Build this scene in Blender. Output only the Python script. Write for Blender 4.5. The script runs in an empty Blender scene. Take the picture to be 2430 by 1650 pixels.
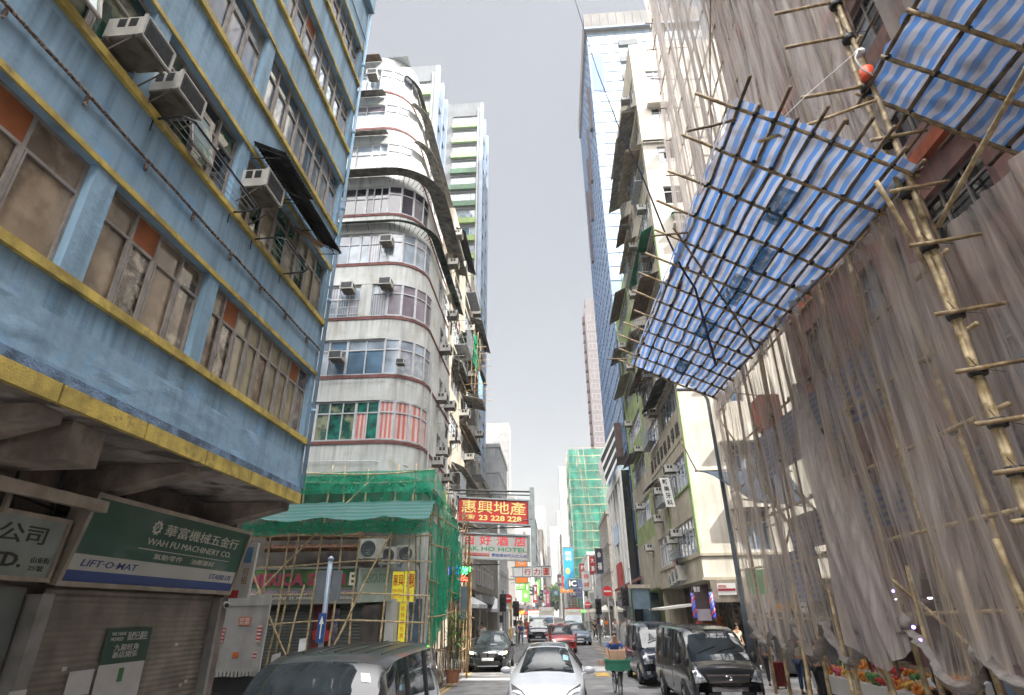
import bpy, math, random
import numpy as np
from mathutils import Vector, Matrix, noise as mnoise
from mathutils.bvhtree import BVHTree
SC = bpy.context.scene
COL = SC.collection
R = math.radians

# ---------------------------------------------------------------- camera
HC = 2.4                                  # height of the camera above the road
FX, CX, CY = 1346.6, 1215., 825.
_up = np.array([-31, 2879, -FX]); _up /= np.linalg.norm(_up)
_fw = np.array([108, -631, -FX]); _fw -= _up*_fw.dot(_up); _fw /= np.linalg.norm(_fw)
_rt = np.cross(_fw, _up)
cam_d = bpy.data.cameras.new('camera'); cam = bpy.data.objects.new('camera', cam_d); COL.objects.link(cam)
cam_d.sensor_width = 36; cam_d.lens = FX/2430*36; cam_d.clip_end = 3000; cam_d.clip_start = .05
m3 = Matrix((_rt.tolist(), _fw.tolist(), _up.tolist()))
cam.matrix_world = Matrix.Translation((0, 0, HC)) @ m3.to_4x4()
SC.camera = cam

# ---------------------------------------------------------------- sky, sun, exposure
SUN_EL, SUN_AZ = 46, 113                  # azimuth clockwise from +Y (the street direction)
w = bpy.data.worlds.new('World'); SC.world = w; w.use_nodes = True
nt = w.node_tree; nt.nodes.clear()
sky = nt.nodes.new('ShaderNodeTexSky'); sky.sky_type = 'NISHITA'; sky.sun_disc = False
sky.sun_elevation = R(SUN_EL); sky.sun_rotation = R(SUN_AZ); sky.air_density = 1.5; sky.dust_density = 5; sky.ozone_density = 1
bg1 = nt.nodes.new('ShaderNodeBackground'); bg1.inputs[1].default_value = .012
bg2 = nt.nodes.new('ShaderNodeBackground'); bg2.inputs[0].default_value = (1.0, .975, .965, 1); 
# sky glow added overhead and behind the camera to fill shade, duller sky ahead
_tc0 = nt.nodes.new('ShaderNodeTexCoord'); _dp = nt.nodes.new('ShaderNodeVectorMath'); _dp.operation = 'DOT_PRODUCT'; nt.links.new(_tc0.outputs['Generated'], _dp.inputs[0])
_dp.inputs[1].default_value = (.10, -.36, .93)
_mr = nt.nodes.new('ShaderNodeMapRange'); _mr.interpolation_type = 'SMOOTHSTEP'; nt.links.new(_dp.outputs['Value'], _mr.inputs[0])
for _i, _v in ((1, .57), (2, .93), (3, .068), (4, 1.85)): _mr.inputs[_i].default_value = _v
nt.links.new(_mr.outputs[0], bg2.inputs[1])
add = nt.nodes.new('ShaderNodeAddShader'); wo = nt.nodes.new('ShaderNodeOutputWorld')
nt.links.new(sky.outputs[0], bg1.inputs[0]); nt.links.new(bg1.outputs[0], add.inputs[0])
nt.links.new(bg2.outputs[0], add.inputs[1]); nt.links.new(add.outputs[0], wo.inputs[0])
sd = bpy.data.lights.new('sun', 'SUN'); sd.energy = 2.5; sd.angle = R(.6); sd.color = (1, .95, .87)
so = bpy.data.objects.new('sun', sd); COL.objects.link(so)
_az, _el = R(SUN_AZ), R(SUN_EL)
_sd = Vector((math.sin(_az)*math.cos(_el), math.cos(_az)*math.cos(_el), math.sin(_el)))
so.rotation_euler = _sd.to_track_quat('Z', 'Y').to_euler()
SC.view_settings.view_transform = 'Standard'; SC.view_settings.look = 'None'
SC.view_settings.exposure = 2.6; SC.view_settings.gamma = 1
SC.cycles.max_bounces = 8; SC.cycles.transparent_max_bounces = 24; SC.cycles.diffuse_bounces = 5
SC.cycles.use_denoising = True

# ---------------------------------------------------------------- measuring helpers (real points on known planes)
def P(px, py, x=None, y=None, z=None):
    d = np.array([px/.9564-CX, CY-py/.9564, -FX]); r = np.array([d@_rt, d@_fw, d@_up])
    if x is not None: r = r*(x/r[0])
    elif y is not None: r = r*(y/r[1])
    else: r = r*((z-HC)/r[2])
    return Vector((r[0], r[1], r[2]+HC))

# ---------------------------------------------------------------- materials
_mc = {}
def M(name, col, rough=.75, metal=0, var=.18, scale=2.0, stain=0., stain_col=(.09, .08, .07), bump=0., bscale=30, coat=0, spec=.5, patch=0., patch_col=(.5, .5, .5), trans=0., emit=0., drip=None):
    if name in _mc: return _mc[name]
    m = bpy.data.materials.new(name); _mc[name] = m; m.use_nodes = True
    n = m.node_tree; N = n.nodes; L = n.links; b = N['Principled BSDF']
    b.inputs['Roughness'].default_value = rough; b.inputs['Metallic'].default_value = metal
    b.inputs['Specular IOR Level'].default_value = spec
    b.inputs['Coat Weight'].default_value = coat; b.inputs['Coat Roughness'].default_value = .03
    tc = N.new('ShaderNodeTexCoord')
    def rgb(c):
        q = N.new('ShaderNodeRGB'); q.outputs[0].default_value = (*c, 1); return q.outputs[0]
    def mix(f, a, bb, mode='MIX'):
        q = N.new('ShaderNodeMix'); q.data_type = 'RGBA'; q.blend_type = mode
        if hasattr(f, 'links'): L.new(f, q.inputs['Factor'])
        else: q.inputs['Factor'].default_value = f
        L.new(a, q.inputs[6]); L.new(bb, q.inputs[7]); return q.outputs[2]
    def nz(sc, mp=None, det=6, lo=.35, hi=.65):
        q = N.new('ShaderNodeTexNoise'); q.inputs['Scale'].default_value = sc; q.inputs['Detail'].default_value = det
        if mp:
            g = N.new('ShaderNodeMapping'); g.inputs['Scale'].default_value = mp; L.new(tc.outputs['Object'], g.inputs[0]); L.new(g.outputs[0], q.inputs['Vector'])
        else: L.new(tc.outputs['Object'], q.inputs['Vector'])
        r = N.new('ShaderNodeMapRange'); r.inputs[1].default_value = lo; r.inputs[2].default_value = hi; L.new(q.outputs[0], r.inputs[0]); return r.outputs[0]
    c = rgb(col)
    if var:
        c = mix(nz(scale), mix(0, c, c), rgb(tuple(max(0, k*(1-var*1.6)) for k in col)))
    if patch: c = mix(nz(scale*1.7, None, 8, .57-patch*.2, .71-patch*.2), c, rgb(patch_col))
    if stain:
        f = nz(1.6, (2.2, 2.2, .18), 8, .5, .8)
        k = N.new('ShaderNodeMath'); k.operation = 'MULTIPLY'; k.inputs[1].default_value = stain; L.new(f, k.inputs[0])
        c = mix(k.outputs[0], c, rgb(stain_col))
    if drip:   # rain streaks running down from each sill
        sx = N.new('ShaderNodeSeparateXYZ'); L.new(tc.outputs['Object'], sx.inputs[0]); q = N.new('ShaderNodeMath'); q.operation = 'MULTIPLY_ADD'; q.inputs[1].default_value = 1/drip[1]; q.inputs[2].default_value = -drip[0]/drip[1]+40; L.new(sx.outputs[2], q.inputs[0])
        fr = N.new('ShaderNodeMath'); fr.operation = 'FRACT'; L.new(q.outputs[0], fr.inputs[0]); r = N.new('ShaderNodeMapRange'); r.inputs[1].default_value = .55; r.inputs[2].default_value = .97; r.inputs[4].default_value = drip[2]; L.new(fr.outputs[0], r.inputs[0])
        k = N.new('ShaderNodeMath'); k.operation = 'MULTIPLY'; L.new(r.outputs[0], k.inputs[0]); L.new(nz(1., (7, 7, .35), 6, .48, .66), k.inputs[1]); c = mix(k.outputs[0], c, rgb(stain_col))
    L.new(c, b.inputs['Base Color'])
    if bump:
        q = N.new('ShaderNodeTexNoise'); q.inputs['Scale'].default_value = bscale; q.inputs['Detail'].default_value = 5; L.new(tc.outputs['Object'], q.inputs['Vector'])
        u = N.new('ShaderNodeBump'); u.inputs['Strength'].default_value = bump; u.inputs['Distance'].default_value = .03; L.new(q.outputs[0], u.inputs['Height']); L.new(u.outputs[0], b.inputs['Normal'])
    if emit:
        L.new(c, b.inputs['Emission Color']); b.inputs['Emission Strength'].default_value = emit
    if trans:
        t = N.new('ShaderNodeBsdfTranslucent'); L.new(c, t.inputs[0]); x = N.new('ShaderNodeMixShader'); x.inputs[0].default_value = trans
        L.new(b.outputs[0], x.inputs[1]); L.new(t.outputs[0], x.inputs[2]); L.new(x.outputs[0], N['Material Output'].inputs[0])
    return m

def Mstripe(name, c1, c2, period, axis, rough=.6, trans=.45, dirt=.3, coat=0, sharp=True, bump=0, duty=.5):
    """stripes of two colours across the given local axis (0, 1 or 2)"""
    if name in _mc: return _mc[name]
    m = bpy.data.materials.new(name); _mc[name] = m; m.use_nodes = True
    n = m.node_tree; N = n.nodes; L = n.links; b = N['Principled BSDF']; b.inputs['Roughness'].default_value = rough; b.inputs['Coat Weight'].default_value = coat
    tc = N.new('ShaderNodeTexCoord'); s = N.new('ShaderNodeSeparateXYZ'); 
    ds = N.new('ShaderNodeTexNoise'); ds.inputs['Scale'].default_value = 1.5; L.new(tc.outputs['Object'], ds.inputs['Vector'])
    av = N.new('ShaderNodeVectorMath'); av.operation = 'MULTIPLY_ADD'; L.new(ds.outputs['Color'], av.inputs[0]); av.inputs[1].default_value = (period*.1,)*3; L.new(tc.outputs['Object'], av.inputs[2])
    L.new(av.outputs[0], s.inputs[0])
    w_ = N.new('ShaderNodeMath'); w_.operation = 'MULTIPLY'; w_.inputs[1].default_value = 1/period; L.new(s.outputs[axis], w_.inputs[0])
    fr = N.new('ShaderNodeMath'); fr.operation = 'FRACT'; L.new(w_.outputs[0], fr.inputs[0])
    mr = N.new('ShaderNodeMapRange'); mr.inputs[1].default_value = duty-.04; mr.inputs[2].default_value = duty+.04; L.new(fr.outputs[0], mr.inputs[0])
    x = N.new('ShaderNodeMix'); x.data_type = 'RGBA'; L.new(mr.outputs[0], x.inputs['Factor']); x.inputs[6].default_value = (*c1, 1); x.inputs[7].default_value = (*c2, 1)
    q = N.new('ShaderNodeTexNoise'); q.inputs['Scale'].default_value = 3; q.inputs['Detail'].default_value = 7; L.new(tc.outputs['Object'], q.inputs['Vector'])
    r2 = N.new('ShaderNodeMapRange'); r2.inputs[1].default_value = .45; r2.inputs[2].default_value = .8; r2.inputs[4].default_value = dirt*2; L.new(q.outputs[0], r2.inputs[0])
    y = N.new('ShaderNodeMix'); y.data_type = 'RGBA'; L.new(r2.outputs[0], y.inputs['Factor']); L.new(x.outputs[2], y.inputs[6]); y.inputs[7].default_value = (.16, .15, .14, 1)
    L.new(y.outputs[2], b.inputs['Base Color'])
    if trans:
        t = N.new('ShaderNodeBsdfTranslucent'); L.new(y.outputs[2], t.inputs[0]); k = N.new('ShaderNodeMixShader'); k.inputs[0].default_value = trans
        L.new(b.outputs[0], k.inputs[1]); L.new(t.outputs[0], k.inputs[2]); L.new(k.outputs[0], N['Material Output'].inputs[0])
    return m

def Mnet(name, col, lo, hi, mp=(9, 9, .35), trans=.5, mesh=0., lo2=.36, hi2=.64):
    """thin woven netting: threads of diffuse and translucent cloth with clear gaps between"""
    if name in _mc: return _mc[name]
    m = bpy.data.materials.new(name); _mc[name] = m; m.use_nodes = True
    n = m.node_tree; N = n.nodes; L = n.links; N.remove(N['Principled BSDF'])
    tc = N.new('ShaderNodeTexCoord'); g = N.new('ShaderNodeMapping'); g.inputs['Scale'].default_value = mp; L.new(tc.outputs['Object'], g.inputs[0])
    q = N.new('ShaderNodeTexNoise'); q.inputs['Scale'].default_value = 1; q.inputs['Detail'].default_value = 7; q.inputs['Roughness'].default_value = .6; q.inputs['Distortion'].default_value = .3; L.new(g.outputs[0], q.inputs['Vector'])
    r = N.new('ShaderNodeMapRange'); r.inputs[1].default_value = lo2; r.inputs[2].default_value = hi2; r.inputs[3].default_value = lo; r.inputs[4].default_value = hi; L.new(q.outputs[0], r.inputs[0])
    d = N.new('ShaderNodeBsdfDiffuse'); d.inputs[0].default_value = (*col, 1); t = N.new('ShaderNodeBsdfTranslucent'); t.inputs[0].default_value = (*col, 1)
    a = N.new('ShaderNodeMixShader'); a.inputs[0].default_value = trans; L.new(d.outputs[0], a.inputs[1]); L.new(t.outputs[0], a.inputs[2])
    tr = N.new('ShaderNodeBsdfTransparent'); k = N.new('ShaderNodeMixShader'); L.new(r.outputs[0], k.inputs[0]); L.new(tr.outputs[0], k.inputs[1]); L.new(a.outputs[0], k.inputs[2])
    L.new(k.outputs[0], N['Material Output'].inputs[0]); return m

# ---------------------------------------------------------------- mesh builder
class Fr:
    """local frame on a facade: u along it, v up, n out of it"""
    def __init__(s, o, u, n=None, v=(0, 0, 1)):
        s.o = Vector(o); s.u = Vector(u).normalized(); s.v = Vector(v).normalized()
        s.n = Vector(n).normalized() if n is not None else s.u.cross(s.v).normalized()
    def __call__(s, a, b, c=0): return s.o + s.u*a + s.v*b + s.n*c
    def at(s, a, b, c=0): return Fr(s(a, b, c), s.u, s.n, s.v)
W0 = Fr((0, 0, 0), (1, 0, 0), (0, 1, 0))
class MB:
    def __init__(s): s.v = []; s.f = []; s.m = []
    def quad(s, a, b, c, d, m=0):
        i = len(s.v); s.v += [tuple(a), tuple(b), tuple(c), tuple(d)]; s.f.append((i, i+1, i+2, i+3)); s.m.append(m); return s
    def poly(s, pts, m=0):
        i = len(s.v); s.v += [tuple(p) for p in pts]; s.f.append(tuple(range(i, i+len(pts)))); s.m.append(m); return s
    def hexa(s, p, m=0):
        """p: 8 points, bottom ring then top ring"""
        i = len(s.v); s.v += [tuple(q) for q in p]
        for f in ((0, 3, 2, 1), (4, 5, 6, 7), (0, 1, 5, 4), (1, 2, 6, 5), (2, 3, 7, 6), (3, 0, 4, 7)): s.f.append(tuple(i+k for k in f)); s.m.append(m)
        return s
    def box(s, x0, x1, y0, y1, z0, z1, m=0):
        return s.hexa([(x0, y0, z0), (x1, y0, z0), (x1, y1, z0), (x0, y1, z0), (x0, y0, z1), (x1, y0, z1), (x1, y1, z1), (x0, y1, z1)], m)
    def ob(s, F, a0, a1, b0, b1, c0, c1, m=0):
        return s.hexa([F(a0, b0, c0), F(a1, b0, c0), F(a1, b0, c1), F(a0, b0, c1), F(a0, b1, c0), F(a1, b1, c0), F(a1, b1, c1), F(a0, b1, c1)], m)
    def ext(s, pts, d, m=0):
        """extrude polygon (3d points) by vector d"""
        d = Vector(d); a = [Vector(p) for p in pts]; b = [p+d for p in a]; k = len(a); i = len(s.v)
        s.v += [tuple(p) for p in a+b]; s.f.append(tuple(i+j for j in range(k))); s.f.append(tuple(i+k+j for j in reversed(range(k)))); s.m += [m, m]
        for j in range(k): s.f.append((i+j, i+(j+1) % k, i+k+(j+1) % k, i+k+j)); s.m.append(m)
        return s
    def tube(s, pts, r, n=6, m=0, cap=True, rr=None):
        pts = [Vector(p) for p in pts]; k = len(pts); i0 = len(s.v); prev = None
        for j, p in enumerate(pts):
            d = (pts[min(j+1, k-1)]-pts[max(j-1, 0)]).normalized()
            if prev is None: a = d.orthogonal().normalized()
            else: a = (prev-d*prev.dot(d)).normalized()
            prev = a; b = d.cross(a); q = rr[j] if rr else r
            for t in range(n):
                w_ = 2*math.pi*t/n; s.v.append(tuple(p+(a*math.cos(w_)+b*math.sin(w_))*q))
        for j in range(k-1):
            for t in range(n):
                s.f.append((i0+j*n+t, i0+j*n+(t+1) % n, i0+(j+1)*n+(t+1) % n, i0+(j+1)*n+t)); s.m.append(m)
        if cap:
            s.f.append(tuple(i0+t for t in reversed(range(n)))); s.f.append(tuple(i0+(k-1)*n+t for t in range(n))); s.m += [m, m]
        return s
    def cyl(s, a, b, r, n=10, m=0, r2=None): return s.tube([a, b], r, n, m, True, [r, r if r2 is None else r2])
    def lathe(s, c, ax, prof, n=16, m=0, flip=False):
        """prof: (distance along axis, radius)"""
        c = Vector(c); ax = Vector(ax).normalized(); a = ax.orthogonal().normalized(); b = ax.cross(a); i0 = len(s.v)
        for (h, r_) in prof:
            for t in range(n):
                w_ = 2*math.pi*t/n; s.v.append(tuple(c+ax*h+(a*math.cos(w_)+b*math.sin(w_))*r_))
        for j in range(len(prof)-1):
            for t in range(n):
                s.f.append((i0+j*n+t, i0+j*n+(t+1) % n, i0+(j+1)*n+(t+1) % n, i0+(j+1)*n+t)); s.m.append(m)
        s.f.append(tuple(i0+t for t in reversed(range(n)))); s.f.append(tuple(i0+(len(prof)-1)*n+t for t in range(n))); s.m += [m, m]
        return s
    def grid(s, fn, nu, nv, m=0):
        i = len(s.v)
        for a in range(nu+1):
            for b in range(nv+1): s.v.append(tuple(fn(a/nu, b/nv)))
        for a in range(nu):
            for b in range(nv):
                k = i+a*(nv+1)+b; s.f.append((k, k+nv+1, k+nv+2, k+1)); s.m.append(m)
        return s
    def build(s, name, mats, parent=None, smooth=False, data_only=False, off=None):
        me = bpy.data.meshes.new(name); vv = s.v
        if off is not None: vv = [(x-off[0], y-off[1], z-off[2]) for x, y, z in vv]
        me.from_pydata(vv, [], s.f); 
        if not isinstance(mats, (list, tuple)): mats = [mats]
        for q in mats: me.materials.append(q)
        if len(mats) > 1: me.polygons.foreach_set('material_index', s.m)
        if smooth: me.polygons.foreach_set('use_smooth', [True]*len(me.polygons))
        me.update()
        if data_only: return me
        o = bpy.data.objects.new(name, me); COL.objects.link(o)
        if parent is not None: par(o, parent)
        return o
def par(o, p):
    """parent o (built in world coordinates) to p, which is an Empty or mesh with a pure transform"""
    o.parent = p
    o.matrix_parent_inverse = wmat(p).inverted()
def wmat(q):
    l = Matrix.LocRotScale(q.location, q.rotation_euler, q.scale)
    return l if q.parent is None else wmat(q.parent) @ q.matrix_parent_inverse @ l
def tag(o, label=None, cat=None, group=None, kind=None):
    if label: o['label'] = label
    if cat: o['category'] = cat
    if group: o['group'] = group
    if kind: o['kind'] = kind
    return o
def thing(name, label, cat, loc=(0, 0, 0), rz=0, group=None):
    o = bpy.data.objects.new(name, None); COL.objects.link(o); o.location = loc; o.rotation_euler = (0, 0, rz); o.empty_display_size = .2
    return tag(o, label, cat, group)
def struct(name, mb, mat, label=None):
    o = mb.build(name, mat); o['kind'] = 'structure'
    if label: o['label'] = label
    return o
_kids = {}
def kids(o):
    return [c for c in bpy.data.objects if c.parent == o]
def snap(o):
    """the subtree of a thing, read once, for fast copying"""
    return (o, [snap(c) for c in kids(o)])
def dup(tree, loc=None, rz=None, label=None, parent=None, group=None, scale=None, mats=None):
    o, ch = tree; c = o.copy(); COL.objects.link(c)
    if parent is not None: c.parent = parent
    if loc is not None: c.location = loc
    if rz is not None: c.rotation_euler = (0, 0, rz)
    if scale is not None: c.scale = scale if hasattr(scale, '__len__') else (scale,)*3
    if label: c['label'] = label
    if group: c['group'] = group
    for k in ch: dup(k, parent=c)
    return c

# ---------------------------------------------------------------- lettering
_tc = {}
def glyphs(body, bold=0., extrude=.02, shear=0., spacing=1.):
    key = (body, bold, extrude, shear, spacing)
    if key in _tc: return _tc[key]
    c = bpy.data.curves.new('lettering', 'FONT'); c.body = body; c.extrude = extrude; c.offset = bold; c.shear = shear; c.space_character = spacing; c.resolution_u = 2
    o = bpy.data.objects.new('lettering', c); COL.objects.link(o); bpy.context.view_layer.update()
    me = bpy.data.meshes.new_from_object(o.evaluated_get(bpy.context.evaluated_depsgraph_get()))
    vs = np.array([v.co[:] for v in me.vertices]) if len(me.vertices) else np.zeros((1, 3))
    fs = [tuple(p.vertices) for p in me.polygons]; bpy.data.objects.remove(o); bpy.data.curves.remove(c); bpy.data.meshes.remove(me)
    _tc[key] = (vs, fs); return _tc[key]
def text(parent, body, F, a0, a1, b0, b1, mat, c=.006, bold=0., shear=0., depth=.004, name='lettering', spacing=1., keep=False):
    """letters fitted into the rectangle a0..a1 x b0..b1 of frame F, raised c off it"""
    vs, fs = glyphs(body, bold, .02, shear, spacing)
    lo = vs.min(0); hi = vs.max(0); sx = (a1-a0)/max(1e-6, hi[0]-lo[0]); sy = (b1-b0)/max(1e-6, hi[1]-lo[1])
    if keep: sx = sy = min(sx, sy)
    mb = MB(); mb.v = [tuple(F(a0+(p[0]-lo[0])*sx, b0+(p[1]-lo[1])*sy, c+(p[2]/.02)*depth)) for p in vs]; mb.f = list(fs); mb.m = [0]*len(fs)
    return mb.build(name, mat, parent)

# ---------------------------------------------------------------- facade parts
def wall_mesh(mb, F, a0, a1, b0, b1, holes, depth=.2, m=0, mr=None):
    """front sheet with rectangular openings and their reveals"""
    A = sorted({a0, a1, *[h[0] for h in holes], *[h[1] for h in holes]}); B = sorted({b0, b1, *[h[2] for h in holes], *[h[3] for h in holes]})
    A = [a for a in A if a0-1e-6 <= a <= a1+1e-6]; B = [b for b in B if b0-1e-6 <= b <= b1+1e-6]
    for j in range(len(B)-1):
        run = None
        for i in range(len(A)-1):
            ca, cb = (A[i]+A[i+1])/2, (B[j]+B[j+1])/2
            hole = any(h[0] < ca < h[1] and h[2] < cb < h[3] for h in holes)
            if not hole and run is None: run = A[i]
            if hole and run is not None: mb.quad(F(run, B[j]), F(A[i], B[j]), F(A[i], B[j+1]), F(run, B[j+1]), m); run = None
        if run is not None: mb.quad(F(run, B[j]), F(A[-1], B[j]), F(A[-1], B[j+1]), F(run, B[j+1]), m)
    k = m if mr is None else mr
    for (p, q, r_, s_) in holes:
        mb.quad(F(p, r_, 0), F(q, r_, 0), F(q, r_, -depth), F(p, r_, -depth), k); mb.quad(F(p, s_, 0), F(p, s_, -depth), F(q, s_, -depth), F(q, s_, 0), k)
        mb.quad(F(p, r_, 0), F(p, r_, -depth), F(p, s_, -depth), F(p, s_, 0), k); mb.quad(F(q, r_, 0), F(q, s_, 0), F(q, s_, -depth), F(q, r_, -depth), k)
rg = random.Random(7)
def window(parent, F, a0, a1, b0, b1, cols=2, tr=.3, depth=.15, fm=None, panes=None, fw=.05, rows=None, label=None, two=True, open_=None, top_cols=None):
    """window in an opening: frame bars, mullions, a transom, and its panes"""
    fr = MB(); c0, c1 = -depth, -depth+.06; h = b1-b0; wd = a1-a0; fr.ob(F, a0, a1, b0, b0+fw, c0, c1+.01); fr.ob(F, a0, a1, b1-fw, b1, c0, c1)
    fr.ob(F, a0, a0+fw, b0+fw, b1-fw, c0, c1); fr.ob(F, a1-fw, a1, b0+fw, b1-fw, c0, c1)
    bt = b1-h*tr if tr else b1
    if tr: fr.ob(F, a0+fw, a1-fw, bt-fw/2, bt+fw/2, c0, c1-.004)
    xs = [a0+wd*i/cols for i in range(cols+1)] if not isinstance(cols, (list, tuple)) else [a0+wd*t for t in cols]
    for x in xs[1:-1]: fr.ob(F, x-fw/2, x+fw/2, b0+fw, b1-fw, c0, c1+.004)
    o = fr.build('window', fm, parent)
    if label: o['label'] = label
    if panes:
        pb = MB(); pm = list(panes)
        for i in range(len(xs)-1):
            a, b = xs[i], xs[i+1]
            pb.quad(F(a, b0, c0+.02), F(b, b0, c0+.02), F(b, bt, c0+.02), F(a, bt, c0+.02), rg.randrange(len(pm)))
            if tr: pb.quad(F(a, bt, c0+.02), F(b, bt, c0+.02), F(b, b1, c0+.02), F(a, b1, c0+.02), rg.randrange(len(pm)))
        pb.build('pane', pm, o)
    return o
def ordn(i): return ['ground', 'first', 'second', 'third', 'fourth', 'fifth', 'sixth', 'seventh', 'eighth', 'ninth', 'tenth', 'eleventh', 'twelfth', 'thirteenth', 'fourteenth', 'fifteenth', 'sixteenth', 'seventeenth', 'eighteenth', 'nineteenth', 'twentieth'][i]

# ---------------------------------------------------------------- shared materials
WHT = M('white_paint', (.72, .71, .68), .5, var=.08)
STEEL = M('grey_steel', (.30, .33, .36), .42, .6, var=.15, scale=6)
ALU = M('aluminium_frame', (.52, .51, .50), .4, .3, var=.15, scale=5)
ALUD = M('dull_frame', (.36, .33, .31), .5, .2, var=.2, scale=5)
BLK = M('black_paint', (.02, .02, .022), .4, var=.1)
DARK = M('dark_interior', (.015, .014, .013), .9, var=.3)
RUST = M('rusty_iron', (.10, .055, .035), .85, var=.35, scale=12, bump=.4)
CONC = M('bare_concrete', (.36, .34, .32), .9, var=.25, scale=1.5, stain=.7, bump=.25)
GLB = M('blue_glass', (.10, .17, .25), .06, var=.35, scale=1.3, coat=.5, spec=.8)
GLD = M('dark_glass', (.02, .025, .03), .06, var=.4, scale=1.3, coat=.5, spec=.7)
GLP = M('pale_glass', (.30, .36, .42), .10, var=.3, scale=1.5, coat=.6)
GLT = M('dusty_tan_glass', (.30, .225, .15), .22, var=.35, scale=1.2, coat=.5, patch=.4, patch_col=(.345, .27, .19), bump=.04, bscale=3)
GLTL = M('dusty_cream_glass', (.42, .36, .24), .2, var=.35, scale=1.6, coat=.5, patch=.4, patch_col=(.33, .30, .21), bump=.04, bscale=3)
GLG = M('green_tinted_glass', (.02, .10, .07), .06, var=.5, scale=1.6, coat=.6, patch=.4, patch_col=(.20, .22, .13))
CURT = Mstripe('grey_curtain_glass', (.34, .35, .38), (.18, .19, .22), .11, 0, .25, 0, .35, coat=.5)
CURR = Mstripe('red_curtain_glass', (.55, .42, .40), (.48, .13, .10), .16, 0, .25, 0, .2, coat=.5)
TEAL = M('teal_curtain_glass', (.01, .16, .115), .2, var=.5, scale=3, coat=.5)
BAM = M('bamboo', (.47, .34, .18), .55, var=.45, scale=5, bump=.15, bscale=20, patch=.5, patch_col=(.20, .13, .06))
BAMD = M('weathered_bamboo', (.22, .15, .085), .7, var=.45, scale=4, bump=.15, bscale=20)
BAML = M('pale_bamboo', (.58, .45, .26), .5, var=.35, scale=5, bump=.15, bscale=20, patch=.5, patch_col=(.30, .21, .10))
TIE = M('black_nylon_tie', (.012, .012, .012), .5, var=0)
# ================================================================ ground, road, pavements
ASPH = M('asphalt', (.15, .15, .152), .85, var=.3, scale=.7, stain=.0, bump=.35, bscale=60, patch=.25, patch_col=(.19, .19, .188))
PAVE = M('paving_slabs', (.30, .285, .27), .85, var=.3, scale=1.2, bump=.3, bscale=40, patch=.3, patch_col=(.13, .12, .12))
KERB = M('kerb_stone', (.30, .29, .28), .85, var=.25, scale=2, bump=.3)
LINEW = M('road_paint_white', (.74, .74, .72), .7, var=.2, scale=3, patch=.15, patch_col=(.3, .3, .3))
LINEY = M('road_paint_yellow', (.55, .34, .07), .75, var=.3, scale=3, patch=.3, patch_col=(.18, .14, .1))
PATCH = M('asphalt_repair', (.18, .18, .18), .9, var=.25, scale=2, bump=.3, bscale=60)
struct('ground', MB().quad((-600, -60, -.02), (600, -60, -.02), (600, 1500, -.02), (-600, 1500, -.02)), M('city_ground', (.16, .155, .15), .9, var=.25, scale=.1))
XL, XR = -4.35, 5.75                       # kerb lines
rd = MB().quad((XL, -8, 0), (XR, -8, 0), (XR, 900, 0), (XL, 900, 0)); struct('road', rd, ASPH)
struct('side_road', MB().quad((-60, 13.2, -.004), (XL, 13.2, -.004), (XL, 19.4, -.004), (-60, 19.4, -.004)).quad((XR, 22.3, -.004), (60, 22.3, -.004), (60, 28, -.004), (XR, 28, -.004)), ASPH)
struct('cross_street', MB().quad((-90, 58.5, .004), (90, 58.5, .004), (90, 69.5, .004), (-90, 69.5, .004)), M('worn_concrete_road', (.19, .19, .185), .85, var=.2, scale=.6, bump=.2, bscale=50))
def pavement(n, x0, x1, y0, y1, side):
    mb = MB(); kx = (x1-.18, x1) if side < 0 else (x0, x0+.18)
    mb.box(x0 if side < 0 else x0+.18, x1-.18 if side < 0 else x1, y0, y1, -.01, .13); struct(n, mb, PAVE)
    k = MB(); k.box(kx[0], kx[1], y0, y1, -.01, .136); struct('kerb', k, KERB)
pavement('pavement', -12, XL, -8, 13.2, -1); pavement('pavement', -12, XL, 19.4, 58.5, -1); pavement('pavement', -12, XL, 69.5, 400, -1)
pavement('pavement', XR, 24, -8, 22.3, 1); pavement('pavement', XR, 24, 28, 58.5, 1); pavement('pavement', XR, 24, 69.5, 400, 1)
mk = MB()
def mark(x0, x1, y0, y1, z=.008): return mk.quad((x0, y0, z), (x1, y0, z), (x1, y1, z), (x0, y1, z))
mark(XL+.35, -.2, 25.6, 26.6)
for y in (31, 39, 47): mark(-.05, .05, y, y+1.6)
mark(-4.1, 5.5, 56.9, 57.4, .009)
for i in range(7): mark(-3.9+i*1.35, -3.2+i*1.35, 70.6, 73.4)
struct('white_road_markings', mk, LINEW)
mk = MB()
for x in (XL+.16, XL+.36): mark(x, x+.09, -8, 25.2); mark(x, x+.09, 27.5, 56)
for x in (XR-.5,): mark(x, x+.09, 30, 56)
for i in range(3): mark(1.5+i*1.35, 2.1+i*1.35, 27.0, 28.6)
for i in range(5):
    y = 35+i*4.4; mk.quad((3.1-.0*i, y, .008), (3.25, y, .008), (2.7, y+2.8, .008), (2.55, y+2.8, .008))
for i in range(4): mk.quad((-4+i*2.2, 58.9, .009), (-3.85+i*2.2, 58.9, .009), (-1.9+i*2.2, 62, .009), (-2.05+i*2.2, 62, .009))
struct('yellow_road_markings', mk, LINEY)
mk = MB(); mark(2.6, 4.2, 23.2, 25.8, .004); mark(-3.2, -1.7, 21.5, 24.9, .004); mark(-.6, .9, 28, 42, .004); mark(3.9, 5.2, 31, 33.5, .004)
struct('asphalt_patches', mk, PATCH)
mc = MB(); mc.box(2.7, 3.35, 22.9, 23.5, .004, .014)
for i in range(6): mc.box(2.75+i*.1, 2.79+i*.1, 22.95, 23.45, .014, .018)
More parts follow.
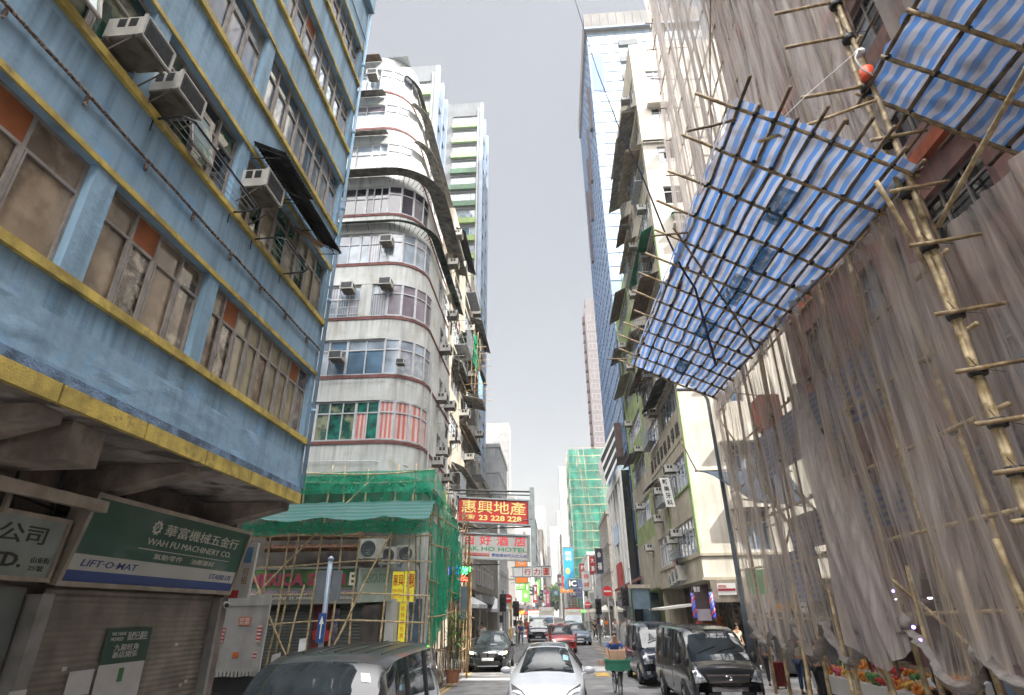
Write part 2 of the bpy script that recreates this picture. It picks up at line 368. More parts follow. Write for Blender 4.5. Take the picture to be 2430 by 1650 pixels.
tag(mc.build('drain_grating', M('cast_iron', (.06, .06, .06), .6, .6, bump=.3)), 'iron drain grating set in the road beside the cyclist', 'grating')
# ================================================================ blue building on the left
BLUE = M('blue_render', (.26, .41, .545), .75, var=.12, scale=1.1, stain=.8, stain_col=(.07, .13, .17), bump=.55, bscale=9, patch=.06, patch_col=(.20, .38, .57), drip=(5.9, 2.83, .55))
BLUEP = M('peeling_blue_render', (.255, .40, .535), .8, var=.12, scale=2.4, stain=.5, stain_col=(.08, .14, .19), bump=.6, bscale=5, patch=.12, patch_col=(.21, .37, .53))
YEL = M('yellow_trim', (.62, .47, .11), .65, var=.3, scale=3, stain=.5, stain_col=(.12, .09, .04), bump=.3, patch=.12, patch_col=(.28, .2, .06))
ORG = M('orange_board', (.33, .095, .02), .7, var=.3, scale=2.5, bump=.1)
SOFF = M('stained_soffit', (.42, .38, .35), .9, var=.3, scale=1.2, stain=.6, stain_col=(.08, .06, .05), bump=.3, patch=.3, patch_col=(.10, .085, .075))
bb = thing('blue_building', 'blue rendered block with yellow bands and long rows of windows, overhanging the near left pavement', 'building', (-5.5, 0, 0))
FB = Fr((-5.5, 0, 0), (0, 1, 0), (1, 0, 0))      # a = y, b = z
YA, YB, ZB, TOPB = -6., 12.1, 4.9, 20.6
fl = [(5.97, 7.53), (8.95, 10.45), (11.68, 13.3), (14.5, 16.05), (17.25, 18.65)]
bays = [(-5.5, -3.1), (-2.85, 1.2), (1.45, 5.08), (5.42, 7.6), (7.88, 11.92)]
holes = []
for k, (z0, z1) in enumerate(fl):
    for (a, b) in bays: holes.append((a, b, z0, z1))
mb = MB(); wall_mesh(mb, FB, YA, YB, ZB, TOPB, holes, .22)
wall_mesh(mb, Fr((-5.5, YB, 0), (-1, 0, 0), (0, 1, 0)), 0, 7, ZB, TOPB, [(1.5, 5, z0, z1) for z0, z1 in fl], .2)
mb.quad((-5.5, YA, TOPB), (-5.5, YB, TOPB), (-16, YB, TOPB), (-16, YA, TOPB)); mb.quad((-5.5, YA, ZB), (-12.5, YA, ZB), (-12.5, YA, TOPB), (-5.5, YA, TOPB))
mb.box(-5.52, -5.32, YA, YB+.02, TOPB, TOPB+.9)
mb.build('wall', BLUE, bb)
# broken skirt below the lowest sill
mb = MB(); rr_ = random.Random(3)
def skirt(u, v):
    y = YA+(YB-YA)*u; z = 4.86+.62*v; return (-5.5+.012+.02*max(0, mnoise.noise((y*1.7, z*5, 3)))*(v < .95)*(v > .05), y, z)
mb.grid(skirt, 150, 12); mb.build('peeling_render', BLUEP, bb, smooth=False)
# yellow bands
def yband(z0, z1, t, nm='yellow_band', gaps=0, y0=YA, y1=YB+.015):
    mb = MB(); y = y0
    while y < y1-.01:
        e = min(y1, y+(gaps or 99)); mb.ob(FB, y, e-(.035 if gaps and e < y1 else 0), z0, z1, .002, t); y = e
    return mb.build(nm, YEL, bb)
yband(4.56, 4.78, .07, 'yellow_edge_band', 1.45)
for z0, z1 in fl:
    yband(z0-.115, z0+.005, .07, 'yellow_sill'); yband(z1, z1+.085, .03, 'yellow_lintel')
mb = MB(); mb.box(-5.52, -5.44, YA, YB+.01, 4.78, 4.9); mb.build('weathered_edge', M('lilac_grey_edge', (.17, .26, .39), .9, var=.4, scale=4, bump=.6), bb)
# downpipe at the far corner
mb = MB(); mb.cyl((-5.42, YB-.02, 4.9), (-5.42, YB-.02, TOPB), .045, 8)
for z in (6.6, 9.5, 12.4, 15.2, 18): mb.cyl((-5.42, YB-.02, z), (-5.42, YB-.02, z+.09), .06, 8)
mb.build('downpipe', BLUE, bb, True)
# rusty service pipe with hooks along the wall
mb = MB(); pts = []
for i in range(70): y = YA+(YB-YA)*i/69; pts.append((-5.455, y, 8.17-.008*math.sin(i*.9)+.012*mnoise.noise((y, 0, 0))))
mb.tube(pts, .022, 6)
for i in range(16):
    y = YA+.5+i*1.12; mb.ob(FB, y, y+.03, 8.02, 8.17, .01, .05)
mb.build('rusted_pipe', M('rusted_pipe_paint', (.17, .12, .10), .9, var=.5, scale=14, bump=.8, patch=.4, patch_col=(.36, .30, .27)), bb)
mb = MB(); mb.tube([(-5.47, y, 19.25) for y in (YA, 0, 6, YB)], .015, 5); mb.tube([(-5.47, y, 10.98) for y in (8.6, 10, 11, YB)], .015, 5); mb.build('conduit', RUST, bb)
# windows
FMB = M('brushed_window_frame', (.33, .30, .28), .45, .3, var=.2, scale=6)
def bwin(k, j, cols, pal, tr=.3, boards=(), toppal=None, mull=None):
    z0, z1 = fl[k]; a0, a1 = bays[j]; o = window(bb, FB, a0, a1, z0, z1, cols, tr, .17, FMB, None, .045)
    xs = [a0+(a1-a0)*i/cols for i in range(cols+1)] if not isinstance(cols, (list, tuple)) else [a0+(a1-a0)*t for t in cols]
    zt = z1-(z1-z0)*tr; mats = list(pal)+[ORG]; pb = MB(); c = -.15; n = len(pal)
    tops = mull or [(i, i+1) for i in range(len(xs)-1)]
    for i in range(len(xs)-1):
        pb.quad(FB(xs[i], z0, c), FB(xs[i+1], z0, c), FB(xs[i+1], zt, c), FB(xs[i], zt, c), rg.randrange(n))
    for (p, q) in tops:
        pb.quad(FB(xs[p], zt, c), FB(xs[q], zt, c), FB(xs[q], z1, c), FB(xs[p], z1, c), n if p in boards else rg.randrange(n))
        if p in boards:
            bm = MB(); bm.ob(FB, xs[p]+.03, xs[q]-.02, zt+.02, z1-.03, c+.004, c+.03); bd = bm.build('board', ORG, o); bd['label'] = 'orange board filling a top light'
    pb.build('pane', mats[:n], o)
    fr = MB()
    for x in xs[1:-1]: fr.ob(FB, x-.055, x-.03, z0+.04, zt-.02, -.13, -.10); fr.ob(FB, x+.03, x+.055, z0+.04, zt-.02, -.13, -.10)
    for i in range(len(xs)-1): fr.ob(FB, xs[i]+.03, xs[i+1]-.03, z0+.045, z0+.075, -.13, -.10)
    fr.build('sash', FMB, o)
    return o
GLT2 = M('brown_curtained_glass', (.24, .17, .115), .12, var=.45, scale=2.6, coat=.8, patch=.2, patch_col=(.36, .29, .20)); GLT3 = M('papered_glass', (.38, .30, .21), .35, var=.2, scale=.9, coat=.15, patch=.3, patch_col=(.30, .22, .15)); GLT4 = M('dim_room_glass', (.15, .12, .09), .05, var=.7, scale=3.2, coat=1, patch=.35, patch_col=(.34, .29, .22))
TAN = [GLT, GLT2, GLT3, GLT4, GLT]; CRM = [GLTL, GLTL, GLT2, GLT4]
bwin(0, 0, 4, TAN); bwin(0, 1, 6, TAN, boards=(2,)); bwin(0, 2, [0, .2, .4, .6, .78, 1], TAN, boards=(3,))
bwin(0, 3, [0, .27, .5, .76, 1], TAN, boards=(1,)); bwin(0, 4, 9, CRM, boards=(1, 7), mull=[(0, 1), (1, 2), (2, 3), (3, 5), (5, 7), (7, 8), (8, 9)])
GRN = [GLG, GLG, GLD]; RFL = M('sky_glass', (.20, .27, .37), .04, var=.3, scale=.6, coat=1, spec=1, patch=.25, patch_col=(.30, .30, .26)); SKG = [RFL, RFL, RFL, GLB]
for j in range(4): bwin(1, j, (4, 6, 5, 4)[j], GRN, .32)
bwin(1, 4, [0, .12, .24, .36, .5, .63, .76, .88, 1], [GLTL, GLTL, GLG], .3)
for j in range(5): bwin(2, j, (4, 6, 6, 4, 8)[j], SKG, .32)
for k in (3, 4):
    for j in range(5): bwin(k, j, (4, 6, 6, 4, 8)[j], SKG, .32, boards=(2,) if j in (3,) or (j == 4) else ())
# pushed-out sashes
def out_sash(y0, y1, z0, z1, ang, glass, lab):
    d = math.sin(R(ang))*(z1-z0); zz = z0+(z1-z0)*(1-math.cos(R(ang))); mb = MB(); F = Fr((-5.66, 0, 0), (0, 1, 0), (1, 0, 0))
    p = [F(y0, z1, .1), F(y1, z1, .1), F(y1, zz, .1+d), F(y0, zz, .1+d)]
    mb.quad(p[0], p[1], p[2], p[3], 1)
    for a, b in ((0, 1), (1, 2), (2, 3), (3, 0)): mb.cyl(p[a], p[b], .028, 4, 0)
    o = mb.build('open_sash', [FMB, glass], bb); o['label'] = lab
out_sash(5.5, 6.05, 9.3, 10.0, 12, GLG, 'green glass sash pushed open below an air conditioner'); out_sash(6.2, 6.75, 9.0, 9.95, 14, GLG, 'green glass sash pushed open over the clothes rail'); out_sash(3.6, 4.2, 9.0, 9.95, 16, GLG, 'green glass sash pushed wide open')
# corrugated awnings over the second row of windows
COR = M('corroded_sheet', (.03, .03, .032), .75, .3, var=.4, scale=6, bump=.3)
def corr_awning(parent, F, a0, a1, b_in, b_out, c_out, mat, n=None, amp=.022, name='awning', c_in=.02, wav=.09, ribs=0, label=None):
    mb = MB(); n = n or max(8, int((a1-a0)/wav*4))
    def fn(u, v):
        s = amp*math.sin(2*math.pi*(a0+(a1-a0)*u)/wav); return F(a0+(a1-a0)*u, b_in+(b_out-b_in)*v+s, c_in+(c_out-c_in)*v)
    mb.grid(fn, n, 1)
    def fn2(u, v): p = fn(u, 1-v); return p-F.v*.012
    mb.grid(fn2, n, 1)
    k = ribs or max(2, int((a1-a0)/.9)+1)
    for i in range(k):
        a = a0+.05+(a1-a0-.1)*i/(k-1); mb.cyl(F(a, b_in-.05, c_in), F(a, b_out-.05, c_out-.02), .014, 4); mb.cyl(F(a, b_in-.38, c_in), F(a, b_out-.06, c_out*.85), .011, 4)
    for t in (.15, .55, .95): mb.cyl(F(a0, b_in+(b_out-b_in)*t-.035, c_in+(c_out-c_in)*t), F(a1, b_in+(b_out-b_in)*t-.035, c_in+(c_out-c_in)*t), .013, 4)
    o = mb.build(name, mat, parent)
    if label: o['label'] = label
    return o
corr_awning(bb, FB, 7.85, 9.15, 10.68, 10.32, .72, COR, label='black corrugated awning, sagging')
corr_awning(bb, FB, 9.2, 11.2, 10.72, 10.36, .62, COR, label='black corrugated awning over the cream windows')
# soffit, beams and recessed ground floor wall
mb = MB(); mb.box(-12, -5.53, YA, YB, 4.57, 4.86); mb.build('soffit', SOFF, bb)
BEAM = M('flaking_beam', (.36, .30, .25), .9, var=.35, scale=1.8, stain=.5, bump=.5, patch=.35, patch_col=(.20, .17, .15))
for y in (-3, 1.2, 5.55, 8.35, 11.7):
    mb = MB(); F = Fr((0, y, 0), (1, 0, 0), (0, -1, 0)); pts = [F(-7.9, 3.95), F(-7.9, 4.56), F(-5.65, 4.56), F(-5.65, 4.42), F(-6.6, 4.2)]; mb.ext(pts, (0, .38, 0)); mb.build('beam', BEAM, bb)
SHW = M('grimy_shop_wall', (.24, .20, .175), .9, var=.35, scale=1.5, stain=.6, bump=.4, patch=.35, patch_col=(.13, .10, .09))
mb = MB(); mb.box(-8.2, -7.32, YA, 8.22, 0.12, 4.57); mb.box(-8.2, -7.32, 8.22, 12.6, 2.72, 4.57); mb.box(-16, -8.22, YA, 12.55, .12, 4.57); mb.box(-8.2, -7.02, 12.62, 12.82, .12, 4.57); mb.build('shop_wall', SHW, bb)
mb = MB(); mb.box(-7.31, -7.02, 7.98, 8.2, .12, 2.7); mb.build('steel_door_post', M('dull_steel_post', (.28, .27, .26), .5, .3, var=.25), bb); mb = MB(); mb.box(-7.31, -7.02, 12.52, 12.62, .12, 2.75); mb.build('steel_door_post', M('dull_steel_post', (.19, .18, .17), .5, .5, var=.25), bb)
# roller shutter
SHUT = M('roller_shutter_brown', (.23, .20, .165), .5, .2, var=.3, scale=2, stain=.6)
def shutter(parent, F, a0, a1, b0, b1, mat, pitch=.085, name='roller_shutter', label=None, amp=.022):
    mb = MB(); n = int((b1-b0)/pitch*5)
    mb.grid(lambda u, v: F(a0+(a1-a0)*v, b0+(b1-b0)*u, amp*abs(math.sin(math.pi*(b0+(b1-b0)*u)/pitch))), n, 1)
    o = mb.build(name, mat, parent, True)
    if label: o['label'] = label
    return o
FS = Fr((-7.2, 0, 0), (0, 1, 0), (1, 0, 0))
shutter(bb, FS, 8.2, 12.52, .13, 2.8, SHUT)
for a_, b_ in ((11.9, 1.2), (11.75, .85), (12.05, 1.25), (11.5, 1.9), (8.9, 1.7)): mb = MB(); mb.ob(FS, a_, a_+.09, b_, b_+.05, .024, .03); mb.build('sticker', M('sticker_paper', (.5, .5, .42), .7, var=.2), bb)
mb = MB(); mb.ob(FS, 4.9, 7.9, .5, 2.78, -.03, 0); mb.build('grey_shop_board', M('pale_green_board', (.17, .19, .18), .6, var=.2, scale=1), bb)
# louvred vent and conduits on the shop wall
FV = Fr((-7.31, 0, 0), (0, 1, 0), (1, 0, 0)); mb = MB()
mb.ob(FV, 8.78, 9.3, 4.02, 4.5, .0, .03); 
for i in range(5): mb.ob(FV, 8.8, 9.28, 4.06+i*.085, 4.10+i*.085, .03, .07)
for x in (8.76, 9.02, 9.28): mb.ob(FV, x, x+.035, 4.02, 4.5, .03, .075)
mb.build('louvre_vent', RUST, bb)
mb = MB(); mb.tube([(-7.24, 5+i*.52, 3.86+.12*math.sin(i*.52)-.01*i) for i in range(15)], .02, 6)
mb.tube([(-7.26, 5.5, 4.5), (-7.24, 5.52, 4.1), (-7.25, 6.2, 3.98), (-7.24, 7.4, 4.02), (-7.22, 8.1, 3.93)], .03, 6); mb.tube([(-7.25, 7.2, 4.55), (-7.25, 7.25, 3.5)], .02, 6); mb.tube([(-7.25, 7.95, 4.55), (-7.25, 8.0, 3.4)], .035, 6)
mb.build('cable', BLK, bb)
mb = MB(); mb.box(-6.95, -5.75, 6.2, 6.75, 4.1, 4.56); mb.build('ceiling_duct', BEAM, bb)

# ---- air conditioners: one of each kind, then copies
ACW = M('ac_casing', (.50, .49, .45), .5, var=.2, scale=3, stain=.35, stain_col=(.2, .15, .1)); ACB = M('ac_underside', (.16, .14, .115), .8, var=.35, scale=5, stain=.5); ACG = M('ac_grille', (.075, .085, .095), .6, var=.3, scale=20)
def make_ac():
    """window unit, mouth at the wall, sticking out along +X of its own frame"""
    t = thing('air_conditioner', 'window air conditioner', 'air conditioner')
    b = MB(); b.box(0, .62, -.33, .33, .03, .43); b.box(.58, .64, -.34, .34, .02, .05); b.box(.58, .64, -.34, .34, .42, .45); b.box(.58, .64, -.35, -.31, .02, .45); b.box(.58, .64, .31, .35, .02, .45); b.build('casing', ACW, t)
    g = MB(); g.box(.62, .635, -.29, .29, .07, .40)
    for i in range(9): g.box(.635, .642, -.28, .28, .09+i*.034, .098+i*.034)
    g.build('coil_grille', ACG, t)
    s = MB()
    for sgn in (-1, 1):
        y0, y1 = sorted((sgn*.331, sgn*.336))
        for x0 in (.18, .36): s.box(x0, x0+.13, y0, y1, .22, .40)
    for x0 in (.2, .36): 
        for y in (-.22, .02): s.box(x0, x0+.13, y, y+.2, .43, .434)
    s.build('side_vent', BLK, t)
    u = MB(); u.box(-.05, .60, -.30, .30, 0, .028); u.box(.05, .09, -.36, .36, -.03, 0); u.box(.5, .54, -.36, .36, -.03, 0); u.cyl((.52, -.33, -.015), (0, -.33, -.4), .014, 5); u.cyl((.52, .33, -.015), (0, .33, -.4), .014, 5); u.build('support', ACB, t)
    return t
AC0 = make_ac(); ACT = snap(AC0); _acn = [0]
def put_ac(F, a, b, label, group, s=1., c=0.):
    """hang a unit on facade frame F with its mouth at (a, b)"""
    p = F(a, b, c); rz = math.atan2(F.n.y, F.n.x)
    if _acn[0] == 0:
        AC0.location = p; AC0.rotation_euler = (0, 0, rz); AC0['label'] = label; AC0['group'] = group; AC0.scale = (s,)*3
    else: dup(ACT, p, rz, label, None, group, s)
    _acn[0] += 1
GA = 'air conditioners on the blue building'
put_ac(FB, 4.85, 9.2, 'weathered window air conditioner with rusty underside, nearest and highest on the blue building', GA, .86, -.1)
put_ac(FB, 5.65, 9.15, 'weathered window air conditioner above the open green sash of the blue building', GA, .86, -.1)
put_ac(FB, 8.1, 9.5, 'white window air conditioner under the black corrugated awning', GA, .95, -.1)
# ---- clothes rails
def rail(y0, y1, z, d, label, n=5):
    t = thing('clothes_rail', label, 'clothes rail', (-5.5, y0, z), 0, 'clothes rails on the blue building'); f = MB()
    f.tube([(-5.5, y0, z), (-5.5+d*.8, y0, z+.02), (-5.5+d, y0+.1, z+.02), (-5.5+d, y1-.1, z+.02), (-5.5+d*.8, y1, z+.02), (-5.5, y1, z)], .018, 6)
    f.cyl((-5.5, y0, z+.01), (-5.5, y0, z-.22), .014, 5); f.cyl((-5.5, y1, z+.01), (-5.5, y1, z-.22), .014, 5); f.build('bracket', M('dark_rail_paint', (.045, .05, .055), .5, .5, var=.3), t)
    for i in range(n):
        x = -5.5+.12+(d-.16)*i/(n-1); g = MB(); g.cyl((x, y0+.01, z+.02), (x, y1-.01, z+.02), .006, 4); g.build('wire', STEEL, t)
rail(5.6, 7.7, 8.86, .55, 'dark empty clothes rail below the green windows of the blue building'); rail(8.5, 9.72, 8.86, .62, 'dark empty clothes rail below the cream windows of the blue building')
mb = MB(); mb.tube([(-5.5, 9.9, 10.2), (-5.1, 10.3, 10.05), (-5.05, 10.45, 10.05)], .05, 8); tag(mb.build('exhaust_pipe', M('brown_pipe', (.24, .16, .11), .7), None, True), 'short brown exhaust pipe poking from the cream windows', 'pipe')

# ---- shop signs under the soffit
def sign_box(name, label, corners, thick, fmat, cat='sign', fwid=.07):
    """lit-box sign; corners TL, TR, BR, BL in world space; returns thing and frame (origin at BL)"""
    TL, TR, BR, BL = [Vector(c) for c in corners]; u = (BR-BL).normalized(); v = (TL-BL).normalized(); n = u.cross(v).normalized(); F = Fr(BL, u, n, v)
    t = thing(name, label, cat, BL); W_, H_ = (BR-BL).length, (TL-BL).length
    b = MB(); b.ob(F, 0, W_, 0, H_, -thick, -.01); b.ob(F, -fwid, 0, -fwid, H_+fwid, -thick, .03); b.ob(F, W_, W_+fwid, -fwid, H_+fwid, -thick, .03); b.ob(F, 0, W_, -fwid, 0, -thick, .03); b.ob(F, 0, W_, H_, H_+fwid, -thick, .03); b.build('frame', fmat, t)
    return t, F, W_, H_
SFR = M('sign_frame_metal', (.40, .34, .28), .45, .4, var=.2, scale=3, stain=.3)
CREAM = M('cream_letters', (.60, .58, .50), .6, var=.05); SGREEN = M('sign_green', (.005, .075, .04), .35, var=.12, coat=.3)
t, F, W_, H_ = sign_box('shop_sign', 'big dark green shop sign with cream Chinese characters and English name over the brown shutter', [(-6.72, 8.12, 4.02), (-6.72, 12.38, 4.02), (-6.98, 12.7, 2.88), (-6.98, 8.15, 2.88)], .3, SFR)
b = MB(); b.ob(F, 0, W_, .32*H_, H_, -.01, .004); b.build('green_panel', SGREEN, t)
b = MB(); b.ob(F, 0, W_, .13*H_, .32*H_, -.01, .004); b.build('cream_panel', M('sign_cream', (.50, .50, .46), .5, var=.06), t)
b = MB(); b.ob(F, 0, W_, 0, .13*H_, -.01, .004); b.build('blue_panel', M('sign_blue', (.01, .045, .22), .4, var=.08), t)
text(t, '華富機械五金行', F, .385*W_, .93*W_, .70*H_, .87*H_, CREAM, bold=.003)
text(t, 'WAH FU MACHINERY CO.', F, .31*W_, .90*W_, .55*H_, .64*H_, CREAM)
b = MB(); b.ob(F, .28*W_, .9*W_, .48*H_, .49*H_, .004, .01); b.build('line', CREAM, t)
text(t, '氣動零件', F, .38*W_, .56*W_, .365*H_, .445*H_, CREAM); text(t, '油壓器材', F, .62*W_, .79*W_, .365*H_, .445*H_, CREAM)
SBL = M('sign_blue_letters', (.015, .04, .19), .5, var=0)
text(t, 'LIFT·O·MAT', F, .05*W_, .32*W_, .18*H_, .265*H_, SBL, bold=.004, shear=.15); text(t, 'STABILUS', F, .79*W_, .97*W_, .175*H_, .255*H_, SBL, bold=.004, shear=.15)
b = MB(); gc = F(.335*W_, .79*H_, .006)
pts = []
for i in range(40):
    a = 2*math.pi*i/40; r_ = .125 if (i % 4) in (0, 1) else .098; pts.append(gc+F.u*math.cos(a)*r_+F.v*math.sin(a)*r_)
hp = [gc+F.u*math.cos(2*math.pi*i/40)*.062+F.v*math.sin(2*math.pi*i/40)*.062 for i in range(40)]
for i in range(40): b.quad(pts[i], pts[(i+1) % 40], hp[(i+1) % 40], hp[i])
b.build('gear_emblem', CREAM, t); text(t, 'F', F, .325*W_, .348*W_, .755*H_, .825*H_, CREAM, shear=.2)
t, F, W_, H_ = sign_box('shop_sign', 'weathered grey-green shop sign with black lettering and street number at the left photo edge', [(-6.95, 4.2, 3.62), (-6.95, 7.95, 3.62), (-7.02, 7.95, 2.9), (-7.02, 4.2, 2.9)], .25, SFR, fwid=.055)
b = MB(); b.ob(F, 0, W_, 0, H_, -.01, .004); b.build('panel', M('sign_grey_green', (.27, .31, .28), .5, var=.15, scale=2, stain=.3), t)
text(t, '華益五金有限公司', F, .1*W_, .93*W_, .55*H_, .88*H_, BLK, bold=.01); text(t, 'CO., LTD.', F, .5*W_, .87*W_, .10*H_, .38*H_, BLK, bold=.03)
text(t, '山東街', F, .905*W_, .985*W_, .24*H_, .34*H_, BLK); text(t, '25號', F, .905*W_, .97*W_, .10*H_, .2*H_, BLK)
mb = MB(); mb.box(-6.95, -6.6, 4.2, 8.2, 3.9, 3.96); mb.box(-6.9, -6.85, 6.8, 6.86, 3.6, 3.9); mb.box(-6.7, -6.6, 4.2, 8.2, 3.80, 3.90); tag(mb.build('sign_lamp', SFR), 'dusty strip lamp rail above the grey-green shop sign', 'lamp')
# posters on the shutter
PAP = M('poster_paper', (.50, .49, .48), .8, var=.1, scale=4); PGR = M('poster_green', (.015, .06, .04), .6, var=.1)
FP = Fr((-7.165, 0, 0), (0, 1, 0), (1, 0, 0))
t = thing('poster', 'tall removal notice with dark green heading taped on the brown shutter', 'poster', FP(10, 1.0)); b = MB(); b.ob(FP, 9.62, 10.7, .7, 2.22, 0, .008); b.build('paper', PAP, t)
b = MB(); b.ob(FP, 9.61, 10.71, 1.72, 2.23, .008, .012); b.build('heading_panel', PGR, t); text(t, 'WE HAVE\nMOVED!', FP, 9.72, 10.06, 2.05, 2.18, PAP, c=.014); text(t, '我們已遷往', FP, 10.1, 10.6, 2.05, 2.18, PAP, c=.014); text(t, '九龍旺角\n新店開張', FP, 9.85, 10.45, 1.80, 2.0, PAP, c=.014)
b = MB(); b.ob(FP, 10.1, 10.22, 1.45, 1.65, .008, .012); b.ob(FP, 10.0, 10.14, .82, 1.04, .008, .012); b.build('green_mark', M('leaf_green_print', (.04, .17, .05), .6), t)
t = thing('notice', 'small handwritten white notice taped beside the removal poster', 'notice', FP(9.2, 1.3)); b = MB(); b.ob(FP, 9.05, 9.55, 1.35, 1.68, 0, .006); b.build('paper', PAP, t)
t = thing('notice', 'long white printed notice on the steel post left of the brown shutter', 'notice', (-7.0, 8.1, .9)); FQ = Fr((-7.015, 0, 0), (0, 1, 0), (1, 0, 0)); b = MB(); b.ob(FQ, 7.93, 8.2, .9, 1.55, 0, .006); b.build('paper', PAP, t); text(t, '通告\nNOTICE', FQ, 7.96, 8.17, 1.38, 1.5, BLK, c=.008)
# ================================================================ white curved-corner building
WHR = M('weathered_white_render', (.50, .52, .505), .85, var=.14, scale=.9, stain=.6, stain_col=(.17, .165, .145), bump=.3, bscale=12, patch=.08, patch_col=(.38, .37, .33), drip=(8.5, 2.75, .6))
MAR = M('maroon_trim', (.17, .055, .05), .8, var=.3, scale=4, stain=.4)
SHADE_G = M('green_painted_soffit', (.01, .10, .065), .8, var=.4, scale=1.5, bump=.3)
WFR = M('white_window_frame', (.46, .47, .49), .5, var=.15, scale=4, stain=.3)
cb = thing('curved_building', 'off-white residential block with rounded corner, ribbon windows and maroon sill lines', 'building', (-6.8, 22.6, 0))
CF_Y = 21.0; CR_ = 1.6
SILL = [8.55, 11.3, 14.0, 16.75, 19.5, 22.25, 25.0, 27.65]; LINT = [s+1.6 for s in SILL]; SET = [0, 0, .08, .25, .5, .8, 1.15, 1.6]
XS0 = -5.15
def cpath(k, off=0, yend=27.6, xl=-13, na=8):
    """plan of floor k's outline, front from the left, round the corner, along the street"""
    xs = XS0-SET[k]; c = (xs-CR_, CF_Y+CR_); pts = [(xl, CF_Y-off)]
    for i in range(na+1):
        t = -math.pi/2+math.pi/2*i/na; pts.append((c[0]+(CR_+off)*math.cos(t), c[1]+(CR_+off)*math.sin(t)))
    pts.append((xs+off, yend)); return pts
def ribbon(mb, path, z0, z1, m=0, under=None, upper=None, back=1.2):
    for i in range(len(path)-1):
        (x0, y0), (x1, y1) = path[i], path[i+1]; mb.quad((x0, y0, z0), (x1, y1, z0), (x1, y1, z1), (x0, y0, z1), m)
def slab(mb, p_out, p_in, z0, z1, m=0):
    for i in range(len(p_out)-1):
        a, b = p_out[i], p_out[i+1]; c, d = p_in[i+1], p_in[i]
        mb.hexa([(a[0], a[1], z0), (b[0], b[1], z0), (c[0], c[1], z0), (d[0], d[1], z0), (a[0], a[1], z1), (b[0], b[1], z1), (c[0], c[1], z1), (d[0], d[1], z1)], m)
mb = MB(); mt = MB(); 
for k in range(8):
    zlo = 7.15 if k == 0 else LINT[k-1]; p = cpath(k); ribbon(mb, p, zlo, SILL[k])
    slab(mb, cpath(k), cpath(k, -.3), zlo, zlo+.02); slab(mb, cpath(k), cpath(k, -.3), SILL[k]-.02, SILL[k]+.003)
    slab(mt, cpath(k, .035), cpath(k, .001), SILL[k]-.16, SILL[k]-.04)
    # side wall behind the ribbon glazing, lit by the sun
    xs = XS0-SET[k]; wall_mesh(mb, Fr((xs, 0, 0), (0, 1, 0), (1, 0, 0)), CF_Y+CR_+.01, 27.6, SILL[k], LINT[k], [(24.7, 25.6, SILL[k]+.15, LINT[k]-.3), (26.1, 27.2, SILL[k]+.15, LINT[k]-.3)], .15)
    mb.quad((xs, 27.6, zlo), (xs-8, 27.6, zlo), (xs-8, 27.6, LINT[k]), (xs, 27.6, LINT[k]))
ribbon(mb, cpath(7), LINT[7], LINT[7]+.9)
if True:   # wall piece between the two windows of the third floor
    F = Fr((0, CF_Y, 0), (1, 0, 0), (0, -1, 0)); mb.quad(F(-8.05, 14.0), F(-7.55, 14.0), F(-7.55, 15.6), F(-8.05, 15.6)); mb.quad(F(-13, 14), F(-9.6, 14), F(-9.6, 15.6), F(-13, 15.6))
mb.quad((-13, 21, LINT[7]+.9), (-7, 21, LINT[7]+.9), (-7, 27.6, LINT[7]+.9), (-13, 27.6, LINT[7]+.9))
mb.box(-13, -5.5, 24, 27.5, .1, 7.1)
mb.build('wall', WHR, cb); mt.build('maroon_sill_line', MAR, cb)
mb = MB(); slab(mb, cpath(0, .02), cpath(0, -.02), 7.02, 7.16); p = cpath(0, -.01); 
for i in range(len(p)-1): mb.quad((p[i][0], p[i][1], 7.1), (p[i+1][0], p[i+1][1], 7.1), (p[i+1][0]-.5, 25, 7.1), (p[i][0], 25, 7.1))
mb.build('green_soffit', SHADE_G, cb)
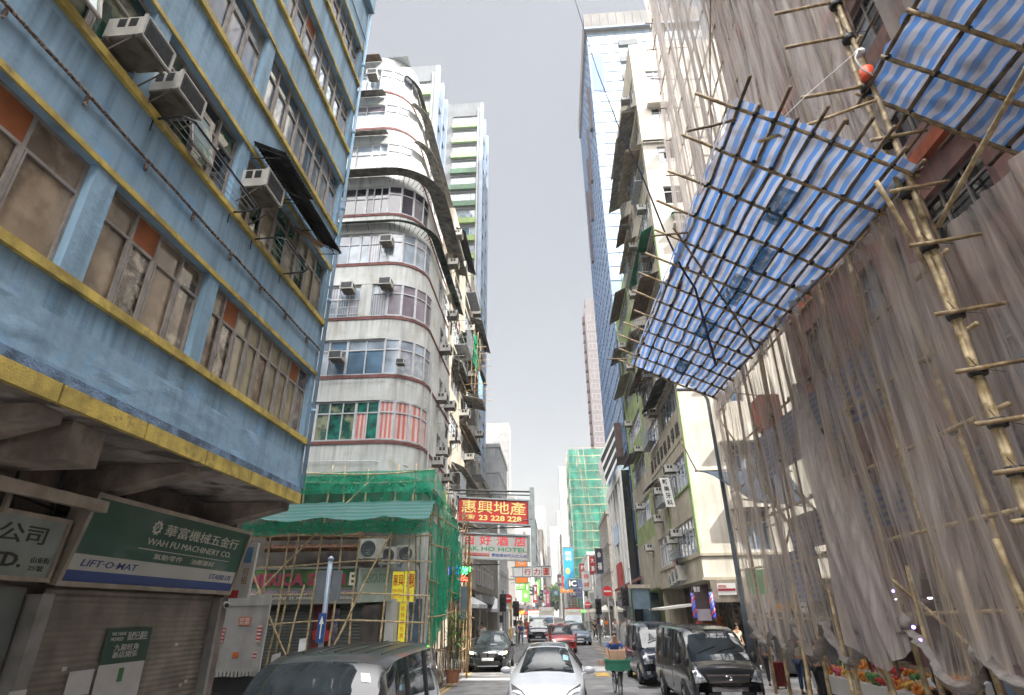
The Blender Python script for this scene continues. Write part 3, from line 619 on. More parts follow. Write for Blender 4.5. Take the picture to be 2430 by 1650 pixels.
# glazing
FC = Fr((0, CF_Y, 0), (1, 0, 0), (0, -1, 0))
pal = {0: [CURT, CURT, TEAL], 1: [GLP, GLP, GLB], 2: [GLP, CURT], 3: [GLP, CURT, GLB], 4: [GLD, GLD, M('mauve_dark_glass', (.045, .04, .055), .1, var=.3, coat=.4)], 5: [GLP, GLP, CURT], 6: [M('mauve_curtain', (.20, .17, .20), .2, var=.2, coat=.5), GLP], 7: [GLP, GLB]}
WPALE = M('drawn_net_curtain', (.36, .39, .43), .2, var=.25, scale=5, coat=.5)
for k in range(8):
    xs = XS0-SET[k]; xe = xs-CR_; s, l = SILL[k], LINT[k]
    if k == 2:
        window(cb, FC, -9.55, -8.05, s, l-.02, 3, .42, .12, WFR, pal[k]); window(cb, FC, -7.55, xe, s, l, 1, .28, .12, WFR, pal[k])
    elif k == 0:
        xx = -13.; segs = [(-13, -10.4, pal[0][:2]), (-10.4, -9.3, [CURT]), (-9.3, -7.7, [TEAL, TEAL, GLG]), (-7.7, xe, [TEAL, CURR])]
        for a, b, pp in segs: window(cb, FC, a, b, s, l, max(2, round((b-a)/.52)), .3, .12, WFR, pp, .05)
    else:
        x = -13.
        while x < xe-.01:
            e = min(xe, x+1.55); e = xe if xe-e < .6 else e
            window(cb, FC, x, e, s, l, 3 if k in (3, 4) else 2, (.3, .3, .3, .35, .42, .4, .28, .3)[k], .12, WFR, pal[k], .05); x = e
    # facets round the corner
    na = 4; c = (xs-CR_, CF_Y+CR_)
    for i in range(na):
        t0 = -math.pi/2+math.pi/2*i/na; t1 = -math.pi/2+math.pi/2*(i+1)/na
        a = Vector((c[0]+CR_*math.cos(t0), c[1]+CR_*math.sin(t0), 0)); b = Vector((c[0]+CR_*math.cos(t1), c[1]+CR_*math.sin(t1), 0)); u = b-a
        if k in (5, 6) and i >= 2:
            q = MB(); q.quad((a.x, a.y, s), (b.x, b.y, s), (b.x, b.y, l), (a.x, a.y, l)); q.build('wall', WHR, cb); continue
        pp = [CURR] if k == 0 else ([M('mauve_dark_glass', (0,)*3)] if k == 4 else ([WPALE, GLP] if k != 2 else [M('mauve_curtain', (0,)*3)]))
        window(cb, Fr(a, u), 0, u.length, s, l, 1, .3, .05, WFR, pp, .05)
    Fs = Fr((xs, 0, 0), (0, 1, 0), (1, 0, 0))
    for (a, b) in ((24.7, 25.6), (26.1, 27.2)): window(cb, Fs, a, b, s+.15, l-.3, 2, .3, .12, WFR, [GLP, GLD])
# awnings of corrugated sheet, front and round the corner
AWN = M('old_grey_sheet', (.22, .21, .19), .75, .2, var=.4, scale=3, bump=.3, stain=.6, stain_col=(.08, .06, .04)); AWR = M('rusty_sheet', (.17, .115, .08), .85, .1, var=.4, scale=3, stain=.6, stain_col=(.07, .04, .02))
def path_awning(k, z_in, z_out, d, mat, corner=True, yend=None, xl=-13, name='awning', front=True):
    pi_, po = cpath(k, .01, yend or 27.6, xl, 12), cpath(k, d, yend or 27.6, xl, 12); n0 = 0 if front else 7; n1 = len(pi_) if corner else 2
    mb = MB()
    for i in range(n0, n1-1):
        a, b, c_, e = pi_[i], pi_[i+1], po[i+1], po[i]; L_ = math.hypot(e[0]-c_[0], e[1]-c_[1]); n = max(2, int(L_/.07)*2)
        for q in range(n):
            def pt(t, io, dz): A, B = (a, b) if io == 0 else (e, c_); s = .012 if int(round(t*n)) % 2 else -.012; return (A[0]+(B[0]-A[0])*t, A[1]+(B[1]-A[1])*t, (z_in if io == 0 else z_out)+s+dz)
            for dz in (0, -.012): mb.quad(pt(q/n, 0, dz), pt((q+1)/n, 0, dz), pt((q+1)/n, 1, dz), pt(q/n, 1, dz))
    for i in range(n0, n1-1):
        a, b, c_, e = pi_[i], pi_[i+1], po[i+1], po[i]; L_ = math.hypot(e[0]-c_[0], e[1]-c_[1]); mb.cyl((e[0], e[1], z_out-.03), (c_[0], c_[1], z_out-.03), .015, 4)
        for t in [j/max(1, int(L_/.9)) for j in range(max(1, int(L_/.9)))]:
            A = Vector((a[0]+(b[0]-a[0])*t, a[1]+(b[1]-a[1])*t, z_in-.45)); B = Vector((e[0]+(c_[0]-e[0])*t, e[1]+(c_[1]-e[1])*t, z_out-.02)); mb.cyl(A, B, .014, 4); mb.cyl((A.x, A.y, z_in-.03), B, .012, 4)
    return mb.build(name, mat, cb)
path_awning(3, 18.95, 18.75, .45, M('sooty_green_sheet', (.06, .085, .07), .8, .1, var=.5, scale=3), yend=30)
path_awning(4, 21.75, 21.5, .85, AWN, yend=30); path_awning(5, 24.45, 24.2, .6, AWN, corner=False); path_awning(5, 24.3, 24.0, .55, AWN, front=False, yend=30)
path_awning(6, 27.2, 26.9, .7, AWN, corner=False); path_awning(7, 29.9, 29.6, .7, AWR, corner=False, xl=-13); path_awning(7, 29.2, 29.0, .3, AWN, front=False, yend=29); path_awning(6, 27.0, 26.7, .5, AWN, front=False, yend=30)
# pipes and small wall things
mb = MB(); mb.tube([(-13, 20.93, 7.62), (-10, 20.93, 7.72), (-8.4, 20.93, 7.72), (-6.8, 20.93, 7.68), (-5.6, 21.45, 7.6), (-5.09, 22.6, 7.5)], .018, 5); mb.tube([(-5.05, 22.7, 7.3), (-5.05, 22.7, 12.6)], .03, 6)
mb.tube([(-12, 20.94, 11.05), (-6.8, 20.94, 11.0), (-5.6, 21.4, 10.9), (-5.1, 22.4, 10.6)], .01, 4); mb.build('pipe', WFR, cb)
GC = 'air conditioners on the white curved building'
FA = Fr((0, CF_Y-.02, 0), (1, 0, 0), (0, -1, 0))
for (px, py, k, lab) in ((850, 180, 7, 'boxy air conditioner on the top floor of the white curved building'), (882, 555, 3, 'grey air conditioner amid curtained windows, fourth floor of the white curved building'), (880, 650, 2, 'black-faced air conditioner above the third-floor corner window of the white curved building'), (795, 660, 2, 'air conditioner over the barred third-floor window of the white curved building'), (770, 815, 1, 'small air conditioner with drain pipe on the second floor of the white curved building'), (912, 822, 1, 'small dark vent unit in a pane near the rounded corner')):
    p = P(px, py, y=CF_Y); put_ac(FA, p.x, p.z-.2, lab, GC, .8 if k != 1 or px < 800 else .5)
for i, (y, z) in enumerate(((24.2, 8.2), (25.2, 8.9), (26.6, 8.0), (24.4, 11.2), (26.6, 11.6), (24.9, 13.9), (26.4, 16.6), (26.0, 19.6), (26.9, 22.2))):
    put_ac(Fr((XS0-.05, 0, 0), (0, 1, 0), (1, 0, 0)), y, z, 'air conditioner on the sunlit street side of the white curved building, %s from the bottom' % ordn(i+1), GC, .85)
# burglar bars on the third floor left window
mb = MB()
for i in range(15): mb.ob(FA, -9.55+i*.105, -9.54+i*.105, 14.05, 14.75, .12, .13)
for z in (14.05, 14.4, 14.75): mb.ob(FA, -9.55, -8.05, z, z+.02, .115, .14)
mb.ob(FA, -9.56, -9.54, 14.05, 14.07, 0, .12); mb.ob(FA, -8.06, -8.04, 14.05, 14.07, 0, .12); mb.build('window_bars', WFR, cb)
# clothes lines with washing on the street side
def washing(x, y0, y1, z, cols, label, seed, d=.7, group='washing hung out on bamboo and racks'):
    t = thing('clothes_line', label, 'clothes line', (x, y0, z), 0, group); f = MB(); f.cyl((x, y0+.1, z), (x+d, y0+.1, z), .015, 5); f.cyl((x, y1-.1, z), (x+d, y1-.1, z), .015, 5); f.cyl((x+d, y0, z), (x+d, y1, z), .012, 5); f.cyl((x+d*.5, y0, z), (x+d*.5, y1, z), .012, 5); f.build('rack', STEEL, t); r = random.Random(seed)
    n = len(cols)
    for i, c in enumerate(cols):
        yy = y0+.15+(y1-y0-.3)*(i+.2)/n; w_ = (y1-y0-.3)/n*.75; h = r.uniform(.5, .85); xx = x+d*(1 if i % 2 else .5); g = MB()
        pr = [(yy, 0), (yy+w_, 0), (yy+w_*1.15, -.18*h), (yy+w_*.85, -.25*h), (yy+w_*.85, -h), (yy+w_*.15, -h), (yy+w_*.15, -.25*h), (yy-w_*.15, -.18*h)]
        g.ext([(xx+r.uniform(-.02, .02), a, z+b) for a, b in pr], (.03, 0, 0)); g.build('garment', c, t)
CLB = M('black_cloth', (.02, .02, .025), .9); CLN = M('navy_cloth', (.03, .04, .08), .9); CLG = M('lime_cloth', (.28, .42, .10), .9); CLW = M('white_cloth', (.55, .56, .58), .9); CLR = M('red_cloth', (.45, .05, .04), .9); CLU = M('blue_cloth', (.05, .10, .30), .9); CLP = M('pink_cloth', (.45, .22, .24), .9)
washing(XS0, 24.0, 26.0, 15.9, [CLB, CLN, CLB, CLP], 'dark washing on a rack, high on the sunlit side of the white curved building', 1)
washing(XS0, 25.0, 27.4, 7.4, [CLG, CLW, CLW, CLB], 'lime and white washing above the green netting', 2)
washing(XS0, 24.6, 26.2, 10.3, [CLB, CLN], 'two black garments on a rack beside the sunlit wall', 3)

# ================================================================ the store under the curved building
st = thing('corner_store', 'shuttered corner store with a long green fascia, under the curved building', 'shop', (-8, 21.4, 0))
WGR = M('shop_front_grey', (.14, .14, .13), .8, var=.3, stain=.4); GSH = M('grey_green_shutter', (.10, .115, .105), .5, .4, var=.2, scale=2, stain=.35)
mb = MB(); mb.box(-12.5, -6.1, 21.6, 21.9, .1, 6.9); mb.box(-6.75, -6.15, 21.25, 21.6, .1, 2.7); mb.build('wall', M('sooty_wall', (.11, .095, .085), .9, var=.4, scale=1.5, stain=.6, bump=.3), st)
F = Fr((0, 21.5, 0), (1, 0, 0), (0, -1, 0))
shutter(st, F, -12.4, -8.55, .13, 2.75, GSH, .1); shutter(st, F, -7.6, -6.75, .13, 2.75, GSH, .1)
mb = MB(); mb.ob(F, -8.5, -7.95, .13, 2.75, 0, .05); mb.build('red_door', M('dark_red_door', (.17, .02, .025), .6, var=.3), st)
mb = MB()
for i in range(8): mb.ob(F, -8.5+i*.08, -8.49+i*.08, .13, 1.4, .08, .095)
for i in range(16): mb.ob(F, -8.5, -7.95, .2+i*.08, .21+i*.08, .095, .10)
mb.build('red_grille', CLR, st)
mb = MB(); mb.ob(F, -7.9, -7.62, .13, 2.6, 0, .05); mb.build('posted_pillar', M('poster_pillar', (.30, .27, .25), .8, var=.5, scale=7, patch=.4, patch_col=(.1, .1, .25)), st)
tag(MB().ext([F(-8.45, 1.9, .1), F(-8.1, 2.0, .1), F(-7.75, 1.85, .1), F(-7.85, 1.6, .1), F(-8.1, 1.55, .1), F(-8.4, 1.65, .1)], (0, -.12, 0)).build('lantern', CLR), 'red festive paper lantern on the dark red door', 'lantern')
t, F2, W_, H_ = sign_box('store_sign', 'long green store fascia with big dark pink serif-like letters, behind the bamboo poles', [(-11.4, 21.05, 3.88), (-6.95, 21.05, 3.88), (-6.95, 21.0, 2.82), (-11.4, 21.0, 2.82)], .4, M('fascia_frame', (.2, .2, .18), .7))
b = MB(); b.ob(F2, 0, W_*.95, .42*H_, H_, -.01, .004); b.build('green_panel', M('fascia_green', (.07, .20, .03), .5, var=.5, scale=1.2, patch=.5, patch_col=(.01, .07, .03)), t)
b = MB(); b.ob(F2, 0, W_, 0, .42*H_, -.01, .006); b.build('grey_panel', M('fascia_grey', (.16, .17, .15), .6, var=.2), t)
b = MB(); b.ob(F2, W_*.95, W_, .42*H_, H_, -.01, .005); b.build('dark_panel', SGREEN, t)
MPK = M('fascia_magenta', (.28, .03, .07), .5, var=.1)
text(t, 'AMERICA STOR', F2, .02*W_, .925*W_, .48*H_, .88*H_, MPK, c=.03, bold=.045, spacing=1.0); text(t, 'E', F2, .935*W_, .985*W_, .48*H_, .88*H_, CREAM, c=.03, bold=.03)
text(t, 'Indonesian, Indian, Pakistani, Chinese', F2, .12*W_, .97*W_, .22*H_, .37*H_, M('fascia_lilac', (.40, .26, .36), .6), bold=.01); text(t, 'G/F, 31A, SHANTUNG ST, MONGKOK . TEL:97283366', F2, .1*W_, .97*W_, .06*H_, .15*H_, CREAM)
t, F2, W_, H_ = sign_box('store_sign', 'pale side panel of the store fascia, turned towards the kerb', [(-6.88, 21.02, 3.86), (-5.86, 21.5, 3.84), (-5.86, 21.5, 2.84), (-6.88, 21.02, 2.8)], .15, WHR, fwid=.03)
b = MB(); b.ob(F2, 0, W_, 0, H_, -.01, .004); b.build('panel', M('pale_green_panel', (.40, .45, .38), .6, var=.15), t); text(t, 'AMERICA STORE', F2, .06*W_, .94*W_, .55*H_, .85*H_, M('faded_green', (.16, .30, .16), .7), bold=.03)
MY = M('yellow_sign', (.50, .42, .03), .5, var=.08, emit=.15); MRD = M('sign_red', (.55, .03, .03), .5, var=.05)
YS = [((P(888, 1302, y=21.9), P(908, 1302, y=21.9))), ((P(909, 1303, y=21.6), P(943, 1303, y=21.6)))]
for i, (a, b_) in enumerate(((P(886, 1366, y=22.1), P(914, 1366, y=22.1)), (P(915, 1366, y=21.7), P(941, 1366, y=21.7)))):
    h = 1.02; t, F2, W_, H_ = sign_box('shop_sign', ('bright yellow sign with red characters and phone number, left of a matching one', 'bright yellow sign with one large red character, behind the scaffold corner')[i], [a+Vector((0, 0, h)), b_+Vector((0, 0, h)), b_, a], .1, STEEL, fwid=.02)
    bb_ = MB(); bb_.ob(F2, 0, W_, 0, H_, -.01, .004); bb_.build('panel', MY, t)
    if i == 0: text(t, '惠興', F2, .1*W_, .95*W_, .52*H_, .9*H_, MRD, bold=.008); text(t, 'WAI HING\n☎ 23 228', F2, .1*W_, .95*W_, .1*H_, .42*H_, MRD)
    else: text(t, '惠', F2, .15*W_, .9*W_, .45*H_, .92*H_, MRD, bold=.01); text(t, '☎', F2, .2*W_, .6*W_, .1*H_, .4*H_, MRD)
t = thing('banner', 'tall yellow banner with a column of red characters beside the glass shopfront', 'banner', P(912, 1460, y=22.3)); a = P(902, 1460, y=22.3); b_ = P(917, 1460, y=22.3); F2 = Fr(a, (1, 0, 0), (0, -1, 0)); W_ = (b_-a).length; b = MB(); b.ob(F2, 0, W_, 0, 1.5, -.03, 0); b.build('panel', MY, t)
for i, ch in enumerate('代收快遞包裹'): text(t, ch, F2, .2*W_, .8*W_, 1.25-i*.22, 1.42-i*.22, MRD)
t = thing('glass_shop', 'bright glass shopfront with white column under the yellow signs', 'shop', (-5.6, 22.6, 0)); mb = MB(); mb.box(-6.1, -5.75, 21.9, 22.3, .13, 2.9); mb.build('white_column', WHT, t)
mb = MB(); mb.box(-5.75, -4.95, 22.5, 22.6, .13, 2.9); mb.build('glass', GLB, t); mb = MB(); 
for z in (.6, 1.1, 1.5, 1.9, 2.3): mb.box(-5.7, -5.3, 22.42, 22.5, z, z+.03); mb.box(-5.65, -5.35, 22.44, 22.49, z+.03, z+.25)
mb.build('goods', M('mixed_packets', (.4, .2, .1), .6, var=.9, scale=12, patch=.5, patch_col=(.1, .3, .35)), t)
# condensers over the sign
def make_cond():
    t = thing('condenser', 'outdoor condenser', 'condenser'); b = MB(); b.box(0, .32, -.4, .4, 0, .58); b.build('casing', ACW, t)
    g = MB(); g.lathe((.32, -.08, .29), (1, 0, 0), [(0, .235), (.012, .235)], 20); g.build('fan_guard', ACG, t); f = MB(); 
    for r_ in (.07, .13, .19): f.tube([(.34, -.08+r_*math.cos(a*.524), .29+r_*math.sin(a*.524)) for a in range(13)], .006, 4)
    f.box(.04, .28, -.36, -.32, -.1, 0); f.box(.04, .28, .32, .36, -.1, 0); f.build('wire_guard', STEEL, t); return t
CN0 = make_cond(); CNT = snap(CN0); _cn = [0]
def put_cond(F, a, b, label, group, s=1.):
    p = F(a, b); rz = math.atan2(F.n.y, F.n.x)
    if _cn[0] == 0: CN0.location = p; CN0.rotation_euler = (0, 0, rz); CN0['label'] = label; CN0['group'] = group; CN0.scale = (s,)*3
    else: dup(CNT, p, rz, label, None, group, s)
    _cn[0] += 1
FA2 = Fr((0, 21.3, 0), (1, 0, 0), (0, -1, 0))
put_cond(FA2, -6.55, 4.2, 'tallest of three pale condensers above the pale side panel of the store sign', 'condensers above the corner store', 1.15); put_cond(FA2, -5.85, 4.0, 'middle one of three condensers above the pale side panel of the store sign', 'condensers above the corner store', 1); put_cond(FA2, -5.2, 4.05, 'rightmost of three condensers above the pale side panel of the store sign', 'condensers above the corner store', 1)
mb = MB()
for i, z in enumerate((5.0, 4.6)): 
    mb.cyl((-10.5, 21.1, z), (-6.9, 21.1, z), .1, 8); 
    for j in range(40): mb.cyl((-10.5+j*.09, 21.1, z), (-10.46+j*.09, 21.1, z), .13, 8)
tag(mb.build('duct', M('ribbed_rust_duct', (.19, .08, .04), .7, var=.4, scale=6)), 'pair of ribbed rust-brown ducts over the store fascia', 'duct')

# ================================================================ bamboo scaffold with green netting on the corner
GNET = Mnet('green_netting', (.03, .34, .20), .45, .95, (5, 5, 1.2), .55)
GNL = Mnet('pale_green_netting', (.05, .40, .25), .35, .85, (3, 3, 3), .55)
TARP_G = Mstripe('green_blue_tarp', (.02, .16, .12), (.085, .20, .22), .14, 2, .6, .5, .2)
sc_ = thing('bamboo_scaffold', 'bamboo scaffold with green netting wrapped round the corner of the store', 'scaffold', (-7, 19.8, 0))
_bc = random.Random(11)
def bamboo(parent, a, b, r, mat=None, name='pole', n=7, bend=.012, kn=.42, taper=.85):
    """one pole with nodes and a slight natural bend"""
    a, b = Vector(a), Vector(b); d = b-a; L_ = d.length; k = max(2, int(L_/kn)); s = d.normalized().orthogonal(); s2 = d.normalized().cross(s); ph = _bc.uniform(0, 6); pts = []; rr = []
    for i in range(k+1):
        t = i/k; off = s*(math.sin(t*math.pi+ph)*bend*L_)+s2*(math.sin(t*2.3*math.pi+ph*2)*bend*L_*.5)-(s*(math.sin(ph)*bend*L_)+s2*(math.sin(ph*2)*bend*L_*.5))*(1-t)
        c = a+d*t+off*(0 if i in (0,) else 1); R_ = r*(1-(1-taper)*t)
        if 0 < i < k and kn < 1 and r > .02:
            e = d.normalized()*.012; pts += [c-e*1.6, c, c+e*1.6]; rr += [R_*.97, R_*1.14, R_*.97]
        else: pts.append(c); rr.append(R_)
    mb = MB(); mb.tube(pts, r, n, 0, True, rr); return mb.build(name, mat or BAM, parent, True)
for i, x in enumerate([-11.3, -10.5, -9.7, -8.9, -8.05, -7.25, -6.45, -5.6, -4.8]):
    bamboo(sc_, (x+_bc.uniform(-.1, .1), 19.8, .0 if i > 3 else 1.2), (x+_bc.uniform(-.1, .15), 19.85, 7.1+_bc.uniform(0, .35)), .035, BAML)
for z in (2.05, 3.05, 3.95, 4.85, 6.55, 7.0, 5.7): bamboo(sc_, (-11.4, 19.74, z+_bc.uniform(-.05, .05)), (-4.1, 19.74, z+_bc.uniform(-.05, .05)), .028, BAML)
for a, b_ in (((-9.9, 19.6, 2.9), (-6.2, 19.65, 6.9)), ((-10.9, 19.55, 5.0), (-8.1, 19.4, .9)), ((-7.3, 19.5, .9), (-5.4, 19.6, 4.9)), ((-9.1, 19.5, .7), (-9.0, 19.7, 4.9)), ((-8.5, 19.45, .6), (-8.2, 19.6, 3.3))): bamboo(sc_, a, b_, .035, BAML)
for i in range(17):
    y = 19.9+i*.62; bamboo(sc_, (-4.15+_bc.uniform(-.06, .06), y, .1), (-4.2+_bc.uniform(-.1, .1), y+.1, 5.6+_bc.uniform(0, 1.6)), .03, BAM)
for i in range(8): y = 20+i*1.25; bamboo(sc_, (-4.75, y, .1), (-4.75, y, 6.2), .03, BAM)
for z in (1.2, 2.3, 3.4, 4.5, 5.5, 6.3): bamboo(sc_, (-4.1, 19.6, z), (-4.1, 30.5, z+_bc.uniform(-.08, .08)), .026, BAM)
def cloth(parent, fn, nu, nv, mat, name='netting', label=None):
    mb = MB(); mb.grid(fn, nu, nv); o = mb.build(name, mat, parent, True)
    if label: o['label'] = label
    return o
nz3 = lambda x, y, z: mnoise.noise((x, y, z))
cloth(sc_, lambda u, v: (-11.4+7.3*u, 19.9+.1*nz3(u*9, v*3, 3), 4.95+2.1*v+.05*nz3(u*8, 0, 2)), 60, 16, Mnet('sheer_green', (.04, .40, .24), .25, .72, (4, 4, 1.2), .55), label='sheer green netting over the top of the store')
cloth(sc_, lambda u, v: (-11.4+7.3*u, 19.66-.12*nz3(u*9, v*3, 1)-.5*(v)*0, 6.25+.75*v+.06*nz3(u*6, v*2, 4)), 60, 8, GNL, label='sheer green netting stretched over the bamboo')
cloth(sc_, lambda u, v: (-11.6+7.55*u, 19.72-.95*v+.12*nz3(u*12, v*2, 2), 5.95-.62*v-.14*abs(math.sin(u*11+.5))*v+.04*nz3(u*20, v*4, 7)), 90, 8, TARP_G, 'tarpaulin', 'green and pale blue striped tarpaulin')
cloth(sc_, lambda u, v: (-11.5+7.4*u, 19.0+.7*v+.15*nz3(u*8, v*3, 3), 5.28-.32*v-.12*abs(math.sin(u*9))), 70, 6, GNET, label='dark green netting bunched under the tarpaulin')
cloth(sc_, lambda u, v: (-4.05+.12*nz3(u*8, v*2, 5)+.25*v*0, 19.75+5.2*u, 6.9-1.3*u-(1.0+1.2*u)*v*1.0-.0), 60, 20, GNL)
cloth(sc_, lambda u, v: (-4.15+.16*math.sin(u*26)*v+.12*nz3(u*6, v*2, 8), 19.9+2.7*u+.3*v*u, 5.3-(4.2*(1-.35*u))*v), 60, 24, GNET, label='long green net curtain hanging at the corner')
cloth(sc_, lambda u, v: (-4.3+.14*math.sin(u*30)*(.3+v)+.2*nz3(u*6, v*3, 9), 24.4+2.4*u, 6.1-.9*u-(3.0*(1-.3*u))*v*(1-.1*math.sin(u*9))), 50, 20, GNET, label='gathered dark green net bundle')
# ================================================================ tail-lift truck, sign post, vertical signs on the left
TL = M('tail_lift_grey', (.40, .40, .38), .5, .1, var=.15, scale=2, stain=.45, stain_col=(.15, .13, .11))
tk = thing('delivery_truck', 'light grey delivery truck with its tail-lift plate folded up, in the side street', 'truck', (-8.8, 17.2, 0))
F = Fr((-9.52, 16.9, .95), (1, 0, .01), (0, -1, 0), (.05, -.06, 1)); mb = MB(); mb.ob(F, 0, 1.45, .06, 1.95, -.06, 0); mb.ob(F, 0, 1.45, 1.7, 1.98, 0, .02); mb.ob(F, -.03, 0, 0, 1.9, -.06, .03); mb.ob(F, 1.45, 1.48, 0, 1.9, -.06, .03)
for i in range(14): mb.ob(F, i*.104, i*.104+.07, -.03-.012*math.sin(i), .1, -.03, .03)
mb.build('tail_lift', TL, tk)
mb = MB(); mb.ob(F, .67, 1.0, 1.2, 1.42, .0, .012); mb.ob(F, .66, .83, .42, .55, 0, .012); mb.build('orange_label', M('orange_label', (.62, .16, .04), .5), tk)
t_ = text(tk, '尾板\n危險', F, .69, .98, 1.22, 1.4, WHT, c=.015)
RW = Mstripe('red_white_reflector', (.5, .03, .03), (.55, .54, .52), .09, 2, .4, 0, .1)
for x in (.2, 1.25): mb = MB(); mb.ob(F, x, x+.12, .78, 1.2, 0, .03); mb.build('reflector', RW, tk)
for x in (.18, 1.24): mb = MB(); mb.ob(F, x, x+.09, .4, .55, 0, .015); mb.build('reflector', RW, tk)
TB = Fr((-9.5, 17.0, .5), (1, 0, .01), (0, -1, 0)); dd_ = Vector((-1.9, 3.1, 0)); mb = MB(); mb.ext([TB(0, .45), TB(1.42, .45), TB(1.42, 2.25), TB(0, 2.25)], dd_)
mb.build('box_body', M('truck_box', (.42, .42, .41), .5, var=.1), tk); mb = MB(); mb.ext([TB(.1, 0), TB(1.3, 0), TB(1.3, .4), TB(.1, .4)], dd_*.6); mb.box(-9.5, -8.1, 16.95, 17.1, .35, .55); mb.build('chassis', BLK, tk)
for x in (-9.6, -8.5): mb = MB(); mb.lathe((x-.12, 17.7, .4), (1, 0, 0), [(0, .36), (.03, .4), (.21, .4), (.24, .36)], 18); mb.build('wheel', BLK, tk, True)
for x in (-9.55, -8.08): mb = MB(); mb.box(x, x+.1, 16.93, 17.1, .62, .74); mb.build('tail_light', M('tail_light_red', (.4, .02, .02), .3, coat=.5), tk)
# directional post
sp = thing('sign_post', 'light blue-grey post with a blue one-way arrow plate in front of the corner store', 'sign post', (-5.65, 15, 0)); POLEB = M('blue_grey_post', (.22, .28, .34), .45, .3, var=.12, scale=5)
mb = MB(); mb.cyl((-5.7, 15, .0), (-5.7, 15, 3.68), .062, 12); mb.lathe((-5.7, 15, 3.66), (0, 0, 1), [(0, .075), (.04, .078), (.08, .05), (.1, .01)], 12); mb.build('post', POLEB, sp, True)
mb = MB(); mb.box(-6.02, -5.78, 15.0, 15.03, 2.72, 3.42); mb.box(-5.62, -5.38, 15.03, 15.06, 2.72, 3.42); mb.build('grey_plate', M('sign_back_grey', (.17, .19, .21), .5, .4, var=.15), sp)
F = Fr((-5.80, 14.9, 1.80), (1, 0, 0), (0, -1, 0)); mb = MB(); mb.ob(F, 0, .18, 0, .64, -.03, 0); mb.build('blue_plate', M('sign_plate_blue', (.02, .08, .26), .4), sp); mb = MB(); mb.ob(F, .076, .104, .08, .42, .0, .008); mb.ext([F(.035, .40, .001), F(.145, .40, .001), F(.09, .58, .001)], F.n*.008); mb.build('white_arrow', WHT, sp)
mb = MB(); mb.cyl((-5.7, 15, .13), (-5.7, 15, .17), .1, 12)
mb.build('collar', STEEL, sp)
# small vertical signs on the edge of the big green sign
t = thing('shop_sign', 'narrow white and blue vertical sign at the right end of the big green sign', 'sign', (-7.0, 13.0, 3)); F = Fr((-7.15, 13.05, 2.75), (1, 0, .0), (0, -1, 0), (.04, 0, 1)); mb = MB(); mb.ob(F, 0, .42, 0, 1.15, -.1, 0); mb.build('panel', M('sign_white_panel', (.5, .5, .48), .5, var=.1), t); mb = MB(); mb.ob(F, .16, .34, .72, 1.05, 0, .006); mb.build('blue_patch', M('sky_blue_print', (.1, .25, .45), .5), t); text(t, '招\n租', F, .2, .34, .28, .62, M('brown_print', (.25, .15, .06), .6)); mb = MB(); mb.ob(F, 0, .2, .0, .16, 0, .01); mb.build('red_patch', CLR, t)
t = thing('security_camera', 'small black security camera under the green sign', 'camera', (-7.0, 12.9, 2.6)); mb = MB(); mb.cyl((-7.05, 12.75, 2.63), (-6.85, 12.5, 2.6), .06, 10); mb.build('housing', WHT, t); mb = MB(); mb.cyl((-6.86, 12.51, 2.6), (-6.84, 12.48, 2.598), .045, 10); mb.build('lens', BLK, t)
# ================================================================ block under renovation on the right
PINK = M('faded_pink_render', (.36, .20, .175), .85, var=.3, scale=1.3, stain=.6, stain_col=(.1, .07, .06), bump=.3, patch=.25, patch_col=(.22, .17, .155))
ORB = M('orange_red_beam', (.52, .14, .07), .8, var=.25, scale=2, stain=.4)
pb_ = thing('building_under_renovation', 'faded pink block behind bamboo scaffolding and grey nets along the near right pavement', 'building', (8.5, 8, 0))
FR = Fr((8.5, 0, 0), (0, -1, 0)); hol = []
for k in range(11):
    z = 5.9+k*3.15
    for a in (-17.6, -14.0, -11.1, -8.2, -5.3, -2.4, .5): hol.append((a, a+2.1, z, z+1.6))
mb = MB(); wall_mesh(mb, FR, -18.3, 4, 3.3, 39, hol, .25); mb.quad((8.5, 18.3, 0), (18, 18.3, 0), (18, 18.3, 39), (8.5, 18.3, 39)); mb.quad((8.5, -4, 39), (8.5, 18.3, 39), (18, 18.3, 39), (18, -4, 39)); mb.quad((8.5, -4, 0), (20, -4, 0), (20, -4, 39), (8.5, -4, 39)); mb.box(8.35, 8.5, -4, 18.3, 3.15, 3.6); mb.build('wall', PINK, pb_)
for i, h in enumerate(hol): window(pb_, FR, h[0], h[1], h[2], h[3], 3, .3, .2, ALUD, [GLD, GLD, GLP if i % 3 else GLD])
for k in range(11): mb = MB(); mb.box(8.32, 8.5, -4, 18.3, 5.0+k*3.15, 5.32+k*3.15); mb.build('floor_band', ORB if k % 2 == 0 else PINK, pb_)
for y in (18.1, 15.4, 12.4, 8.4, 4.4, 0): mb = MB(); mb.box(8.25, 8.5, y-.18, y+.18, 0.1, 36); mb.build('column', PINK, pb_)
mb = MB(); mb.box(7.6, 8.3, 20.0, 20.9, 8.3, 9.5); mb.build('orange_ledge', ORB, pb_)
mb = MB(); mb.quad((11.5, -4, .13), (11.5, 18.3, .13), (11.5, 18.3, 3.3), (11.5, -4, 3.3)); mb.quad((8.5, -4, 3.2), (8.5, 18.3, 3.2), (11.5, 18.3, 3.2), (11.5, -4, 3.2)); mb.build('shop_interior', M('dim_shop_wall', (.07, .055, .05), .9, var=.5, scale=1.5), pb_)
mb = MB(); mb.box(8.6, 8.7, 7.2, 9.2, .13, 2.6); mb.box(8.6, 8.9, 10.2, 11.2, .13, 2.4); mb.build('red_shutter', M('deep_red_shutter', (.20, .012, .015), .5, var=.3, scale=4), pb_)
LMP = M('shop_lamp', (.9, .95, 1.), .5, var=0, emit=2.5); 
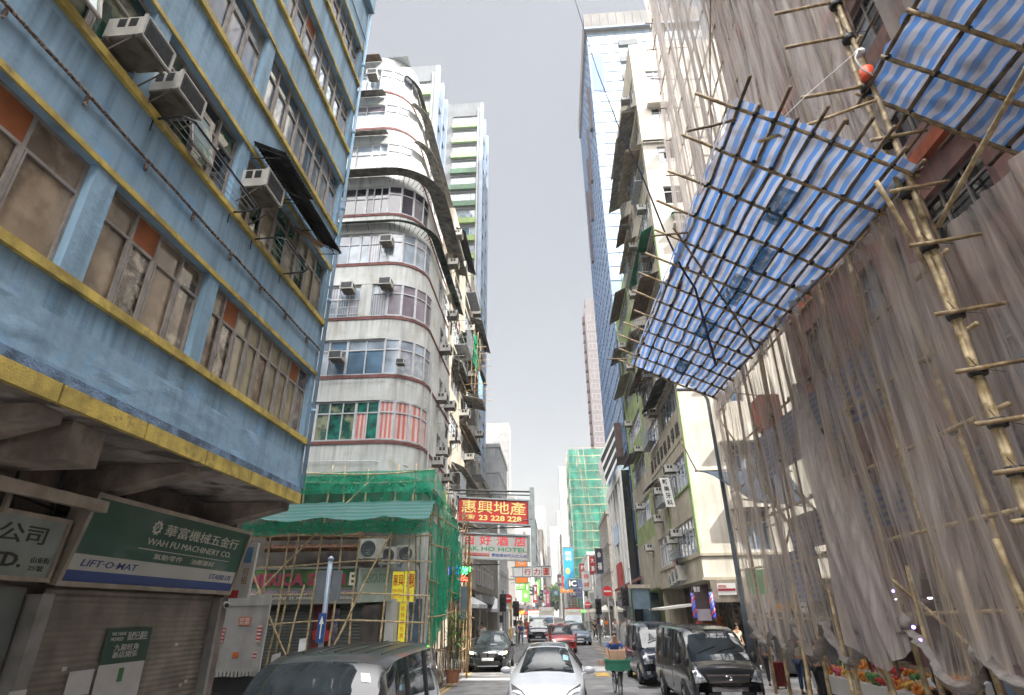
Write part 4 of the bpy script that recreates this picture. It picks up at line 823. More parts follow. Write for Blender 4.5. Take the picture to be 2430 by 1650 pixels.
t = thing('shop_lights', 'row of small round white lamps under the ceiling of the fruit shop', 'lamps', (9.5, 15, 3))
for p in ((8.6, 16.4), (8.6, 15.0), (8.5, 14.1), (9.3, 13.7), (9.2, 17.2)): mb = MB(); mb.lathe((p[0], p[1], 2.6), (0, 0, 1), [(0, .04), (.03, .05)], 10); mb.build('lamp', LMP, t)
t = thing('string_lights', 'short string of violet lamps hanging behind the net', 'lamps', (7, 13, 2.4))
VIO = M('violet_lamp', (.25, .15, .9), .5, var=0, emit=5)
for i in range(5): mb = MB(); mb.lathe((6.9+.02*i, 13.2-.08*i, 2.7-.22*i), (0, 0, 1), [(0, .02), (.03, .04), (.06, .02)], 8); mb.build('lamp', VIO, t)

# ---- scaffold proper
sf = thing('bamboo_scaffold', 'tall bamboo scaffold wrapped in ragged grey-brown netting along the right pavement', 'scaffold', (6.5, 14, 0))
_bc.seed(5)
ys = [9.25, 10.65, 12.05, 13.4, 14.8, 16.2, 17.6, 19.0, 20.3]
for i, y in enumerate(ys):
    bamboo(sf, (6.4+_bc.uniform(-.05, .05), y, .13), (6.5, y+_bc.uniform(-.15, .15), 15.5), .052, BAML, bend=.006, kn=.6); bamboo(sf, (6.5, y+.08, 14.8), (6.5, y+.1, 35), .045, BAM, bend=.004, kn=1.4)
    bamboo(sf, (7.55, y+.3, .13), (7.55, y+.3, 17), .042, BAMD, bend=.006, kn=.9)
for i, z in enumerate([2.35, 3.6, 4.95, 6.2, 7.5, 9.1, 10.8, 12.5, 14.2, 15.9, 17.6, 19.3, 21, 22.7, 24.4, 26.1, 27.8, 29.5, 31.2, 32.9, 34.6]):
    bamboo(sf, (6.33, 7.9, z), (6.33, 21.2, z+_bc.uniform(-.15, .15)), .038, BAML, bend=.004, kn=.7 if z < 12 else 1.4)
    if i < 12 and i % 2 == 0: bamboo(sf, (7.48, 5, z+.1), (7.48, 21.2, z+.1+_bc.uniform(-.1, .1)), .032, BAMD, bend=.004, kn=.9)
for a, b_ in (((6.28, 15.4, 5.2), (6.28, 9.2, 1.2)), ((6.28, 13, 1.0), (6.28, 18.5, 6.8)), ((6.28, 12.6, 5.5), (6.28, 10.2, 7.7)), ((6.3, 9, 10), (6.3, 18, 19)), ((6.3, 20, 12), (6.3, 12, 24)), ((6.3, 9, 20), (6.3, 20, 32)), ((6.3, 16.5, 4.6), (6.3, 20.8, 8.8)), ((6.3, 19.5, 2.0), (6.3, 16, 4.6))): bamboo(sf, a, b_, .036, BAM, bend=.006)
for i in range(12):
    y = 20.9; z = 10+i*2.1; bamboo(sf, (5.9+_bc.uniform(-.3, .2), y-.2, z), (8.2, y, z+_bc.uniform(-.3, .3)), .028, BAMD, bend=.006)
# the big double pole beside the canopies
for dx, dy, z0, z1, r in ((0, 0, .13, 8.3, .054), (.07, .1, .13, 5.4, .048), (-.02, .11, 3.2, 14, .048), (.03, -.02, 8.0, 17, .045)):
    bamboo(sf, (5.98+dx, 7.74+dy, z0), (6.0+dx, 7.78+dy, z1), r, BAML, bend=.004, kn=.34, n=9)
for z in (3.35, 3.95, 4.6, 5.35, 6.25, 7.45, 8.5, 9.6): # short cross stubs lashed on the big pole
    bamboo(sf, (5.62, 7.66, z), (6.35+_bc.uniform(0, .35), 7.62, z+.12), .036, BAM, bend=.004, kn=.3)
for z in (10.95, 12.3, 13.3): bamboo(sf, (4.85, 7.9, z), (6.1, 7.75, z+.05), .036, BAM, bend=.004, kn=.3)
bamboo(sf, (3.9, 7.9, 9.95), (6.1, 7.7, 10.6), .035, BAML, bend=.003); bamboo(sf, (6.05, 7.55, 7.7), (5.3, 3.2, 8.2), .04, BAML, bend=.003); bamboo(sf, (5.35, 7.5, 8.6), (6.45, 8.4, 6.8), .04, BAML, bend=.003)
bamboo(sf, (6.2, 6.15, 7.3), (6.3, 6.5, 3.6), .045, BAML, bend=.003)
bamboo(sf, (6.0, 6.1, .3), (6.05, 6.0, 3.9), .045, BAM, bend=.003)
for y in (8.4, 9.9, 11.3, 12.6, 14.2, 16.3): bamboo(sf, (6.0+_bc.uniform(-.1, .25), y, .13), (6.15+_bc.uniform(-.1, .1), y+_bc.uniform(-.5, .5), 2.4+_bc.uniform(0, 1)), .05, BAML, bend=.006, kn=.35)
# black lashings
mb = MB()
for z in (3.4, 4.0, 4.65, 5.4, 6.3, 7.5, 8.55, 9.65, 10.98, 12.3, 13.3, 2.2): mb.lathe((6.0, 7.8, z), (0, 0, 1), [(-.06, .115), (-.02, .125), (.03, .12), (.06, .11)], 10); mb.cyl((5.95, 7.68, z), (5.8, 7.6, z+.14), .006, 3); mb.cyl((5.95, 7.68, z), (6.2, 7.58, z-.1), .006, 3)
for y in ys:
    for z in (2.35, 3.6, 4.95, 6.2, 7.5): mb.lathe((6.4, y, z), (0, .3, 1), [(-.04, .06), (0, .075), (.04, .06)], 7)
tag(mb.build('lashing', TIE, sf), kind='stuff')
# nets
NETL = Mnet('grey_brown_net', (.64, .56, .50), .17, .84, (3, 8.5, .3), .5, lo2=.40, hi2=.66)
NETU = Mnet('pale_grey_net', (.63, .58, .55), .24, .87, (3, 10, .25), .5, lo2=.36, hi2=.62)
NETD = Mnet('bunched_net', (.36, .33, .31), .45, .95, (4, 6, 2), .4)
def fold(y, z, a=.12):
    return a*(nz3(y*1.6, z*.11, 2)+.55*nz3(y*4.2, z*.16, 9)+.25*nz3(y*10, z*.3, 5))
def hemz(y): 
    t = (y-8)/1.75; f = t-math.floor(t); return 1.45+.6*(abs(f-.5)*2)**1.6+.55*nz3(y*.45, 0, 3)
def low(u, v):
    y = 7.85+13.0*u; top = 8.85+.72*u-.35*(1-abs(math.sin(u*math.pi*9)))**2; h = hemz(y); z = h+(top-h)*v
    s = math.sin(u*math.pi*9); return (6.12+fold(y, z, .34)*(.35+.65*math.sin(min(1, v*1.1)*math.pi)**.5)+.1*(1-v)*s, y+.3*(1-v)*nz3(y*2, z*.2, 7), z)
cloth(sf, low, 260, 60, NETL, label='grey-brown net curtain hanging below the canopy')
def up_(u, v):
    y = 7.9+13.6*u; z = 9.0+27*v; y2 = y+.8*nz3(y*.3, z*.12, 1)*(1-u); return (6.1+fold(y, z*.7, .4)+.25*u*u, y2+.25*nz3(z*.4, 0, 5)*u, z)
cloth(sf, up_, 240, 110, NETU, label='pale grey net sheets high above the canopy')
cloth(sf, lambda u, v: (6.3+.9*nz3(u*8, v*2, 1)+.3*u, 7.95+2.8*u, 9.1+3.2*v*(1-u*.4)), 60, 20, NETU, label='net gathered at the big pole')
cloth(sf, lambda u, v: (6.85+fold(11.5-9.5*u, 3+14*v, .25), 11.5-9.5*u, 1.6+6.6*v+.25*nz3(u*9, 1, 1)*v), 140, 40, Mnet('far_right_net', (.60, .52, .47), .3, .86, (3, 7, .4), .45))
cloth(sf, lambda u, v: (6.8+fold(8-6.5*u, 11+9*v, .3), 8-6.5*u, 11.2+14*v), 60, 40, Mnet('grey_sheet', (.40, .36, .33), .6, .9, (2, 3, .5), .4))
# big loose swag
def swag(u, v):
    wd = .18+2.3*(1-v)**1.3; y = 12.6+.5*v+wd*(u-.5); return (5.98-.3*math.sin(u*math.pi)*math.sin(v*math.pi*.9)+.22*nz3(u*5, v*1.2, 3)+.08*nz3(u*14, v*2, 6), y, 1.9+5.4*v-.5*math.sin(u*math.pi)*(1-v)+.25*nz3(u*4, 0, 8)*(1-v))
cloth(sf, swag, 50, 40, Mnet('loose_net', (.54, .48, .44), .4, .9, (2, 9, .6), .45), label='torn net sheet hanging loose in front')
# knotted hem
rr_ = random.Random(4); pts = []; 
mbh = MB(); N_ = 150; pts = []; rad = []
for i in range(N_): y = 8.0+12.6*i/(N_-1); pts.append((6.1+.1*nz3(y*2, 0, 0), y, hemz(y)-.03)); rad.append(.028+.03*abs(nz3(y*2.4, 2, 0))+.035*max(0, nz3(y*1.1, 5, 0)))

def ruf(u, v):
    y = 8.0+12.6*u; h = hemz(y); s = v-.5; return (6.1+.10*nz3(y*5, v*2, 0)+.06*nz3(y*13, v*3, 5)+.10*math.sin(v*math.pi*2.2), y+.1*nz3(y*3, v*2, 7), h-.16+.36*v*(.6+.7*nz3(y*3, 1, 1)))
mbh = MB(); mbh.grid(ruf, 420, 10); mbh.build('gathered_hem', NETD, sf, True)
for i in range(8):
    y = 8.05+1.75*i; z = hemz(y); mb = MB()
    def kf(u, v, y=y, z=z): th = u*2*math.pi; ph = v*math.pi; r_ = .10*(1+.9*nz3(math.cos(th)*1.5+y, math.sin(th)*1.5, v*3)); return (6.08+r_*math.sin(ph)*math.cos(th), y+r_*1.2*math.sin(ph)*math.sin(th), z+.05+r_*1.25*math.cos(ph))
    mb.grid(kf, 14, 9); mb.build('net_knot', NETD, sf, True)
# striped tarpaulin bands fixed on the inner row
TBL = Mstripe('blue_grey_stripe_tarp', (.13, .17, .33), (.31, .31, .31), .17, 2, .6, .4, .3)
cloth(sf, lambda u, v: (7.3+.08*nz3(u*9, v*3, 1), 6+13*u, 4.0+.95*v+.05*nz3(u*9, 0, 3)), 60, 8, TBL, 'tarpaulin', 'blue and grey striped tarpaulin band behind the net')
cloth(sf, lambda u, v: (7.3+.08*nz3(u*9, v*3, 1), 10+10.8*u, 7.9-1.5*v+.05*nz3(u*9, 0, 3)), 60, 8, TBL, 'tarpaulin', 'upper striped tarpaulin band under the canopy')
cloth(sf, lambda u, v: (7.1+.08*nz3(u*9, v*3, 1), 17+4*u, 2.6+1.4*v), 20, 8, TBL, 'tarpaulin')
# ---- striped catch canopies
TARP = Mstripe('blue_white_stripe_tarp', (.085, .20, .46), (.34, .355, .42), .155, 0, .55, .7, .4)
def canopy(label, A, B, C, D, na, nb, over_out, over_in, seed, rb=.034, tarp_z=.07, group='striped catch canopies'):
    """A near inner, B far inner, C far outer, D near outer; na rafters, nb purlins"""
    A, B, C, D = map(Vector, (A, B, C, D)); _bc.seed(seed); t = thing('bamboo_canopy', label, 'canopy', A, 0, group)
    pt = lambda u, v: A*(1-u)*(1-v)+B*u*(1-v)+C*u*v+D*(1-u)*v
    nrm = (B-A).cross(D-A).normalized(); nrm = nrm if nrm.z > 0 else -nrm
    for i in range(na):
        u = i/(na-1); a, b_ = pt(u, 0), pt(u, 1); d = (b_-a).normalized(); bamboo(t, a-d*over_in*_bc.uniform(.3, 1)-nrm*.03, b_+d*over_out*_bc.uniform(.75, 1.1)-nrm*.03, rb*1.08, BAM, 'rafter', bend=.005, kn=.35)
    for j in range(nb):
        v = (j+.02)/(nb-1); a, b_ = pt(0, v), pt(1, v); d = (b_-a).normalized(); k = 2 if (b_-a).length > 7 else 1; 
        for q in range(k):
            p0, p1 = a+(b_-a)*q/k, a+(b_-a)*(q+1)/k; bamboo(t, p0-d*(.55 if q == 0 else .4)*_bc.uniform(.3, 1.3)+nrm*.03, p1+d*.5*_bc.uniform(.2, 1)+nrm*.03, rb, BAMD, 'purlin', bend=.005, kn=.35)
    mb = MB()
    for i in range(na):
        for j in range(nb): p = pt(i/(na-1), j/(nb-1)); mb.lathe(p-nrm*.0, nrm+Vector((.3, .2, 0)), [(-.06, .035), (0, .055), (.06, .035)], 6)
    tag(mb.build('lashing', TIE, t), kind='stuff')
    def tf(u, v):
        p = pt(u*1.02-.01, v*1.05-.02); s = 0.05*math.sin(u*math.pi*(na-1))*math.sin(v*math.pi*(nb-1)); return p+nrm*(tarp_z+.0*s+.06*nz3(u*9, v*5, seed)-.045*nz3(u*26, v*9, seed+2)-.05*abs(math.sin(v*math.pi*(nb-1)))*(.5+nz3(u*7, v*7, 5)))+(D-A).normalized()*(.12*nz3(u*24, 0, 3)*(v > .99 or v < .01))
    cloth(t, tf, 180, 90, TARP, 'tarpaulin'); return t, pt, nrm
t1, pt1, n1 = canopy('long blue and white striped canopy slung over the kerb on a bamboo grid', (6.05, 7.6, 8.8), (6.05, 20.2, 9.55), (3.3, 20.2, 10.9), (3.55, 7.6, 10.5), 13, 10, .85, .2, 3)
bamboo(t1, pt1(.62, .0)-n1*.08, pt1(.3, 1.12)-n1*.08, .035, BAM, 'brace'); bamboo(t1, pt1(.93, 1)-n1*.08, pt1(1.03, 1.35), .03, BAMD, 'brace'); bamboo(t1, pt1(.3, 1)-n1*.05, pt1(.36, 1.27), .03, BAMD, 'brace'); bamboo(t1, pt1(.02, .98), pt1(.05, 1.22)-n1*.3, .03, BAMD, 'brace')
for (u, v, r_) in ((.42, .45, .32), (.30, .42, .25), (.62, .5, .3), (.88, .5, .3), (.15, .5, .25)):   # sagging rubbish and old net under the tarpaulin
    c_ = pt1(u, v)-n1*.02; mb = MB(); sd_ = u*10
    mb.grid(lambda a, b_, c_=c_, r_=r_, sd_=sd_: c_+Vector((0, 1, .05))*((a-.5)*r_*4.5)+Vector((-.85, 0, .55))*((b_-.5)*r_*1.4)-n1*(.18*math.sin(a*math.pi)*math.sin(b_*math.pi)*(1+.9*nz3(a*5, b_*3, sd_))), 16, 8); mb.build('sagging_net', Mnet('old_blue_green_net', (.05, .14, .20), .45, .95, (5, 5, 5), .5), t1, True)
mb = MB(); mb.grid(lambda u, v: pt1(u, 1.0)+Vector((-.1-.1*v, 0, .06-.15*v+.08*nz3(u*18, v, 1))), 90, 3); mb.build('frayed_edge', TARP, t1, True)
canopy('upper striped canopy at the top right, sloping over the corner of the scaffold', (8.6, 7.9, 9.0), (8.6, 1.5, 9.0), (5.98, 1.5, 10.9), (5.98, 7.9, 10.9), 9, 5, .15, .3, 8, rb=.042)
# small tarpaulin awning at the far end
t = thing('tarpaulin_awning', 'small slate-blue tarpaulin stretched between poles beyond the lamp post', 'awning', (6.5, 21.5, 6.5)); cloth(t, lambda u, v: (5.45+3.3*u, 21.9-1.5*v*(1-.0*u), 7.2-.1*u-(1.45*v)*(.25+.75*min(1, u*2.2))+.04*nz3(u*7, v*3, 2)), 40, 14, M('slate_tarpaulin', (.13, .20, .29), .6, var=.25, scale=3, trans=.4), 'tarpaulin')
bamboo(t, (5.4, 21.9, 7.2), (9, 21.9, 7.1), .03, BAM); bamboo(t, (5.0, 21.8, 8.4), (5.45, 21.9, 7.2), .025, BAM); bamboo(t, (6.2, 20.4, 5.9), (8.8, 20.4, 5.6), .03, BAM)
# orange-red tin and white rope on the big pole
t = thing('tin', 'bright orange-red tin tied to the big bamboo pole', 'tin', (5.93, 7.64, 11.05)); mb = MB(); mb.lathe((5.93, 7.62, 11.0), (.1, 0, 1), [(0, .1), (.02, .115), (.24, .115), (.26, .1)], 14); mb.build('can', M('orange_red_tin', (.75, .09, .03), .45, var=.05), t, True); mb = MB(); mb.lathe((5.956, 7.62, 11.26), (.1, 0, 1), [(0, .07), (.02, .07)], 10); mb.build('lid', STEEL, t)
mb = MB(); mb.tube([(5.98, 7.55, 11.65), (5.85, 7.5, 11.6), (5.75, 7.5, 11.4), (5.8, 7.5, 11.1), (5.95, 7.5, 10.95)], .014, 6); mb.tube([(5.85, 7.5, 11.6), (4.9, 7.8, 10.9), (3.95, 7.9, 10.0)], .007, 4); mb.lathe((5.95, 7.6, 11.65), (0, 0, 1), [(-.04, .08), (.04, .09)], 8); tag(mb.build('rope', WHT, None, True), 'white rope looped round the big bamboo pole above the orange tin', 'rope')
# ================================================================ white corner block on the right
CRW = M('cream_white_render', (.56, .53, .46), .8, var=.14, scale=1, stain=.5, stain_col=(.25, .2, .14), bump=.25, bscale=12)
TAN_ = M('tan_grey_render', (.40, .36, .28), .85, var=.16, scale=1.1, stain=.75, stain_col=(.14, .12, .09), bump=.25, bscale=12, patch=.12, patch_col=(.30, .27, .21))
wb = thing('corner_block', 'cream residential corner block with sunlit side wall, awnings and raised characters, right side', 'building', (7, 29.6, 0))
FW = Fr((7, 0, 0), (0, -1, 0)); FY = Fr((0, 29.6, 0), (1, 0, 0), (0, -1, 0))
SR = [5.0, 8.35, 12.55, 15.9, 19.2, 22.5, 25.8, 29.2, 32.8, 36.5]; HR = [1.75, 1.75, 1.6, 1.5, 1.6, 1.6, 1.6, 1.6, 1.6, 1.6]; TOPW = 41
Y2 = -41.5
hw = []
for k, z in enumerate(SR):
    for (a, b) in ((-41, -36), (-35.3, -30.2)): hw.append((a, b, z, z+HR[k]))
hf = [(9.0, 10.4, z+.0, z+(1.9 if k < 2 else 1.5)) if k < 4 else (7.9 if k > 5 else 8.4, 9.1 if k > 5 else 9.7, z+.2, z+1.6) for k, z in enumerate(SR)]
mb = MB(); wall_mesh(mb, FW, Y2, -29.6, 3.75, TOPW, hw, .2, 1); wall_mesh(mb, FY, 7, 18, 3.75, TOPW, hf, .2, 0); mb.quad((7, 29.6, TOPW), (18, 29.6, TOPW), (18, 41.5, TOPW), (7, 41.5, TOPW)); mb.quad((7, 41.5, 0), (18, 41.5, 0), (18, 41.5, TOPW), (7, 41.5, TOPW), 1); mb.quad((7, 29.6, 3.75), (10.5, 29.6, 3.75), (10.5, 41.5, 3.75), (7, 41.5, 3.75), 1)
mb.build('wall', [CRW, TAN_], wb)
mb = MB(); mb.box(6.93, 18, 29.53, 29.6, 4.8, 4.92); mb.box(6.93, 7, 29.6, 41.5, 4.8, 4.92); mb.box(6.9, 18, 29.5, 29.598, 3.72, 3.85); mb.box(6.9, 6.998, 29.6, 41.5, 3.72, 3.85); mb.build('ledge', TAN_, wb)
for i, h in enumerate(hw):
    window(wb, FW, h[0], h[1], h[2], h[3], 6, .3, .14, (WFR, ALU, FMB)[i % 3], [(GLP, CURT), (GLB, GLP), (GLTL, GLP), (GLD, GLB)][i % 4], .06)
for i, h in enumerate(hf): window(wb, FY, h[0], h[1], h[2], h[3], 2, .3, .12, WFR, [GLD, GLD] if i > 5 else [GLP, GLB], .06)
for k, z in enumerate(SR):   # concrete hoods over the side windows
    h = hf[k]
    if k in (0, 1, 2, 3, 5, 8): mb = MB(); mb.ob(FY, h[0]-.25, h[1]+.25, h[3]+.05, h[3]+.14, .002, .45); mb.build('hood', CRW, wb)
mb = MB(); mb.ob(FY, 9.0, 10.6, 6.95, 7.6, .002, .6); mb.build('concrete_balcony', CRW, wb)
GRP = M('green_trim', (.16, .30, .06), .6, var=.2, scale=4)
mb = MB(); mb.box(6.93, 7.0, 29.62, 29.7, 5.0, 9.4); mb.box(6.93, 7.0, 36.1, 36.18, 5, 9.2); mb.box(6.93, 7, 29.6, 36, 8.22, 8.32); mb.cyl((6.94, 29.5, 4.9), (6.94, 29.5, 24), .035, 6); mb.build('green_pipe', GRP, wb)
# raised characters
mb = MB(); mb.ob(FW, -40.6, -30.0, 10.75, 12.15, .002, .035); mb.build('name_panel', TAN_, wb)
for i, ch in enumerate('漢江龍獅健身學院'[::-1][::-1]): text(wb, ch, FW, -40.1+i*1.28, -39.3+i*1.28, 11.05, 11.85, M('dark_bronze_letters', (.05, .045, .04), .6), c=.05, depth=.03, bold=.01)
t = thing('shop_sign', 'small white vertical sign with black characters projecting from the cream corner block', 'sign', (6.5, 32, 8)); F = Fr((6.2, 32.5, 7.6), (1, 0, 0), (0, -1, 0), (-.12, 0, 1)); mb = MB(); mb.ob(F, 0, .5, 0, 1.6, -.08, 0); mb.build('panel', WHT, t)
for i, ch in enumerate('新美牙科'): text(t, ch, F, .1, .4, 1.22-i*.38, 1.52-i*.38, BLK, bold=.02)
mb = MB(); mb.cyl((6.2, 32.5, 9.3), (7, 32.5, 9.3), .025, 5); mb.build('bracket', STEEL, t)
# awnings, cages, air conditioners, washing over the street face
AWB = M('brown_sheet', (.16, .10, .06), .8, .1, var=.35, scale=3, stain=.5); AWG = M('green_sheet', (.01, .26, .14), .6, var=.25, scale=3, trans=.3); AWC = M('cream_sheet', (.33, .28, .2), .7, .1, var=.3, scale=3, stain=.5)
def aw(b_, F, a0, a1, z, d, mat, drop=.5, lab=None): corr_awning(b_, F, a0, a1, z, z-drop, d, mat, n=int((a1-a0)*12), amp=.02, wav=.16, ribs=max(3, int((a1-a0)/.8)), label=lab)
for k, (a0, a1, d, m_) in {2: (-36, -30.2, 1.0, COR), 3: (-40, -35, .9, AWC), 4: (-35.6, -30.0, 1.2, AWB), 5: (-36.8, -29.8, .8, AWG), 6: (-40, -35.5, .9, AWC), 7: (-35.5, -29.7, 1.2, AWC), 8: (-41, -29.7, 1.1, AWN), 9: (-41, -36, .6, AWC)}.items(): aw(wb, FW, a0, a1, SR[k]+HR[k]+.45, d, m_)
for k, (a0, a1, d, m_) in {3: (-41, -36.5, 1.0, AWB), 4: (-41, -37, 1.0, AWC), 7: (-41, -37, .8, AWR), 1: (-41.2, -38.5, .7, COR)}.items(): aw(wb, FW, a0, a1, SR[k]+HR[k]+.3, d, m_)
aw(wb, FY, 8.1, 9.6, SR[5]+2.6, .5, AWG, .15, 'small green awning over a side window'); aw(wb, FY, 8.3, 9.9, SR[4]+1.95, .5, AWB, .15)
aw(wb, FY, 7.0, 9.0, SR[7]+2.1, .25, AWN, .05)
def cage(b_, F, a0, a1, z0, z1, d, mat=STEEL):
    mb = MB(); n = int((a1-a0)/.16)
    for i in range(n+1): a = a0+(a1-a0)*i/n; mb.ob(F, a-.008, a+.008, z0, z1, d-.016, d)
    for z in (z0, (z0+z1)/2, z1): mb.ob(F, a0, a1, z-.012, z+.012, d-.02, d+.004); mb.ob(F, a0, a0+.02, z-.012, z+.012, 0, d-.02); mb.ob(F, a1-.02, a1, z-.012, z+.012, 0, d-.02)
    mb.ob(F, a0, a1, z0-.03, z0-.012, .05, d-.02); mb.build('window_cage', mat, b_)
for (a0, a1, z0, h, d) in ((-34.5, -32, 22.5, 1.3, .55), (-40, -37.5, 19.2, 1.4, .6), (-34, -31.5, 15.9, 1.0, .5), (-40, -37, 12.6, 1.2, .55), (-37.5, -35.2, 8.3, .5, .5), (-35, -32.3, 5.0, .5, .5), (-39.5, -37, 25.8, 1.3, .6), (-33.5, -31, 29.2, 1.4, .5)): cage(wb, FW, a0, a1, z0, z0+h, d)
GW = 'air conditioners on the cream corner block'; spots = [(-33.5, 6.1), (-34.9, 5.9), (-33, 9.55), (-37.2, 9.1), (-38.5, 7.6), (-36, 13.9), (-37.8, 14.6), (-31, 17.0), (-36.6, 16.8), (-39, 20.3), (-35.9, 20), (-32.5, 23.7), (-38, 24), (-31.4, 26.8), (-36, 27), (-40, 27.6), (-33.9, 30.6), (-38.3, 30.7), (-35.9, 33.6), (-40.3, 34.8), (-31.9, 37.6), (-40.6, 17.4), (-37.3, 33.9)]
for i, (a, z) in enumerate(sorted(spots, key=lambda s: s[1])): put_ac(FW, a, z, 'air conditioner on the street face of the cream corner block, %s lowest there' % (ordn(i+1) if i < 20 else ordn(i-19)+' after twenty'), GW, .95)
for i, (x, k) in enumerate(((8.9, 3), (8.7, 4), (9.1, 5), (8.8, 7))): put_ac(FY, x+.1, SR[k]+1.3, 'air conditioner on the sunlit side wall of the cream corner block, %s lowest there' % ordn(i+1), GW, 1)
washing(6.2, 38.5, 41, 17.3, [CLB, CLN, CLU], 'dark and blue washing under a tan awning of the cream corner block', 6, .7); washing(6.2, 36, 37.8, 13.0, [CLU, CLU, CLN], 'blue overalls hung beside the black awning of the cream corner block', 7, .6); washing(6.3, 40, 41.2, 22.2, [CLR, CLB], 'red cloth drying high on the cream corner block', 8, .6); washing(6.3, 33.6, 35, 5.0, [CLP, CLB], 'pink cloth drying just above the shop signs', 9, .5); washing(6.3, 39.5, 41, 26.5, [CLB, CLB], 'black garments below the topmost awnings', 10, .7)
for i, (y, z, s) in enumerate(((33.9, 4.35, 1.3), (35.2, 4.3, 1.2), (36.4, 4.2, 1.1))): put_cond(FW, -y, z-.45, ('largest', 'middle', 'smallest')[i]+' of three condensers on the lowest ledge of the cream corner block', 'condensers on the cream corner block', s)
# recessed shops under the block
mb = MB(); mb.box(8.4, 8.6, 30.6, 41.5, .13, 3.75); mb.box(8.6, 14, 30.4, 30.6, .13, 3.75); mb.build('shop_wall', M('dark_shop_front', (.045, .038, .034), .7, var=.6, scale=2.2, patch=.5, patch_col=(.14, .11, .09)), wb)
for y in (33.2, 37.2): mb = MB(); mb.box(8.1, 8.42, y, y+.45, .13, 3.75); mb.build('pillar', TAN_, wb)
shutter(wb, Fr((8.36, 0, 0), (0, -1, 0)), -36.9, -34.9, .13, 2.5, SHUT, .1)
for i, x in enumerate((8.75, 9.35, 9.95, 10.7)): mb = MB(); mb.box(x, x+.28, 30.2, 30.35, .2, 2.3); mb.build('display_rack', M('mixed_clothes_%d' % i, ((.10, .10, .14), (.28, .22, .2), (.30, .12, .10), (.06, .07, .05))[i], .9, var=.8, scale=5, patch=.5, patch_col=(.3, .28, .26)), wb)
# signs below the ledge
def flat_sign(label, F, w_, h_, mat, texts=(), th=.1, cat='sign', frame=None, name='shop_sign'):
    t = thing(name, label, cat, F(0, 0)); mb = MB(); mb.ob(F, 0, w_, 0, h_, -th, 0); mb.build('panel', mat, t)
    if frame: mb = MB(); [mb.ob(F, *q, -th-.005, .02) for q in ((-.03, 0, -.03, h_+.03), (w_, w_+.03, -.03, h_+.03), (0, w_, -.03, 0), (0, w_, h_, h_+.03))]; mb.build('frame', frame, t)
    for tx in texts:
        s, a0, a1, b0, b1, m_ = tx[:6]; text(t, s, F, a0*w_, a1*w_, b0*h_, b1*h_, m_, bold=tx[6] if len(tx) > 6 else .01)
    return t
FN = (0, -1, 0)
BEIGE = M('beige_fascia', (.34, .29, .22), .7, var=.2, stain=.5); DBRN = M('dark_fascia', (.07, .045, .045), .6, var=.3)
flat_sign('beige fascia with a maroon and white oval plate under the cream corner block', Fr((7.15, 29.2, 2.75), (.9, -.28, 0), None, (0, 0, 1)), 1.35, .95, BEIGE)
flat_sign('white and maroon rounded plate on the beige fascia', Fr((7.4, 29.02, 3.05), (.9, -.28, 0), None, (0, 0, 1)), .8, .5, WHT, [('RYCHA', .08, .5, .62, .86, CLR, .03)], .03)
mb = MB(); FQ = Fr((7.4, 29.02, 3.05), (.9, -.28, 0), None, (0, 0, 1)); mb.ob(FQ, .02, .78, .17, .27, .002, .012); tag(mb.build('sign_stripe', M('maroon_stripe', (.3, .02, .04), .5)), 'maroon stripe across the white rounded plate', 'stripe')
flat_sign('long plain beige fascia right of the maroon oval plate', Fr((8.45, 28.75, 2.7), (1, -.1, 0), None), 1.7, 1.05, BEIGE, [('茶餐', .1, .5, .6, .9, CLR)])
flat_sign('dark shop sign box with lilac lower half hung under the cream block', Fr((6.55, 30.5, 1.95), (1, -.1, 0)), .75, 1.6, DBRN, [('髮廊', .1, .5, .8, .95, WHT)])
flat_sign('pale lilac lower panel on the dark hanging shop sign', Fr((6.57, 30.44, 1.98), (1, -.1, 0)), .7, .5, M('lilac_panel', (.36, .32, .36), .6, var=.1))
BP = M('barber_pole_stripes', (.03, .06, .6), .3, var=0, emit=.08); BPR = M('barber_red', (.6, .03, .05), .3, var=0, emit=.08)
for i, (x, y) in enumerate(((6.5, 30.3), (7.05, 29.0))):
    t = thing('barber_pole', ('lit blue and red barber pole left of the dark hanging sign', 'lit blue and red barber pole right of the dark hanging sign')[i], 'barber pole', (x, y, 2.2)); mb = MB(); mb.cyl((x, y, 2.1), (x, y, 3.2), .085, 12); mb.build('tube', M('barber_white', (.25, .25, .4), .2), t, True)
    for q, m_ in ((0, BP), (1, BPR), (2, BP)):
        mb = MB(); mb.tube([(x+.088*math.cos(a*.5+q*2.1), y+.088*math.sin(a*.5+q*2.1), 2.12+a*.045) for a in range(24)], .022, 5); mb.build('stripe', m_, t)
    mb = MB(); mb.cyl((x, y, 3.2), (x, y, 3.3), .1, 12); mb.cyl((x, y, 2.0), (x, y, 2.1), .1, 12); mb.build('cap', BLK, t)
t = flat_sign('green shop sign with two orange ovals behind the net, right pavement', Fr((8.3, 27.5, 3.02), (1, -.25, 0)), 2.4, 1.0, M('leaf_green_sign', (.10, .30, .11), .5, var=.15), [('專修', .28, .44, .2, .8, M('orange_letters', (.6, .25, .05), .5)), ('理髮', .56, .72, .2, .8, M('orange_letters', (.6, .25, .05), .5))])
flat_sign('white shop sign with orange characters below the green sign', Fr((8.3, 27.5, 2.3), (1, -.25, 0)), 2.2, .68, M('dirty_white_sign', (.42, .40, .37), .6, var=.15), [('精品', .32, .8, .12, .88, M('orange_letters', (.6, .25, .05), .5), .03), ('特價\n優惠', .06, .22, .2, .8, BLK)])
mb = MB(); mb.box(8.6, 13, 26.4, 28.4, .13, 2.25); tag(mb.build('market_stall', M('stall_grey', (.10, .10, .10), .8, var=.4)), 'dark boxy market stall under the green and white signs', 'stall')
